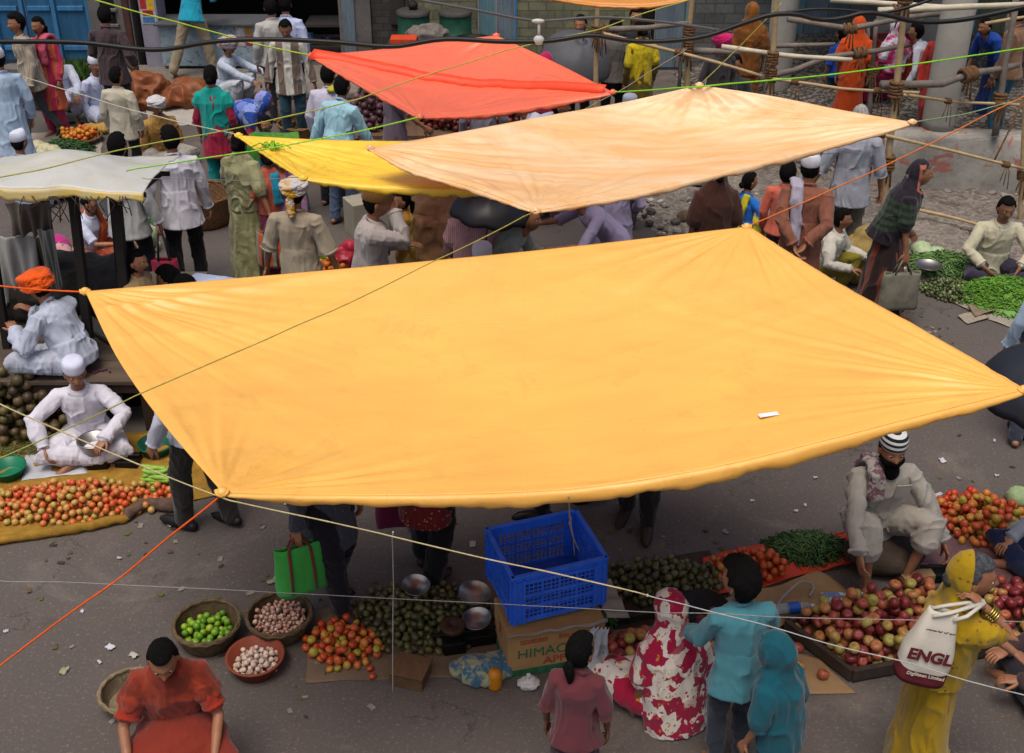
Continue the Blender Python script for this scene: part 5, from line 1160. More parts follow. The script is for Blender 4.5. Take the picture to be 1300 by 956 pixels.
def lattice(parent, a, b, n, rows, tp):
    """one side wall from corner a to b"""
    a, b = np.asarray(a, float), np.asarray(b, float); L = np.linalg.norm(b-a); d = (b-a)/L; nn = np.array([d[1], -d[0], 0]); g = MB()
    def bx(u0, u1, z0, z1, t=.006, off=0.):
        c = a+d*(u0+u1)/2+nn*off+np.array([0, 0, (z0+z1)/2]); g.box(c, (u1-u0, t, z1-z0), np.stack([d, np.array([-d[1], d[0], 0]), [0, 0, 1]], 1))
    e_ = .095*L+.02
    bx(0, e_, 0, CH-.02, .009); bx(L-e_, L, 0, CH-.02, .009); bx(e_, L-e_, CH-.075, CH-.02, .008); bx(e_, L-e_, 0, .03, .008)
    zs = np.linspace(.03, CH-.075, rows+1)
    for z in zs[1:-1]: bx(e_, L-e_, z-.003, z+.003, .005)
    for z in (zs[rows//3], zs[2*rows//3]): bx(e_, L-e_, z-.009, z+.009, .012, .004)
    for k in range(1, n): u = e_+(L-2*e_)*k/n; w_ = .0028 if k % 4 else .007; bx(u-w_, u+w_, .03, CH-.075, .0065)
    for u in (.012, e_-.008, L-e_+.008, L-.012): bx(u-.007, u+.007, 0, CH-.03, .02, .006)
    bx(0, L, CH-.055, CH-.045, .016, .005)
    g.build('side_panel', BLUEP, parent, False)
lattice(e, (0, 0, 0), (CW, 0, 0), 16, 9, 0); lattice(e, (CW, 0, 0), (CW, CD, 0), 12, 9, 0); lattice(e, (CW, CD, 0), (0, CD, 0), 16, 9, 0); lattice(e, (0, CD, 0), (0, 0, 0), 12, 9, 0)
g = MB()
for (a, b) in (((-.012, 0), (CW+.012, 0)), ((CW, -.012), (CW, CD+.012)), ((CW+.012, CD), (-.012, CD)), ((0, CD+.012), (0, -.012))): g.bar((*a, CH-.012), (*b, CH-.012), .028, .024, (0, 0, 1))
g.build('rim', BLUEP, e, False, bevel=.005)
for k in range(12): pass
g = MB(); g.box((CW/2, CD/2, .008), (CW-.02, CD-.02, .010)); g.build('base', BLUE2, e, False)
g = MB(); g.box((CW+.0125, CD*.5, CH-.05), (.004, .11, .028)); g.build('handle_slot', plain('slot_shadow', '0a1a3c', .8, .1), e, False, bevel=.001)
# white bag hanging at the box end
R = []
for j in range(26):
    v = j/25; R.append([(-.02-.05*v+(.10+.12*v)*(i/20-.5), .03*math.sin(i*.8+v*3)*v-.03*v, .30-.30*v+.015*math.sin(i*1.3+v*5)) for i in range(21)])
g = MB(); g.grid(R); g.ell((-.05, -.05, .05), (.13, .09, .05)); g.ell((.06, -.02, .06), (.09, .07, .05)); V = g.V(); V = V+np.stack([vn(V*16, i) for i in (1, 2, 3)], 1)*.018; g.v = [V]; q = G(758, 848); tag(g.build('plastic_bag', M_WHITES, loc=q+np.array([.03, .02, 0]), solid=.002), 'crumpled white plastic bag sagging beside the apple box', 'bag')
union('plastic_bag', MB().ell((0, 0, .03), (.07, .05, .03)).tube([(-.02, 0, .04), (0, .01, .09), (.03, .02, .05)], .012, 8), plain('grey_white_bag', 'b2b0ac', .5, .1), {'loc': G(671, 872), 'label': 'small white knotted bag at the foot of the cardboard box', 'category': 'bag'}, .006, 1, lambda V, N: V+N*(.006*ridge(V*40, 3))[:, None])
# ---------- second eggplant heap, orange tomatoes, okra behind the boy
sheet('mat', 'dark brown sacking beneath the second eggplant heap', 'mat', [(690, 735), (905, 700), (930, 790), (700, 830)], .0, plain('dark_sacking', '3c2d24', .95, .3, 8, .5), .006)
c = G(838, 745); scatter(BRINJ, 'eggplant', 'dull green eggplant in the heap beyond the headscarf', 'eggplant', 'eggplants in the heap beyond the printed headscarf', split_heap(heap((c[0], c[1]), .42, .22, .05, 210, .026, .09), 98, 'more dull green eggplants lower in the heap beyond the headscarf', 'eggplant_layer', BRC, 'eggplants'), .1)
sheet('plastic_sheet', 'orange plastic sheet under tomatoes and long beans', 'plastic sheet', [(893, 712), (1078, 676), (1085, 720), (905, 760)], .002, plain('orange_plastic_sheet', 'b33a20', .5, .2, 9), .02, 40, 24, .02)
c = G(948, 727); split_heap(heap((c[0], c[1]), .26, .13, .1, 80, .027, .05), 0, 'dim orange tomatoes heaped on the orange sheet behind the teal shirt boy', 'tomato_heap', ['a8481a', 'b85a22', 'a23a16', 'b07a30'])
for (px, py) in ((884, 728), (893, 735)): q = G(px, py); scatter(TOMATO, 'tomato', 'loose red tomato beside the second eggplant heap', 'tomato', 'loose tomatoes by the eggplants', [(q[0], q[1], .027, .027)])
strands('dark green okra and long beans heaped on the orange sheet', 'okra_heap', G(1022, 700), .30, .16, .1, 520, .13, .007, ['1f3414', '2d4a1c', '3a5a26', '26401a', '4a5f30'], .10)
bulk('small green leaves and chillies beside the blue crate', 'chilli_heap', G(772, 795), .06, .05, 0, 50, .012, ['2f5a1a', '3f6d22', '24461a'], .02)
# flat iron pans stacked behind the headscarf woman
for k in range(3): dish(['lowest black iron pan of the stack by the teal shirt boy', 'middle black iron pan of the stack by the teal shirt boy', 'topmost black iron pan of the stack holding a scrap'][k], 886+k*4, 792-k*8, .03+.03*k, .19-.015*k, IRON, (.05*(k-1), .04))
sheet('cardboard_sheet', 'flattened tan cardboard sheet behind the teal shirt boy', 'cardboard', [(905, 765), (1040, 728), (1085, 760), (985, 800)], .02, M_TAN, .02, 40, 24)
sheet('cardboard_sheet', 'tan cardboard lining near the printed headscarf shoulder', 'cardboard', [(760, 800), (905, 785), (905, 860), (770, 868)], .004, plain('dusty_card', '74624c', .9, .2, 5), .01, 30, 20)
def plank(label, a, b, z, w, h, m, name='plank', cat='plank'):
    A_, B_ = G(*a, z), G(*b, z); g = MB(); g.bar((0, 0, 0), B_-A_, w, h); tag(g.build(name, m, None, False, loc=A_+np.array([0, 0, h/2]), bevel=.004), label, cat)
plank('blackened plank edging the pitch by the blue crate', (748, 800), (862, 775), .0, .05, .06, plain('black_plank', '28221e', .8, .3, 8))
strap = resample([G(985, 770, .06), G(1000, 752, .1), G(1022, 738, .12), G(1033, 745, .07), G(1028, 757, .06)], 30); g = MB(); g.tube(strap-strap[0], .008, 6); tag(g.build('packing_strap', plain('grey_strap', '8d8a86', .6), loc=strap[0]), 'looped grey packing strap on the tan cardboard', 'strap')
# bottle
bt = G(1000, 772, .09); e = empty('water_bottle', bt, -.05); tag(e, 'clear plastic water bottle with blue label lying on cardboard', 'bottle'); e.rotation_euler = (0, PI/2, .12)
t = NT('clear_plastic'); t.base(lin('c8cdd0'), .15, .5); t.b.inputs['Transmission Weight'].default_value = .7; t.b.inputs['IOR'].default_value = 1.12
g = MB(); g.lathe([(0, -.13), (.03, -.13), (.036, -.12), (.036, -.06), (.034, -.05), (.036, -.04), (.036, .09), (.03, .12), (.014, .15), (.013, .165)], 24); g.build('bottle', t.m, e); g = MB(); g.lathe([(.0368, .0), (.0368, .075)], 24); g.build('label_band', plain('blue_label', '1c4fa5', .4, .3, 30), e); g = MB(); g.lathe([(.0155, .150), (.0155, .178), (0, .178)], 18); g.build('cap', plain('white_cap', 'c5c7c9', .4, .05), e)
sheet('newspaper', 'crumpled blue and white newspaper beside the bottle', 'newspaper', [(1043, 757), (1090, 752), (1105, 762), (1060, 772)], .06, cloth('b3b4b8', '5a6f9a', 'mottle', 18), .03, 24, 16)
# ---------- apple tray before the bearded man
tr = [G(996, 802, .0), G(1080, 866, .0), G(1272, 830, .0), G(1172, 752, .0)]; cen = sum(tr)/4
e = empty('wooden_tray', (cen[0], cen[1], 0)); tag(e, 'low dark wooden tray full of red and yellow apples', 'tray'); M_TRAY = plain('tray_wood', '3d3129', .8, .3, 7, .4)
for k in range(4): a, b = tr[k]-cen, tr[(k+1) % 4]-cen; a, b = a+unit(a-b)*.0, b; g = MB(); g.bar(a+[0, 0, .06], b+[0, 0, .06], .035, .085, (0, 0, 1)); g.build('side_board', M_TRAY, e, False, bevel=.004)
g = MB(); g.add([p-cen+[0, 0, .02] for p in tr], [[0, 1, 2, 3]]); g.build('tray_bottom', M_TAN, e, False)
def inquad(x, y, q=[p[:2] for p in tr], m_=.035):
    for k in range(4):
        a, b = q[k], q[(k+1) % 4]; d_ = unit(b-a)
        if d_[0]*(y-a[1])-d_[1]*(x-a[0]) < m_: return False
    return True
P = heap((cen[0], cen[1]+.02), .74, .44, .25, 245, .0355, .12, .12, .022, 16, poly=inquad)
P = split_heap(P, 170, 'more apples lower in the dark wooden tray', 'apple_layer', APC, 'apples'); scatter(APPLE, 'apple', 'red and yellow apple in the dark wooden tray before the bearded man', 'apple', 'apples in the wooden tray', P, .55)
P = None; c = G(1285, 780); P = split_heap(heap((c[0]+.06, c[1]), .30, .30, 0, 80, .0355, .14, .12, .01), 54, 'more apples lower in the heap beyond the yellow sari woman', 'apple_layer', APC, 'apples'); scatter(APPLE, 'apple', 'red or yellow apple in the heap beyond the laughing yellow sari woman', 'apple', 'apples in the heap beyond the yellow sari woman', P, .55)
c = G(795, 845); P = split_heap(heap((c[0]+.05, c[1]-.0), .26, .22, .4, 60, .0355, .10, .12, .006), 40, 'more apples lower in the loose heap by the white bag', 'apple_layer', APC, 'apples'); scatter(APPLE, 'apple', 'apple in the loose heap between the white bag and printed headscarf', 'apple', 'apples beside the white bag', P, .5)
c = G(905, 822); P = heap((c[0], c[1]), .14, .20, 0, 26, .038, .06, .12, .006); scatter(APPLE, 'apple', 'apple lying between the printed headscarf and teal shirt', 'apple', 'apples between the headscarf and the teal shirt', P, .5)
for (px, py) in ((1014, 851), (1044, 862), (1004, 858), (1012, 828), (770, 808), (762, 818)): q = G(px, py); scatter(APPLE, 'apple', 'stray yellow green apple rolling outside the tray', 'apple', 'stray apples outside the tray', [(q[0], q[1], .037, .037)], 1.)
sheet('cardboard_sheet', 'pale cardboard sheet behind the heap beside the teal headscarf', 'cardboard', [(985, 820), (1040, 838), (1090, 880), (985, 880)], .003, M_TAN, .004, 20, 16)
# bearded man's seat and scale
union('sack', MB().ell((0, 0, .10), (.27, .22, .10)).ell((.12, .05, .1), (.16, .17, .09)), plain('dark_gunny', '3f342b', .95, .3, 10, .6), {'loc': G(1118, 738)+np.array([.06, .18, 0]), 'label': 'flat gunny sack serving as seat under the bearded man', 'category': 'sack'}, .012, 2, lambda V, N: V+N*(.012*ridge(V*10, 3))[:, None])
g = MB(); g.box((0, 0, .045), (.22, .13, .09), euler(0, 0, .15)); tag(g.build('carton', M_TAN, None, False, loc=G(1160, 738), bevel=.004), 'small plain brown carton beside the bearded man foot', 'carton')
e = empty('weighing_scale', G(1192, 734)); tag(e, 'dark iron scale beside the small carton and apple tray', 'scale'); g = MB(); g.box((0, .0, .04), (.22, .12, .07)); g.box((0, 0, .10), (.30, .03, .02)); g.box((-.16, -.05, .02), (.2, .04, .03), euler(0, 0, .4)); g.build('body', IRON, e, False, bevel=.008)
sheet('plastic_sheet', 'small orange red plastic sheet piece beside the bearded man knee', 'plastic sheet', [(1144, 700), (1165, 695), (1172, 722), (1148, 724)], .012, plain('orange_red_sheet', 'a83c22', .5, .2, 9), .02, 16, 12)
sheet('mat', 'mauve sacking mat under the second seller tomatoes', 'mat', [(1165, 640), (1320, 626), (1340, 760), (1150, 728)], .0, M_PMAT, .008)
roll('raised mauve mat edge behind the tomatoes', [(1185, 645), (1198, 633), (1230, 630), (1270, 633)], .028, M_PMAT)
c = G(1240, 667); P = split_heap(heap((c[0]+.02, c[1]+.02), .38, .31, -.1, 170, .030, .13), 84, 'more ripe tomatoes lower in the heap on the mauve mat', 'tomato_layer', TOMC); scatter(TOMATO, 'tomato', 'ripe red orange tomato in the heap on the mauve mat', 'tomato', 'tomatoes on the mauve mat', P, .45)
def cabbage(label, px, py, r, z=0., c='93a878', group=None):
    g = MB(); g.ell((0, 0, 0), (r, r, r*.88), None, 20, 14); V = g.V(); n_ = V/np.linalg.norm(V, axis=1)[:, None]; V = V+n_*(r*.10*ridge(n_*2.6, int(px)) + r*.04*ridge(n_*7, 3))[:, None]; g.v = [V]; p = G(px, py, z+r*.8); tag(g.build('cabbage', plain('cabbage_'+c, c, .6, .2, 18, .3), loc=(p[0], p[1], z+r*.85)), label, 'cabbage', group)
cabbage('pale cabbage at the edge of the mauve mat tomatoes', 1293, 632, .085)
union('rag', MB().ell((0, 0, .04), (.10, .14, .05)).ell((.06, .1, .05), (.08, .08, .05)), plain('grey_knit', '8f8c86', .95, .3, 60, 1., 160), {'loc': G(1282, 688), 'label': 'grey textured rag lying beside the mauve mat tomatoes', 'category': 'rag'}, .01, 1, lambda V, N: V+N*(.012*ridge(V*18, 3))[:, None])
plank('white packing board behind the bearded man elbow', (1176, 640), (1200, 630), .0, .10, .012, M_WHITES, 'packing_sheet', 'packing sheet')
# ---------- right: the cream shirt vendor's greens
sheet('mat', 'pale sheet under the cream shirt vendor greens', 'mat', [(1160, 335), (1320, 345), (1330, 440), (1172, 368)], .0, plain('pale_sheet', '8d8678', .8, .2, 8), .012)
strands('long green beans heaped beside the steel pan', 'bean_heap', G(1200, 342), .46, .24, -.2, 620, .17, .0075, ['3c5a24', '54763a', '6b8b48', '2e4a1c', '7d9a58'], .16)
bulk('dark green round eggplants spread between beans and chillies', 'eggplant_heap', G(1214, 374), .36, .24, -.5, 330, .018, ['2d3a1a', '46542c', '5c6a3c', '38301f', '7a8658'], .04)
strands('bright green chillies piled at the pitch edge', 'chilli_pile', G(1282, 382), .55, .40, -.4, 1400, .10, .0065, ['456f18', '578a22', '3a6014', '6c9a32', '4f7d1e'], .20)
for (px, py, k) in ((1172, 322, 'a'), (1188, 325, 'b'), (1170, 318, 'c')): cabbage({'a': 'pale cabbage nearest the old woman at the bean heap', 'b': 'pale cabbage leaning on the bean heap', 'c': 'pale cabbage half hidden behind another by the old woman'}[k], px, py, .10, .0, '9fb088')
dish('shallow steel pan resting on the green beans', 1178, 340, .14, .13, STEEL)
sheet('newspaper', 'folded paper with green edge at the mat front', 'newspaper', [(1215, 402), (1240, 394), (1255, 404), (1228, 412)], .006, plain('news_tan', '8d8271', .9, .25, 30), .015, 20, 14)
sheet('newspaper', 'crumpled brown paper beside the green edged paper', 'newspaper', [(1228, 392), (1252, 388), (1262, 398), (1240, 404)], .016, plain('brown_paper', '7a6a58', .9, .25, 20), .03, 20, 14)
# ---------- sacks by the old woman
union('sack', MB().ell((0, 0, .26), (.24, .21, .27)).ell((.02, .02, .5), (.13, .12, .09)), plain('ochre_yellow_sack', '8f7a48', .9, .25, 12, .6, 120), {'loc': G(1090, 358), 'label': 'full ochre yellow sack standing behind the old woman', 'category': 'sack'}, .014, 2, lambda V, N: V+N*(.014*ridge(V*[9, 9, 4], 3))[:, None])
union('sack', MB().ell((0, 0, .24), (.22, .19, .26)).ell((.03, 0, .48), (.12, .1, .1)), plain('cream_sack', 'a09880', .9, .2, 12, .6, 120), {'loc': G(1126, 330), 'label': 'pale cream sack between the yellow sack and old woman', 'category': 'sack'}, .014, 2, lambda V, N: V+N*(.014*ridge(V*[9, 9, 4], 5))[:, None])
# ---------- middle: big brown covered load, box, greens
union('covered_load', MB().box((0, 0, .48), (.62, .5, .9)).ell((-.05, .03, .97), (.25, .2, .12)).ell((.18, 0, .92), (.2, .22, .1)), plain('brown_burlap', '9a7350', .95, .3, 9, .7, 90), {'loc': G(561, 380), 'label': 'large brown burlap covered load behind the big canopy', 'category': 'covered load'}, .018, 4, lambda V, N: V+N*(.035*ridge(V*[5, 5, 3], 3)+.015*ridge(V*12, 4))[:, None])
g = MB(); g.box((0, 0, .2), (.40, .3, .40), euler(0, 0, .5)); tag(g.build('carton', plain('pale_carton', '8f8878', .9, .12), None, False, loc=G(466, 295), bevel=.006), 'pale carton standing behind the brown capped man', 'carton')
strands('small heap of green chillies behind the beige shirt elbow', 'greens_heap', G(415, 340), .25, .2, 0, 200, .08, .006, ['4a7a20', '5d8f2a', '38601a'], .12)
bulk('carrots and orange roots behind the beige shirt elbow', 'carrot_heap', G(420, 362), .16, .14, 0, 60, .03, ['b5581c', 'c06c24', '9c4614'], .08)
union('plastic_bag', MB().ell((0, 0, .11), (.15, .12, .12)).ell((.05, 0, .22), (.07, .07, .06)), plain('red_polythene', 'a02638', .4, .2), {'loc': G(440, 338), 'label': 'red plastic bag behind the white kurta man', 'category': 'bag'}, .012, 1, lambda V, N: V+N*(.02*ridge(V*12, 3))[:, None])
# litter band on the gravel
for (px, py, c_, w_, lab) in ((985, 352, '2b62a0', .0, ''),): pass
sheet('plastic_sheet', 'bright blue plastic sheet on the gravel beside the brown sari', 'plastic sheet', [(875, 268), (897, 265), (905, 278), (884, 280)], .02, plain('blue_sheet', '2467a5', .5, .2, 8), .05, 20, 14)
sheet('plastic_sheet', 'blue sheet spread behind the rust kurta man', 'plastic sheet', [(970, 305), (1050, 290), (1075, 325), (1010, 352)], .01, plain('blue_sheet2', '2a5f94', .5, .25, 6), .03, 30, 20)
union('stone', MB().ell((0, 0, .05), (.12, .09, .07)), plain('brown_stone', '5a4a38', .95, .3), {'loc': G(874, 281), 'label': 'brown lump beside the bright blue sheet', 'category': 'stone'}, .012, 1, lambda V, N: V+N*(.02*ridge(V*9, 3))[:, None])
dish('grey metal bowl lying on the gravel near the cream canopy', 886, 232, .04, .16, STEEL); dish('small white bowl on the gravel beside the brown sari', 908, 240, .04, .10, plain('white_enamel', 'b5b3ae', .3, .05))
# ---------- far left goods
sheet('mat', 'pale sheet under the far vegetables', 'mat', [(20, 170), (130, 165), (130, 205), (20, 205)], .0, plain('dirty_sheet', '8b8275', .9, .25, 8), .01)
def tray_far(label, px, py, r, h): 
    return basket(label, px, py, r, h, '6a5138')
p = tray_far('low cane tray of orange tomatoes beside the far lane', 103, 180, .27, .07); bulk('orange and yellow tomatoes filling the far cane tray', 'tomato_heap', p, .22, .22, 0, 75, .03, ['b5521c', 'c4701e', 'c08a2a', 'a83c16'], .0, .03)
union('cloth_bundle', MB().ell((0, 0, .05), (.25, .12, .06)).ell((.15, .0, .06), (.12, .12, .06)), cloth('a8853c'), {'loc': G(122, 168), 'label': 'yellow cloth crumpled over the far tomato tray edge', 'category': 'cloth'}, .014, 1, lambda V, N: V+N*(.02*ridge(V*10, 3))[:, None])
strands('dark green leafy bundle beside the cauliflowers', 'leafy_greens', G(84, 192), .35, .2, 0, 420, .12, .01, ['1f3d18', '2d5220', '18300f', '3a6428'], .14)
strands('bright green beans at the front of the far vegetables', 'green_beans', G(82, 204), .22, .12, 0, 160, .1, .008, ['5f8f30', '74a53c', '4a7a24'], .1)
for k, (px, py) in enumerate(((48, 186), (58, 190), (68, 192), (54, 195), (74, 197))): cabbage('creamy cauliflower among the far leafy greens', px, py, .085, .02, 'b3ad8a', 'cauliflowers among the far greens')
strands('bright green beans in front of the orange sari seller', 'green_bean_heap', G(122, 325), .32, .25, 0, 420, .1, .008, ['5f9a28', '74b034', '4a8220', '8abf45'], .14)
union('cloth_bundle', MB().ell((0, 0, .08), (.3, .14, .1)).ell((-.2, .1, .12), (.16, .14, .12)), cloth('7a3050', 'b58a8a', 'floral', 10, '9a4a6a'), {'loc': G(95, 342), 'label': 'maroon patterned cloth bundle beside the bean heap', 'category': 'bundle'}, .014, 1, lambda V, N: V+N*(.02*ridge(V*9, 3))[:, None])
union('cloth_bundle', MB().ell((0, 0, .12), (.14, .12, .13)), cloth('b02a78'), {'loc': G(74, 328), 'label': 'bright magenta bundle beside the patterned cloth bundle', 'category': 'bundle'}, .014, 1, lambda V, N: V+N*(.02*ridge(V*11, 3))[:, None])
sheet('mat', 'teal cloth spread under the bean heap', 'mat', [(70, 330), (140, 318), (150, 340), (80, 350)], .0, cloth('2a5f68'), .01, 20, 14)
for k, (px, py, r) in enumerate(((184, 298, .12), (176, 309, .11))): cabbage(['pale green cabbage behind the red shopping bag', 'second pale cabbage beneath the first behind the red bag'][k], px, py, r, .10*(1-k), 'a9bd8c')
bulk('white radishes and greens near the white shirt man', 'radish_heap', G(186, 318), .14, .1, 0, 40, .03, ['b5bf98', '8fae68', 'c9cbb2'], .06)
strands('leafy greens beside the white shirt man knee', 'leafy_bunch', G(186, 278), .2, .15, 0, 150, .1, .01, ['3a6a28', '54843a', '2d5520'], .12)
# brown tarp heap and sheets near the shops
union('tarp_heap', MB().ell((-.25, 0, .2), (.34, .26, .26)).ell((.35, .05, .14), (.5, .28, .18)).ell((0, 0, .12), (.5, .3, .14)), plain('brown_plastic', '7a4526', .55, .25, 5, .4), {'loc': G(212, 134), 'label': 'crumpled brown plastic heap at the foot of the rusty post', 'category': 'tarpaulin'}, .018, 1, lambda V, N: V+N*(.05*ridge(V*4.5, 3)+.025*ridge(V*11, 4))[:, None])
sheet('mat', 'dusty white sheet spread before the brown plastic heap', 'mat', [(185, 138), (258, 130), (265, 156), (190, 164)], .0, plain('white_sheet', '9d988f', .9, .15, 5), .012)
union('sack', MB().ell((0, 0, .12), (.5, .28, .14)).ell((.3, .2, .12), (.3, .25, .15)).ell((-.35, .1, .1), (.3, .2, .13)), plain('grey_sackcloth', '7b7263', .95, .2, 8, .6), {'loc': G(88, 137), 'label': 'grey sackcloth pile beside the seated white dhoti man', 'category': 'sack'}, .018, 1, lambda V, N: V+N*(.035*ridge(V*6, 3)+.012*ridge(V*16, 4))[:, None])
sheet('mat', 'crumpled pale cloth on the far lane by the sackcloth pile', 'mat', [(55, 142), (118, 140), (115, 156), (60, 158)], .0, plain('pale_rag', '837c70', .9, .2, 6), .03)
# barrels and pots by the stone building
def barrel(label, px0, px1, pytop, Y, z0=0., c='1d4a38'):
    a, b = GY(px0, pytop, Y), GY(px1, pytop, Y); r = abs(b[0]-a[0])/2; h = a[2]-z0; e = empty('barrel', ((a[0]+b[0])/2, Y+r, z0)); tag(e, label, 'barrel'); g = MB(); g.lathe([(0, 0), (r*.97, 0), (r, .03), (r*.98, h*.33), (r*1.03, h*.34), (r*1.03, h*.37), (r*.98, h*.38), (r*.98, h*.65), (r*1.03, h*.66), (r*1.03, h*.69), (r*.98, h*.7), (r, h-.02), (r*1.02, h)], 32); g.build('drum', plain('barrel_'+c, c, .6, .35, 6, .2), e)
    g = MB(); g.lathe([(r*1.05, h-.03), (r*1.05, h+.01), (r*.9, h+.03), (0, h+.035)], 32); g.build('lid', plain('lid_dark', '3c3a36', .7, .3), e); return (a+b)/2, r, h
q, r, h = barrel('dark green barrel with a clay pot on its lid', 502, 544, 20, 17.2); g = MB(); g.lathe([(0, 0), (.05, 0), (.075, .05), (.07, .09), (.03, .12), (.028, .15), (.04, .16)], 20); tag(g.build('clay_pot', plain('sooty_clay', '231f1c', .7, .2), loc=(q[0], 17.2+r, h+.037)), 'small black clay pot standing on the green barrel', 'pot')
barrel('second green barrel beside the grey blue doors', 556, 598, 20, 17.3)
e = basin('wide black iron basin on a dark stand by the doors', 600, 33, .27, .10, IRON, .68); e.location = (GY(600, 33, 17.0)[0], 17.0, .66); g = MB(); g.lathe([(.2, -.66), (.22, -.6), (.2, -.03), (.19, .0)], 20, cap=True); g.build('stand', M_BLACK, e)
union('sack', MB().ell((0, 0, .1), (.27, .2, .15)).ell((-.2, 0, .1), (.16, .16, .12)), plain('fluffy_grey', '6a625c', .95, .4, 18, 1.), {'loc': GY(546, 50, 16.4)+np.array([0, 0, -.05]), 'label': 'grey fluffy sack above the coral tarpaulin edge', 'category': 'sack'}, .018, 1, lambda V, N: V+N*(.03*ridge(V*10, 3))[:, None])
q = GY(546, 50, 16.4); g = MB(); g.box((0, 0, q[2]/2-.03), (1.0, .5, q[2]-.06)); tag(g.build('wooden_crate', M_WOODD, None, False, loc=(q[0]-.1, 16.4, 0), bevel=.01), 'dark wooden box under the grey fluffy sack', 'box')
g = MB(); g.box((0, 0, .09), (.36, .24, .18)); g2 = g; tag(g.build('carton', plain('orange_red_carton', 'c2401e', .6, .15), None, False, loc=GY(513, 56, 16.1)+np.array([0, 0, -.08]), bevel=.01), 'bright orange red carton beside the grey fluffy sack', 'carton')
# far fruit stall under the coral tarpaulin
e = empty('fruit_stand', (G(520, 165, .5)[0], G(520, 165, .5)[1], 0)); tag(e, 'plank fruit stand in the shade of the coral tarpaulin', 'stand'); g = MB(); g.box((.35, .35, .44), (2.4, .9, .05)); g.build('table_top', M_WOODM, e, False, bevel=.005)
for dx in (-.75, 1.45):
    for dy in (-.02, .7): g = MB(); g.box((dx, dy, .207), (.07, .07, .414)); g.build('leg', M_WOODD, e, False)
q = np.array(e.location); bulk('dark red apples and onions heaped on the fruit stand', 'fruit_heap', (q[0]+.75, q[1]+.35), .72, .36, 0, 330, .038, ['451418', '5c1c1e', '3a1216', '6d2a26', '7a4030'], .14, .468)
bulk('purple onions heaped at the stand end', 'onion_heap', (q[0]-.45, q[1]+.35), .36, .34, 0, 170, .04, ['4a2a30', '5d3a40', '3a2026', '6d4c50'], .22, .468)
# red crates in the arcade
def red_crate(label, px0, px1, py1, Y, h, z=None):
    a, b = GY(px0, py1, Y), GY(px1, py1, Y); w_ = b[0]-a[0]; e = empty('plastic_crate', ((a[0]+b[0])/2, Y+.2, a[2] if z is None else z)); tag(e, label, 'crate'); g = MB(); m = plain('red_plastic', '7d2116', .55, .2, 6); d_ = .4
    for k in range(11): g.box((-w_/2+w_*k/10, -d_/2, h/2), (.018, .02, h)); g.box((-w_/2+w_*k/10, d_/2, h/2), (.018, .02, h))
    for k in range(6): 
        for s_ in (-1, 1): g.box((0, s_*d_/2, .02+(h-.04)*k/5), (w_, .024, .03)); g.box((s_*w_/2, 0, .02+(h-.04)*k/5), (.024, d_, .03))
    g.build('lattice', m, e, False); g = MB(); g.box((0, 0, h*.5), (w_*.93, d_*.9, h*.9)); g.build('inner_wall', plain('red_plastic_dark', '4a130d', .7, .2), e, False)
red_crate('lower wide red lattice crate behind the grey post', 1110, 1158, 106, 15.2, .30); red_crate('upper red lattice crate stacked beside the cement pillar', 1112, 1164, 82, 15.25, .31); red_crate('small red crate beside the dark cement pillar', 1150, 1172, 106, 15.0, .25)
# scraps of paper on the road
SCR = [(363, 641, 0), (600, 692, 1), (140, 823, 1), (170, 833, 1), (127, 842, 0), (272, 768, 0), (350, 735, 0), (82, 853, 2), (955, 637, 0), (1022, 643, 0), (1196, 586, 1), (1262, 561, 0), (755, 632, 0), (697, 692, 0), (105, 777, 0), (152, 710, 0), (8, 803, 0), (218, 667, 1), (1010, 650, 0), (880, 608, 0), (90, 155, 0), (1035, 608, 0), (345, 740, 2), (1265, 605, 0), (1240, 595, 0), (560, 680, 0), (470, 640, 0), (300, 700, 0), (240, 780, 0), (150, 765, 0), (1180, 610, 0), (930, 660, 0)]
for k, (px, py, t_) in enumerate(SCR[:24]):
    p = G(px, py); w_ = .040 if t_ == 1 else (.020 if t_ == 0 else .04); N = 6; R = [[(w_*(i/(N-1)-.5)*1.5, w_*(j/(N-1)-.5), .004+.018*random.random()) for i in range(N)] for j in range(N)]; g = MB(); g.grid(R); o = g.build('paper_scrap', plain('scrap_%d' % (k % 3), ['b5b5ba', 'a9a49a', '8d9070'][2 if t_ == 2 else k % 2], .85, .1), loc=p, solid=.001); o.rotation_euler = (0, 0, random.random()*3); tag(o, 'small pale paper scrap dropped on the road', 'paper scrap', 'paper scraps on the road')
for k in range(230):
    x, y = random.uniform(-5.5, 4.5), random.uniform(4.6, 11.5)
    if k > 60: q = G(*random.choice([(450, 800), (300, 790), (600, 700), (380, 860), (900, 700), (1180, 620), (200, 690), (1000, 820), (1190, 420), (90, 700), (820, 690), (700, 720)])); x, y = q[0]+random.gauss(0, .4), q[1]+random.gauss(0, .28)
    N = 4; w_ = random.uniform(.012, .035); g = MB(); g.grid([[(w_*(i/3-.5)*1.6, w_*(j/3-.5), .004+.008*random.random()) for i in range(N)] for j in range(N)]); o = g.build('litter', plain('litter_%d' % (k % 4), ['3d342c', '5a4a34', '7d766a', '4f5a2c'][k % 4], .9, .2), loc=(x, y, 0)); o.rotation_euler = (0, 0, random.random()*6); tag(o, 'tiny leaf or stalk trodden into the road', 'litter', 'trodden litter on the road')
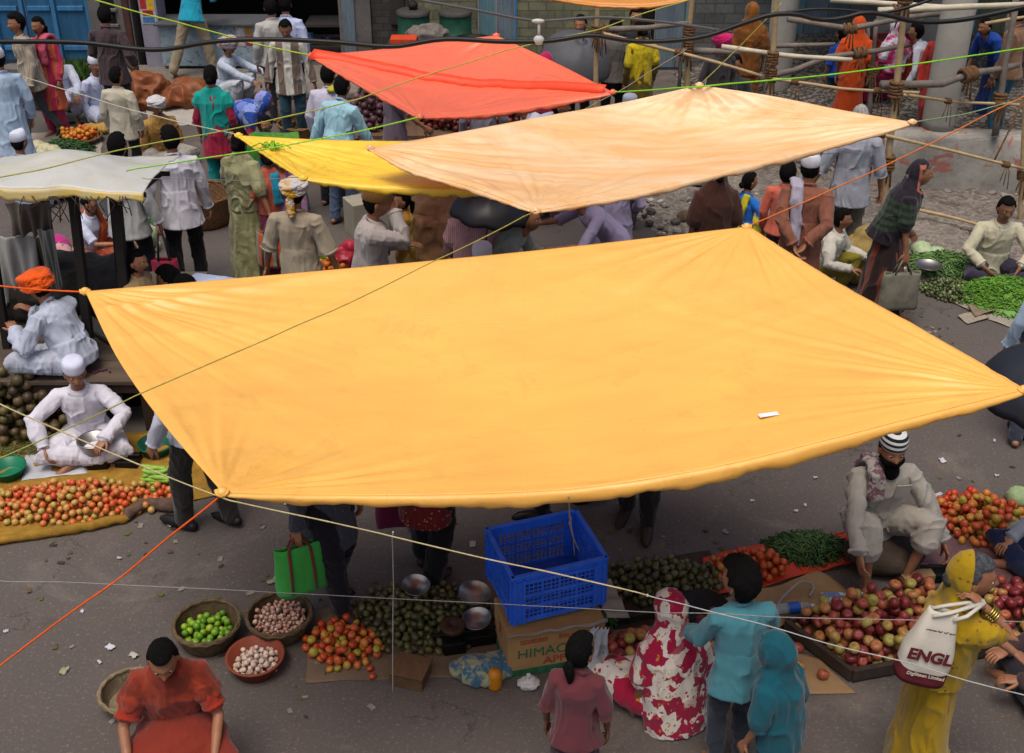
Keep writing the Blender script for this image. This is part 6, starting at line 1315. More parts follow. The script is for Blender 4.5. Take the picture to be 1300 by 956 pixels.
# ================================================================== the people
D = math.radians
c_ = cloth
WH, WH2, BLU = c_('c9c7cc'), c_('b9bcc8'), c_('b3bccb')
BLK, GRY, BRN = c_('1c1a1d'), c_('45434a'), c_('3a2d2a')
def P(*a, **k): return person(*a, **k)
def bag(label, J, hand, size, c, straps=None, name='shopping_bag', sd=1, drop=.06, yaw=0., flare=.1, cat='bag'):
    """an open cloth bag hung from a hand"""
    h = W(J, J[hand])+np.array([0, 0, -.07]); w_, hh, t_ = size; e = empty(name, h+np.array([0, 0, 0]), yaw); tag(e, label, cat); m = c; g = MB(); R = []
    th = np.linspace(0, 2*PI, 40, endpoint=False)
    for k in range(12):
        v = k/11; ww = w_/2*(1-flare*v*0+flare*v); tt = t_/2*(.35+.65*math.sin(min(1, v*1.4)*PI/2)); sq = np.abs(np.cos(th))**.6*np.sign(np.cos(th)); wb = 1+.05*vn(np.stack([np.cos(th)*2+sd, np.sin(th)*2, np.full(40, v*4)], 1), sd)
        R.append(np.stack([sq*ww*wb, np.sin(th)*tt*wb, np.full(40, -drop-hh*v)+.01*np.cos(th*3+sd)], 1))
    R.append(np.stack([np.cos(th)*w_*.3, np.sin(th)*t_*.3, np.full(40, -drop-hh*1.01)], 1)); g.rings(np.array(R)[::-1], cap=False); g.add(R[-1], [list(range(40))]); g.build('pouch', m, e, solid=.003)
    g = MB()
    for s_ in (-1, 1):
        for x in (-.22, .22): g.tube([(0, 0, .05), (x*w_*.6, s_*t_*.16, -drop*.4), (x*w_, s_*t_*.2, -drop-.01)], .009, 6)
        if straps:
            for x in (-.22, .22): g.tube([(x*w_, s_*t_*.24, -drop-.01), (x*w_*1.08, s_*t_*.53, -drop-hh*.5), (x*w_*1.12, s_*t_*.52, -drop-hh*.93)], .010, 6)
    g.build('strap', straps or m, e); return e
# ---------- nearest row
P('woman in orange red sari with centre parted dark hair seated by the limes', 203, 824, 1.58, D(14), True, seat='squat', pz=.40, lean=.25, nod=.35, lod=0, top=('blouse', c_('8f2a18'), {'sleeve': .35, 'len': 0}), bottom=('skirt', c_('75281a')), shawl=(c_('86301c', '6a2414', 'mottle', 4), {'arm': .2}), hair='bun', rh=(.25, .42, .5), lh=(-.2, .45, .5))
P('girl with dark hair tied low standing before the cardboard apple box', 738, 807, 1.2, D(168), True, lean=.1, look=-.5, lod=0, top=('blouse', c_('5a2a30'), {'sleeve': .5, 'len': .1}), bottom=('skirt', c_('3d2430')), hair='pony', sk=3, hs=1.0)
PRINT = c_('94143a', 'c9c0b4', 'floral', 17, 'b0741c')
def hoodfm(H, c): return np.where((H[:, 1] > -.01) & (H[:, 2] > -.3), 1, 0)
P('woman seated under a white and crimson flower printed headscarf', 850, 752, 1.56, D(-158), True, seat='cross', lean=.22, nod=.15, lod=0, top=('blouse', c_('9c1638'), {'sleeve': .4, 'len': 0}), bottom=('skirt', c_('9c1638', 'c9c2b6', 'floral', 9, 'b57a1c')), hood=(PRINT, {'drop': .62, 'arm': .35, 'spread': .03}), hair='thin')
TEAL = c_('3f7580'); 
P('boy in light teal shirt seen from behind with thick dark hair', 940, 713, 1.345, D(-170), lod=0, lean=.14, look=.55, nod=.1, top=('shirt', TEAL, {'len': .15, 'sleeve': .9, 'g': .03}), bottom=('trousers', c_('2a2f3a')), hair='full', rh=(.22, .35, .95), lh=(-.22, .35, .95), hs=1.08)
P('person hidden under a plain dark teal headscarf with pink gold border', 982, 806, 1.2, D(-140), True, lean=.15, nod=.2, lod=0, top=('blouse', c_('0d4450'), {'sleeve': .5, 'len': 0}), bottom=('skirt', c_('0e3c46')), hood=([c_('0b4854'), c_('8a5a5a', 'b3925a', 'mottle', 26)], {'drop': .6, 'arm': .4, 'fm': lambda H, c: np.where((((H[:, 0]/.066)**2+((H[:, 2]+.045)/.112)**2) < 1.4) & (H[:, 1] > -.008), 1, 0)}), hair='thin')
YEL = c_('b08a08', 'a8651a', 'mottle', 6)
YEL = cloth('b5900a', '9a5a1a', 'dots', 7)
J7 = P('laughing woman in mustard yellow sari holding a white bag over her shoulder', 1243, 708, 1.54, D(78), True, lod=0, lean=.1, hs=1.1, top=('blouse', c_('8a6e0c'), {'sleeve': .33, 'len': 0}), bottom=('skirt', c_('98790a')), hood=(c_('9c7e0c', '7a4416', 'dots', 22), {'drop': .5, 'arm': .22, 'face': (.13, .18, -.022, .01), 'name': 'sari_drape'}), hair='bun', hairc='4a4b4f', rh=('h', .115, .045, -.09), rel=(.15, 1, -.75), lh=(-.1, .42, 1.0), curl=1.3, sk=0)
g = MB()
for k in range(4):
    th = np.linspace(0, 2*PI, 17); a = unit(J7['wR']-J7['eR']); u, v, _ = frame(a); c0 = J7['wR']-a*(.035+.013*k); g.tube(c0+(np.cos(th)[:, None]*u+np.sin(th)[:, None]*v)*.037, .0052, 6)
g.build('bangle', plain('gold_bangle', 'a8924a', .3, .2, 10, .05, metal=.9), J7['E'])
# the white cloth bag on her shoulder
hp = W(J7, J7['wR']); bt = GY(1198, 774, hp[1]-.06); e = empty('cloth_bag', bt, 0.); e.rotation_euler = (-.10, .16, -.12); tag(e, 'white cotton carry bag with maroon print hanging behind the yellow sari woman', 'bag')
BW_, BH_ = .245, .40; R = []; th = np.linspace(0, 2*PI, 48, endpoint=False)
for k in range(16):
    v = k/15; sq = np.sign(np.cos(th))*np.abs(np.cos(th))**.45; sn = np.sign(np.sin(th))*np.abs(np.sin(th))**.8; ww = BW_/2*(.55+.45*min(1, v*1.6)); tt = .02+.05*math.sin(min(1, v*1.2)*PI*.6); R.append(np.stack([sq*ww, sn*tt, np.full(48, -BH_*v)+.008*np.cos(th*2)], 1))
g = MB(); g.rings(np.array(R)[::-1], cap=False); g.add(R[-1], [list(range(48))]); COT = plain('cotton_white', 'b9b2a4', .9, .08, 6, .35, 14); MAR = plain('maroon_print', '5a1a22', .85, .1, 14)
V = g.v[0]; V += np.stack([0*V[:, 0], .007*vn(V*14, 2), 0*V[:, 0]], 1)
mi = []
for f in g.f: z = np.mean([g.V()[i][2] for i in f]) if len(f) < 10 else -1; mi.append(1 if z < -.315 else 0)
g.m = mi; g.build('pouch', [COT, MAR], e, solid=.002)
text('ENGL', .086, MAR, e, (-.012, -.083, -.225), (RX+.03, 0, 0), sx=.98, bold=.004); text('Digiliteen Limited', .026, COT, e, (0, -.082, -.335), (RX+.03, 0, .0), sx=.98, bold=.0006); text('material of em', .024, MAR, e, (-.0, -.062, -.085), (RX+.35, 0, 0), sx=1., bold=.0004)
hl = np.array(Matrix(e.rotation_euler.to_matrix()).inverted() @ Vector(hp-bt)); g = MB()
for x, y in ((-.05, -.03), (.05, -.03), (-.05, .03), (.05, .03)): g.tube([(x, y, -.03), (x*.8+hl[0]*.3, y, hl[2]*.45), tuple(hl+np.array([0, y*.3, .02]))], .010, 6)
g.build('strap', COT, e)
# bearded man
CREAM = c_('9c958a'); J6 = P('bearded man in beige kurta and striped cap seated with one knee raised', 1137, 552, 1.69, D(6), lod=0, pz=.30, seat='squat', lean=.20, nod=.04, look=-.10, rf=(.16, .44, .07), lf=(-.14, .36, .08), rk=(.15, .3, 1), lk=(-.45, .5, .9), top=('kurta', CREAM, {'len': .42, 'g': .028, 'sleeve': .93, 'amp': .013}), bottom=('trousers', CREAM, {'g': .035, 'g2': .05, 'frac': .75}), shawl=(c_('99928a', '6a4a50', 'floral', 24, '3a4a7a'), {'kind': 'sash', 'sd': 1, 'a': 1, 'b': 6}), hat=('skull', None, {'mats': [c_('c9c9c6'), c_('12161f')]}), beard='0c0a09', rh=(.27, .50, .36), lh=(-.42, .34, .22), rel=(1, -.3, 0), lel=(-1, -.4, 0))
g = MB(); q = J6['p2']-J6['rt']*.075+J6['fw3']*.148+J6['up3']*.05; g.box(q, (.10, .008, .12), np.stack([J6['rt'], J6['fw3'], J6['up3']], 1)); g.build('pocket', CREAM, J6['E'], False, bevel=.003)
P('partly seen seller in pale shirt and navy trousers at the mauve mat end', 1386, 585, 1.66, D(-70), seat='cross', top=('shirt', c_('8d9098')), bottom=('trousers', c_('141c38')), rh=(.2, .32, .2), lh=(-.2, .34, .2))
P('partly seen person in brown beside the apples at the picture edge', 1370, 745, 1.6, D(-85), seat='cross', top=('shirt', c_('3a2a2c')), bottom=('trousers', c_('26222a')), rh=(.16, .42, .25), lh=(-.1, .45, .25), lean=.3)
# ---------- legs seen below the big canopy
J = P('woman in grey blue kurta and black trousers carrying a green bag', 428, 764, 1.55, D(50), True, anchor='mid', lod=0, rf=(.09, .16, .075), lf=(-.09, -.14, .1), rh=(.30, .02, .80), top=('kurta', c_('3d4048', '555a66', 'dots', 40), {'len': .36}), bottom=('trousers', c_('17131a'), {'g': .03, 'g2': .035}), hair='braid', shoes=plain('dark_sandal', '3a2220', .6))
bag('bright green cloth bag with brown straps held over the eggplants', J, 'wR', (.30, .34, .12), c_('3a9a3e'), c_('6a3324'), sd=3, yaw=D(22), flare=.12)
J = P('woman in red dotted kurta and black trousers walking under the canopy', 545, 728, 1.56, D(155), True, anchor='mid', lod=0, rf=(.10, -.10, .1), lf=(-.10, .12, .075), lh=(-.34, .05, .74), top=('kurta', c_('6a1818', 'b08a5a', 'dots', 30), {'len': .38}), bottom=('trousers', c_('120f12'), {'g': .035, 'g2': .045}), hair='bun', shoes=plain('dark_sandal', '3a2220', .6))
bag('limp maroon cloth bag beside the red dotted kurta', J, 'wL', (.20, .34, .10), c_('6a1a38'), None, sd=5, yaw=D(10))
P('man in dark trousers and black shoes striding under the canopy', 722, 650, 1.66, D(-82), anchor='mid', lod=0, rf=(.09, -.22, .13), lf=(-.09, .24, .075), top=('shirt', WH2), bottom=('trousers', c_('1b1718')), shoes=plain('black_shoe', '15110f', .35))
P('man in brown trousers and sandals facing the eggplant heap', 808, 662, 1.66, D(-15), anchor='mid', lod=0, rf=(.10, -.06, .075), lf=(-.08, .10, .075), top=('shirt', c_('7a7468')), bottom=('trousers', c_('2a2321'), {'g2': .03}), shoes=plain('brown_sandal', '33221b', .6))
P('man in charcoal brown trousers stepping behind the canopy corner', 266, 668, 1.66, D(-118), anchor='mid', lod=0, rf=(.10, -.12, .075), lf=(-.10, .14, .075), top=('shirt', WH2, {'sleeve': .97}), bottom=('trousers', c_('2b2623'), {'g2': .036}), shoes=plain('brown_black_shoe', '1a1512', .5), lh=(-.28, .12, .85))
# ---------- tomato seller and the stall
P('young tomato seller in white kurta and white skullcap sitting cross legged', 92, 459, 1.58, D(10), seat='cross', fat=.84, lod=0, lean=.22, nod=.10, look=.25, top=('kurta', c_('cac6cf'), {'len': .4, 'g': .032, 'amp': .013}), bottom=('wrap', c_('c2bec6'), {'frac': .9}), hat=('skull', c_('c6c8dc')), rh=(.30, .36, .22), lh=(-.20, .42, .30), lel=(-1, -.3, 0), rel=(1, -.2, 0))
P('man in orange turban and pale blue white shirt sitting on the stall platform', 40, 347, 1.60, D(-115), base=.49, seat='cross', lod=0, lean=.35, lean2=.5, nod=.3, top=('kurta', c_('aab0c0'), {'len': .4, 'g': .034, 'amp': .015}), bottom=('wrap', c_('a3a6b2')), hat=('turban', c_('d8520c', var=.2)), rh=(.08, .48, .42), lh=(-.2, .42, .38))
# ---------- behind the stall and the big canopy
P('woman seller in orange sari and white blouse seated behind the green beans', 118, 246, 1.55, D(70), True, seat='cross', lean=.3, nod=.3, top=('blouse', c_('bfc3d6'), {'sleeve': .4, 'len': 0}), bottom=('skirt', c_('a8421c', '7a4a3a', 'floral', 8, 'b58a6a')), shawl=(c_('b5501c'), {'kind': 'sash', 'sd': -1}), hair='bun', rh=(.1, .55, .35), lh=(-.1, .5, .3))
J = P('man in loose grey white shirt standing behind the stall post', 147, 170, 1.66, D(165), top=('shirt', c_('a8a8a6'), {'len': .22, 'g': .03}), bottom=('trousers', c_('1f1c20')), rh=(.3, .05, .78))
P('long haired girl in beige top facing the red bag', 172, 318, 1.38, D(75), True, top=('kurta', c_('8a7454'), {'len': .3}), bottom=('trousers', c_('20242a')), hair='long', sk=0)
bag('dark red cloth bag hanging beside the long haired girl', J, 'wR', (.24, .32, .14), c_('8a1a38'), c_('3a3036'), sd=7, yaw=D(10), drop=.32)
P('man in crisp white shirt and black trousers with back turned', 213, 161, 1.66, D(-160), look=.4, top=('shirt', c_('c0bdc4'), {'len': .2, 'g': .03}), bottom=('trousers', c_('17151a'), {'g2': .03}), rh=(.27, .08, .82), lh=(-.34, .02, .86), rf=(.12, .06, .075), lf=(-.12, -.06, .075), lod=0)
P('man in pale blue striped shirt bending behind the canopy edge', 208, 339, 1.66, D(-95), lean=1.3, lean2=1.75, nod=.2, top=('shirt', c_('a9b3cc', '8d99b8', 'check', 18), {'len': .15}), bottom=('trousers', c_('30343f')))
P('second man in plain white shirt bent low at the canopy edge', 232, 351, 1.64, D(-85), lean=1.3, lean2=1.8, top=('shirt', c_('b8bfcc'), {'len': .15}), bottom=('trousers', GRY))
J = P('woman wrapped in pale olive sari walking with an orange bag', 303, 166, 1.55, D(160), True, lean=.06, top=('blouse', c_('6a6a4a'), {'sleeve': .4, 'len': 0}), bottom=('skirt', c_('7a7852', '8f8a66', 'mottle', 6)), shawl=(c_('8f8c68', '6d6a48', 'mottle', 6), {'drop': .24, 'arm': .5}), hair='bun', rh=(.36, -.08, .84), lh=(-.2, .3, .95), lod=0)
bag('large orange brown shopping bag with grey stripes carried by the olive sari', J, 'wR', (.32, .34, .18), c_('a84a22', '7a7468', 'stripe', 3.2), c_('5a5450'), sd=9, yaw=D(-15), drop=.12)
P('woman in maroon and peach sari beside the olive sari', 338, 186, 1.40, D(-170), True, top=('blouse', c_('b5604a'), {'sleeve': .4, 'len': 0}), bottom=('skirt', c_('6a1f38')), shawl=(c_('a8503c'), {'drop': .2, 'arm': .4}), hair='bun')
P('man in beige short sleeved shirt with white and yellow head cloth', 373, 228, 1.66, D(172), look=-.1, top=('shirt', c_('988c78'), {'sleeve': .5, 'len': .2, 'g': .024, 'cuff': 1.3}), bottom=('trousers', c_('3a3430')), hat=('wrapcloth', c_('b5b0ac', 'b88a2a', 'mottle', 4), {'tail': 1}), rh=(.33, .04, .82), lh=(-.33, .04, .82), lod=0)
J = P('man in white kurta and brown round cap holding hand to mouth', 481, 237, 1.64, D(100), nod=.15, lean=.12, top=('kurta', c_('a79f9a'), {'len': .45, 'g': .032}), bottom=('trousers', c_('8d8682')), hat=('round', c_('7d5626')), hs=1.16, fat=1.05, rh=('h', .03, .15, -.07), lh=(-.15, .35, 1.1), rel=(.6, 0, -1), lod=0)
P('small girl in ochre dress carried up close to the brown capped man', 510, 243, 1.05, D(-75), True, base=.42, top=('blouse', c_('a87a22', 'c0a85a', 'mottle', 10), {'sleeve': .35, 'len': .2}), bottom=('skirt', c_('a07420')), hair='pony', rh=(.1, .3, .75), lh=(-.05, .32, .8), world=None)
P('man in grey white shirt stooping under the black umbrella', 672, 262, 1.62, D(75), lean=.85, lean2=1.0, top=('shirt', c_('8d9288'), {'len': .15, 'g': .03}), bottom=('trousers', c_('25232a')), hair='short', rh=('s', .1, .35, -.25), lh=('s', -.05, .3, -.3))
P('person in pink striped head cloth behind the black umbrella', 600, 238, 1.6, D(10), True, top=('blouse', c_('6a4a50'), {'sleeve': .5, 'len': 0}), bottom=('skirt', c_('5a3a44')), hood=(c_('b58d8d', '9a7078', 'stripe', 20),))
P('person in white cap showing just above the canopy edge', 612, 312, 1.5, D(180), top=('shirt', WH), bottom=('trousers', GRY), hat=('skull', c_('c4c4d0')))
P('man in lavender kurta stooping among the shoppers', 735, 236, 1.6, D(-70), lean=.7, lean2=.9, top=('shirt', c_('8d84a0'), {'len': .25, 'sleeve': .5}), bottom=('trousers', c_('4a4458')), rh=('s', .1, .4, -.15), lh=('s', -.05, .42, -.2))
P('man in long lavender grey kurta under the cream canopy edge', 784, 176, 1.66, D(170), top=('kurta', c_('8f86a0'), {'len': .5}), bottom=('trousers', c_('6a6276')), rh=(.2, .2, .95))
P('woman veiled in dark brown sari beside the blue blouse girl', 912, 204, 1.54, D(-175), True, top=('blouse', c_('2a1a14'), {'sleeve': .5, 'len': 0}), bottom=('skirt', c_('3a2018')), hood=(c_('3d2219'), {'drop': .5, 'arm': .45}), hair='bun')
P('girl in bright blue blouse and yellow sari seated beside the brown veil', 953, 219, 1.45, D(130), True, seat='cross', lean=.15, look=-.3, top=('blouse', c_('1a62b5'), {'sleeve': .4, 'len': .05}), bottom=('skirt', c_('a8a01c')), shawl=(c_('b0a51c'), {'kind': 'sash', 'sd': 1, 'a': 4, 'b': 8}), hair='bun', rh=(.42, .3, .3))
J = P('man in rust kurta and white cap with hands clasped behind', 1031, 197, 1.66, D(165), look=-.2, lod=0, top=('kurta', c_('80503f'), {'len': .5, 'g': .034, 'sleeve': .9}), bottom=('trousers', c_('5a4038')), hat=('topi', c_('c9c8cc')), shawl=(c_('9d97a5'), {'kind': 'sash', 'sd': -1, 'a': 2, 'b': 8}), rh=(.05, -.20, .92), lh=(-.05, -.22, .90), rel=(1, -.3, 0), lel=(-1, -.3, 0))
P('boy in salmon shirt just behind the rust kurta', 1002, 206, 1.32, D(160), top=('shirt', c_('c0604c')), bottom=('trousers', GRY))
P('old man in long grey white shirt and grey trousers with back turned', 1094, 134, 1.70, D(172), lod=0, top=('shirt', c_('8d8f98'), {'len': .2, 'g': .034, 'sleeve': .6}), bottom=('trousers', c_('6a645a'), {'g2': .035}), hair='thin', hairc='9a9690', rh=(.30, .04, .84), lh=(-.38, .0, .86))
P('boy in white shirt seated low behind the old woman', 1071, 266, 1.42, D(60), seat='squat', pz=.3, lod=0, lean=.25, look=.3, top=('shirt', c_('b8b4a8'), {'len': .15, 'g': .03}), bottom=('trousers', c_('7a7020')), rh=(.3, .4, .5), lh=(-.2, .45, .45))
DK = c_('241c22'); J = P('stooped old woman in dark plum and green sari with grey hair carrying a bag', 1172, 206, 1.58, D(82), True, lod=0, lean=.22, lean2=.42, stoop=.25, top=('blouse', c_('20181c'), {'sleeve': .5, 'len': 0}), bottom=('skirt', c_('2b1a1c', '7a3a2a', 'stripe', 2.2)), hood=([c_('221b24'), c_('2a3a28', '1d2420', 'stripeH', 5), c_('9a5a48')], {'drop': .55, 'arm': .4, 'fm': lambda H, c: np.where((((H[:, 0]/.125)**2+((H[:, 2]+.045)/.15)**2) < 1.25) & (H[:, 1] > -.035) & (H[:, 1] < .02), 2, np.where((H[:, 2] < -.22) & (H[:, 2] > -.52), 1, 0)), 'face': (.125, .15, -.01), 'name': 'sari_drape'}), hair='bun', hairc='6a6866', rh=(.24, .15, .72), lh=(-.15, .2, .9), rf=(.08, .14, .075), lf=(-.08, -.1, .075))
bag('limp grey jute bag hanging from the old woman hand', J, 'wR', (.34, .36, .14), plain('grey_jute', '6d6a5c', .95, .25, 12, .5), None, sd=11, yaw=D(5), drop=.12)
P('young vendor in cream shirt sitting cross legged behind the chillies', 1281, 252, 1.66, D(-4), seat='cross', lod=0, lean=.15, nod=.12, top=('shirt', c_('b5ae94'), {'len': .2, 'g': .028, 'sleeve': .85}), bottom=('trousers', c_('2f2a38'), {'g': .02}), rh=(.16, .34, .22), lh=(-.16, .36, .22), rel=(1, -.2, 0), lel=(-1, -.2, 0), sk=1)
P('man in pale blue shirt entering at the chilli pile', 1366, 318, 1.68, D(160), top=('shirt', c_('9db3c6')), bottom=('trousers', c_('3a4050')), lh=(-.30, .05, .84))
P('walker in black trousers beneath the dark umbrella', 1290, 549, 1.66, D(30), anchor='aR', top=('shirt', c_('4a4e5a')), bottom=('trousers', c_('1c1b1e')), shoes=plain('black_shoe', '15110f', .35))
# ---------- umbrellas
def umbrella(label, px, py, z, R_, c, tilt=(0, 0), rod=.7):
    p = G(px, py, z); e = empty('umbrella', p); e.rotation_euler = (tilt[0], tilt[1], .3); tag(e, label, 'umbrella'); g = MB(); n = 48; RR = []
    for k in range(11):
        v = k/10; r = R_*math.sin(v*1.25)/math.sin(1.25); th = np.linspace(0, 2*PI, n, endpoint=False); sc = 1-.045*v*v*(1-np.abs(np.cos(th*4)))**1.; zz = -R_*.66*(1-math.cos(v*1.25))/(1-math.cos(1.25))*1.; RR.append(np.stack([np.cos(th)*r*sc, np.sin(th)*r*sc, zz+.018*v*(1-np.abs(np.cos(th*4)))], 1))
    g.rings(np.array(RR[1:]), cap=False); g.add(np.vstack([RR[1], [[0, 0, .0]]]), [[n, j, (j+1) % n] for j in range(n)]); g.build('canopy', c, e, solid=.002); g = MB(); g.tube([(0, 0, .06), (0, 0, -rod)], .006, 6); g.build('shaft', IRON, e)
    g = MB()
    for k in range(8): a = k*PI/4; g.tube([(0, 0, -.01)]+[(math.cos(a)*R_*math.sin(v*1.25)/math.sin(1.25)*.985, math.sin(a)*R_*math.sin(v*1.25)/math.sin(1.25)*.985, -R_*.66*(1-math.cos(v*1.25))/(1-math.cos(1.25))-.008) for v in (.3, .6, .98)], .003, 4)
    g.build('rib', IRON, e)
UMB = plain('black_nylon', '1b1b20', .45, .15, 5, .1)
umbrella('open black umbrella over the stooping grey shirt man', 624, 241, 1.62, .33, UMB, (.05, .1)); umbrella('black umbrella tilted behind the bamboo pole near the stone wall', 740, 52, 1.45, .46, plain('grey_black_nylon', '4a4a4e', .6, .15, 5, .1), (.5, .1)); umbrella('dark umbrella at the edge beside the large canopy corner', 1345, 452, 1.80, .42, plain('navy_black_nylon', '22242c', .45, .15, 5, .1), (.1, -.1))
# ---------- upper left crowd
P('man in striped beige shirt and grey trousers striding across the lane', 18, 18, 1.66, D(-60), look=.2, lod=0, rf=(.1, -.30, .14), lf=(-.1, .26, .075), lean=.05, top=('shirt', c_('a89c88', '8d8070', 'stripe', 9), {'len': .18, 'g': .03}), bottom=('trousers', c_('47484c'), {'g2': .05}), hair='full', shoes=plain('dark_shoe', '1a1614', .5))
P('woman with dark ponytail in pink and crimson dress behind the striding man', 46, 22, 1.56, D(-20), True, top=('kurta', c_('a82a4a', 'b85a3a', 'stripe', 3), {'len': .5}), bottom=('trousers', c_('8a2040')), hair='pony', shawl=(c_('b04a5f'), {'kind': 'sash', 'sd': -1}))
P('person in pale blue kurta cut by the picture edge', -6, 62, 1.66, D(-150), top=('kurta', c_('9db0c4'), {'len': .5}), bottom=('trousers', c_('8fa0b5')), hat=('topi', WH))
P('seated man in white cap behind the stall roof', 22, 168, 1.64, D(160), seat='cross', top=('shirt', c_('8d9db8')), bottom=('wrap', WH2), hat=('topi', c_('c6cad6')))
P('man in white kurta and dhoti sitting with raised knees by the blue doors', 66, 58, 1.66, D(20), seat='squat', pz=.3, lean=.2, top=('kurta', c_('b9bfd0'), {'len': .3}), bottom=('wrap', c_('b5bac8')), hat=('topi', WH), rh=(.2, .5, .45), lh=(-.2, .5, .45))
P('man in white kurta and white cap seated beside the green weeds', 119, 72, 1.66, D(60), seat='cross', lean=.2, top=('kurta', c_('b5bdd8'), {'len': .3}), bottom=('wrap', c_('b3b9d0')), hat=('topi', c_('c6c9d6')), look=-.3)
P('man in dark brown shirt and trousers seen from behind near the doors', 131, 8, 1.68, D(175), look=.3, lod=0, top=('shirt', c_('3d3033'), {'len': .2, 'g': .03}), bottom=('trousers', c_('332a2c')), rh=(.26, .1, .95), lh=(-.22, .25, .98))
P('boy in cream shirt standing before the dark brown shirted man', 146, 86, 1.42, D(170), look=-.3, top=('shirt', c_('aba390'), {'len': .2, 'g': .03}), bottom=('trousers', c_('24211f')))
P('old man in ochre shawl and white headcloth sitting on the lane', 198, 124, 1.62, D(35), seat='cross', lean=.25, lod=0, top=('kurta', c_('97703a'), {'len': .3}), bottom=('wrap', c_('8f8a80')), shawl=(c_('9c763c'), {'drop': .25, 'arm': .5}), hat=('wrapcloth', c_('b9b6b4')), sk=0)
P('seller with bare arm seated behind the cauliflowers', 160, 172, 1.6, D(-80), True, seat='cross', lean=.2, top=('blouse', c_('8a2040'), {'sleeve': .4, 'len': 0}), bottom=('skirt', c_('7a2a50')), hair='bun', rh=(.0, .6, .4), lh=(-.2, .5, .3)) if False else None
P('man in turquoise tee shirt and beige trousers leaning at the shop counter', 247, 97, 1.68, D(165), anchor='mid', lean=.25, lod=1, top=('tee_shirt', c_('1c8fa8'), {'sleeve': .45, 'len': .1}), bottom=('trousers', c_('8d8068'), {'g2': .04}), rf=(.20, .10, .075), lf=(-.26, -.28, .12), rh=(.25, .4, 1.1), lh=(-.25, .45, 1.1), base=.12)
P('man in red and white turban and pale shirt squatting before the counter', 289, 48, 1.64, D(75), seat='squat', pz=.28, lean=.25, base=.0, top=('shirt', c_('a9b2c0')), bottom=('wrap', c_('b0b4bc')), hat=('turban', c_('a09a9c', 'b0303c', 'mottle', 7)), rh=(.2, .6, .5), lh=(-.2, .6, .5))
P('man in white shirt standing at the shop with back turned', 361, -6, 1.68, D(178), top=('shirt', c_('aeb6d2'), {'g': .03}), bottom=('trousers', c_('1e1d24')), base=.0); P('man in off white shirt beside the white shirt at the shop', 342, -2, 1.66, D(-160), top=('shirt', c_('a6a29c'), {'g': .03}), bottom=('trousers', c_('24222a')))
P('man facing the lane in white and brown panelled shirt and teal jeans', 361, 27, 1.60, D(4), lod=0, nod=.35, top=('shirt', c_('b5b2a6', '6a5a50', 'stripe', 1.6), {'len': .22, 'g': .032}), bottom=('trousers', c_('1f3d48'), {'g2': .03}), rh=(.30, .02, .84), lh=(-.32, .02, .80))
P('woman in turquoise and crimson dress with a hair ribbon and back turned', 266, 84, 1.58, D(178), True, lod=0, top=('kurta', c_('8a1634', 'a83048', 'dots', 30), {'len': .3, 'sleeve': .6}), bottom=('trousers', c_('0f7a78'), {'g': .03, 'g2': .03}), shawl=(c_('0f8a80'), {'drop': .22, 'arm': .15}), hair='bun')
P('woman in blue and pink flowered sari bending over', 335, 118, 1.55, D(85), True, lean=1.2, lean2=1.5, top=('blouse', c_('a82848'), {'sleeve': .4, 'len': 0}), bottom=('skirt', c_('8a1f40')), hood=(c_('2a4a9a', '7a8ac0', 'floral', 8, 'b04a6a'), {'drop': .5, 'arm': .2}), hair='bun')
P('woman in green sari bending down with a yellow scarf', 300, 160, 1.55, D(-75), True, lean=1.35, lean2=1.6, top=('blouse', c_('2a6a1c', '4a7a20', 'mottle', 6), {'sleeve': .35, 'len': .1}), bottom=('skirt', c_('2a6420')), shawl=(c_('b8a018'), {'kind': 'sash', 'sd': 1, 'a': 1, 'b': 5}), hair='bun')
P('small child in blue peering over the yellow canopy', 337, 148, 1.1, D(-10), top=('shirt', c_('1f7a9a')), bottom=('trousers', GRY)); P('woman in purple flowered dress under the yellow canopy edge', 355, 192, 1.36, D(20), True, top=('kurta', c_('5a3a6a', '8a6a8a', 'floral', 10, 'a03a6a'), {'len': .4}), bottom=('trousers', c_('4a2a5a')), shawl=(c_('1a7a92'), {'kind': 'sash', 'sd': 1}), hair='bun')
P('man in sky blue shirt and jeans stooping behind the yellow canopy', 434, 96, 1.66, D(150), lean=.18, lean2=.3, lod=0, top=('shirt', c_('8fb8c4'), {'len': .22, 'g': .034}), bottom=('trousers', c_('4a5a72'), {'g2': .03}), rh=(.25, .3, .85), lh=(-.36, .02, .84))
P('man in white shirt behind the sky blue shirt', 416, 82, 1.62, D(160), lean=.15, top=('shirt', c_('b5b0c0'), {'len': .2, 'g': .03}), bottom=('trousers', c_('26242a')), shawl=(c_('a8a52a'), {'kind': 'sash', 'sd': 1, 'a': 3, 'b': 5}))
P('man in mauve brown kurta standing under the coral canopy', 500, 82, 1.62, D(100), top=('kurta', c_('6a5a66'), {'len': .45, 'sleeve': .4}), bottom=('trousers', c_('5a4d5a')), rh=(.1, .35, .95)); P('man in long grey mauve kurta at the end of the fruit stand', 612, 84, 1.62, D(-170), top=('kurta', c_('6d6672'), {'len': .55}), bottom=('trousers', c_('5d5664')))
P('man in white shirt stooping between coral and cream canopies', 662, 120, 1.6, D(-70), lean=.6, lean2=.8, top=('shirt', c_('b9b6c6'), {'g': .03}), bottom=('trousers', GRY)); P('second man in bluish white shirt bent beside the first', 712, 122, 1.6, D(80), lean=.6, lean2=.9, top=('shirt', c_('a8adc6'), {'g': .03}), bottom=('trousers', c_('20222c')))
P('little boy in white vest with back turned in front of the yellow dupatta', 796, 62, 1.10, D(170), lod=1, top=('vest', c_('b5b2b8'), {'sleeve': .1, 'len': .1}), bottom=('trousers', c_('6a5a38')), world=None)
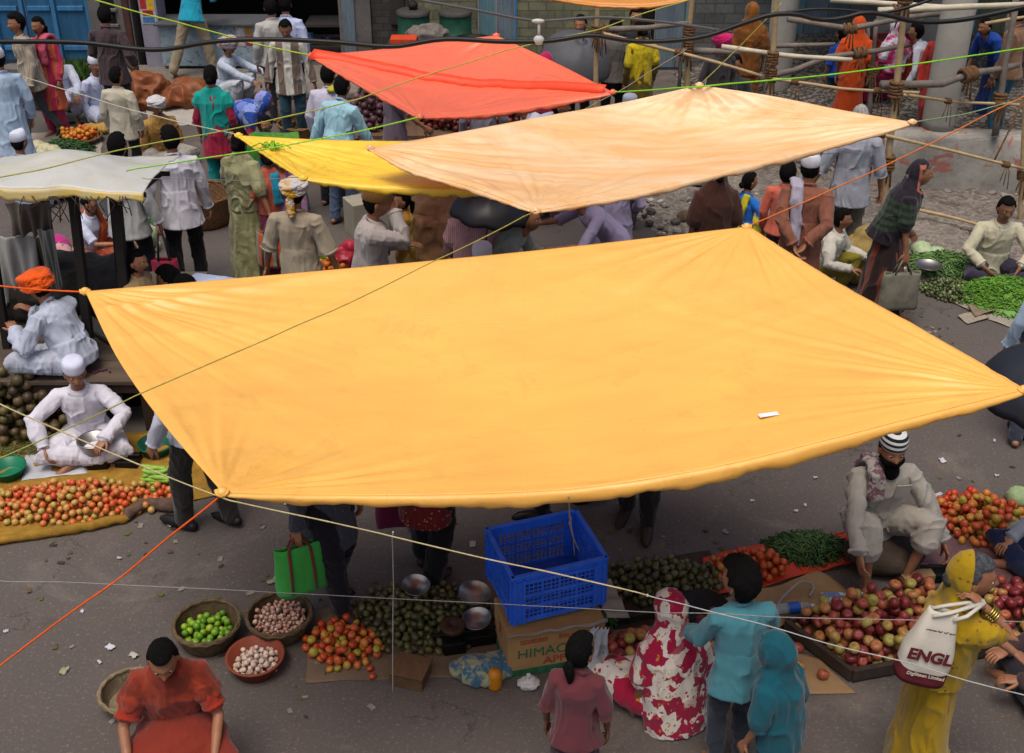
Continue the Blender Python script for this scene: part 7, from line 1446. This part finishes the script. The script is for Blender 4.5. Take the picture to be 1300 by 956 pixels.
P('woman in yellow dupatta standing beside the thin bamboo pole', 815, 26, 1.55, D(-160), True, top=('kurta', c_('5a4a18'), {'len': .4}), bottom=('trousers', c_('4a4020')), shawl=(c_('b5a010'), {'drop': .4, 'arm': .4}), hair='bun'); P('dark haired person in grey behind the yellow dupatta', 782, 22, 1.55, D(170), top=('shirt', c_('5a5654')), bottom=('trousers', BLK)); P('person in dark clothes at the grey doorway', 808, 10, 1.6, D(10), top=('shirt', c_('2c2a2e')), bottom=('trousers', BLK)); P('dark haired person behind the tilted black umbrella', 737, 20, 1.6, D(-20), top=('shirt', c_('4a3a34')), bottom=('trousers', BLK))
P('person in white cap just visible above the cream canopy', 800, 122, 1.5, D(180), top=('shirt', WH), bottom=('trousers', GRY), hat=('skull', c_('c0c3d0'))); P('person in magenta headscarf behind the coral canopy', 693, 68, 1.5, D(150), True, top=('blouse', c_('8a1a4a'), {'sleeve': .5, 'len': 0}), bottom=('skirt', c_('6a1a40')), hood=(c_('a8144f'),))
P('man in grey shirt with white neck cloth sitting above the cream canopy', 920, 76, 1.6, D(60), seat='squat', pz=.4, lean=.3, base=.1, top=('shirt', c_('8d8c94')), bottom=('trousers', GRY), shawl=(c_('a8a8b0'), {'kind': 'sash', 'sd': 1})); P('man in dark shirt sitting next to the grey shirted man', 934, 70, 1.6, D(-30), seat='squat', pz=.4, base=.1, top=('shirt', c_('33343a')), bottom=('trousers', BLK)); P('person in magenta turban behind the white plank end', 918, 44, 1.55, D(20), base=.0, top=('shirt', c_('3a3436')), bottom=('trousers', BLK), hat=('turban', c_('b01458')))
P('woman in ochre brown sari standing beside the cement pillar', 956, 4, 1.58, D(175), True, top=('blouse', c_('6a3d14'), {'sleeve': .5, 'len': 0}), bottom=('skirt', c_('7d4a18', '5a3410', 'mottle', 5)), hood=(c_('84501a', '6a3d14', 'mottle', 5), {'drop': .7, 'arm': .45}))
P('woman in vivid orange sari standing behind the branch rails', 1092, 22, 1.45, D(165), True, base=.25, top=('blouse', c_('8f2f0c'), {'sleeve': .4, 'len': 0}), bottom=('skirt', c_('b03f0e')), hood=(c_('b8430e'), {'drop': .7, 'arm': .4})); P('child in royal blue shirt and teal trousers by the orange sari', 1070, 34, 1.2, D(-160), base=.2, top=('shirt', c_('12409a'), {'sleeve': .5}), bottom=('trousers', c_('173a48')))
P('woman in crimson pink sari seated behind the red crates', 1140, 24, 1.45, D(-160), True, base=.5, seat='squat', pz=.6, top=('blouse', c_('8f1448'), {'sleeve': .4, 'len': 0}), bottom=('skirt', c_('8f1448')), hood=(c_('9a1650', 'b5b5c0', 'mottle', 5),)); P('person in white shirt bending over the red crates', 1165, 30, 1.4, D(-120), base=.45, lean=.6, top=('shirt', c_('b0b2bc')), bottom=('trousers', GRY)); P('person in red dress between the two arcade pillars', 1203, 26, 1.45, D(-20), True, base=.45, top=('kurta', c_('9a2a20'), {'len': .4}), bottom=('trousers', c_('7a1a1c')))
P('woman in deep blue dress bending inside the arcade', 1252, 24, 1.45, D(-60), True, base=.5, lean=.7, lean2=1., top=('kurta', c_('123a8a'), {'len': .5, 'sleeve': .5}), bottom=('skirt', c_('10306a'))); P('person in teal trousers deep in the dim arcade', 1295, 4, 1.6, D(-140), base=.5, top=('shirt', c_('7a5a44')), bottom=('trousers', c_('2a5a6a')))
finish_unions()
# ================================================================== daylight
SUN_EL, SUN_AZ = math.radians(72), math.radians(200)
w = bpy.data.worlds.new('World'); SC.world = w; w.use_nodes = True; nt = w.node_tree; bg = nt.nodes['Background']
sky = nt.nodes.new('ShaderNodeTexSky'); sky.sky_type = 'NISHITA'; sky.sun_disc = False; sky.sun_elevation = SUN_EL; sky.sun_rotation = SUN_AZ; sky.dust_density = 6.; sky.air_density = 1.0; sky.ozone_density = .6; sky.altitude = 200
nt.links.new(sky.outputs[0], bg.inputs[0]); bg.inputs[1].default_value = .13
sl = bpy.data.lights.new('sun', 'SUN'); sl.energy = 1.9; sl.angle = math.radians(30); sl.color = (1., .95, .88); so = bpy.data.objects.new('sun', sl); COL.objects.link(so)
dirv = Vector((math.sin(SUN_AZ)*math.cos(SUN_EL), math.cos(SUN_AZ)*math.cos(SUN_EL), math.sin(SUN_EL))); so.rotation_euler = dirv.to_track_quat('Z', 'Y').to_euler()
SC.view_settings.view_transform = 'Standard'; SC.view_settings.look = 'None'; SC.view_settings.gamma = 1.; SC.view_settings.use_curve_mapping = False; SC.view_settings.exposure = .14
SC.cycles.max_bounces = 6; SC.cycles.use_denoising = True
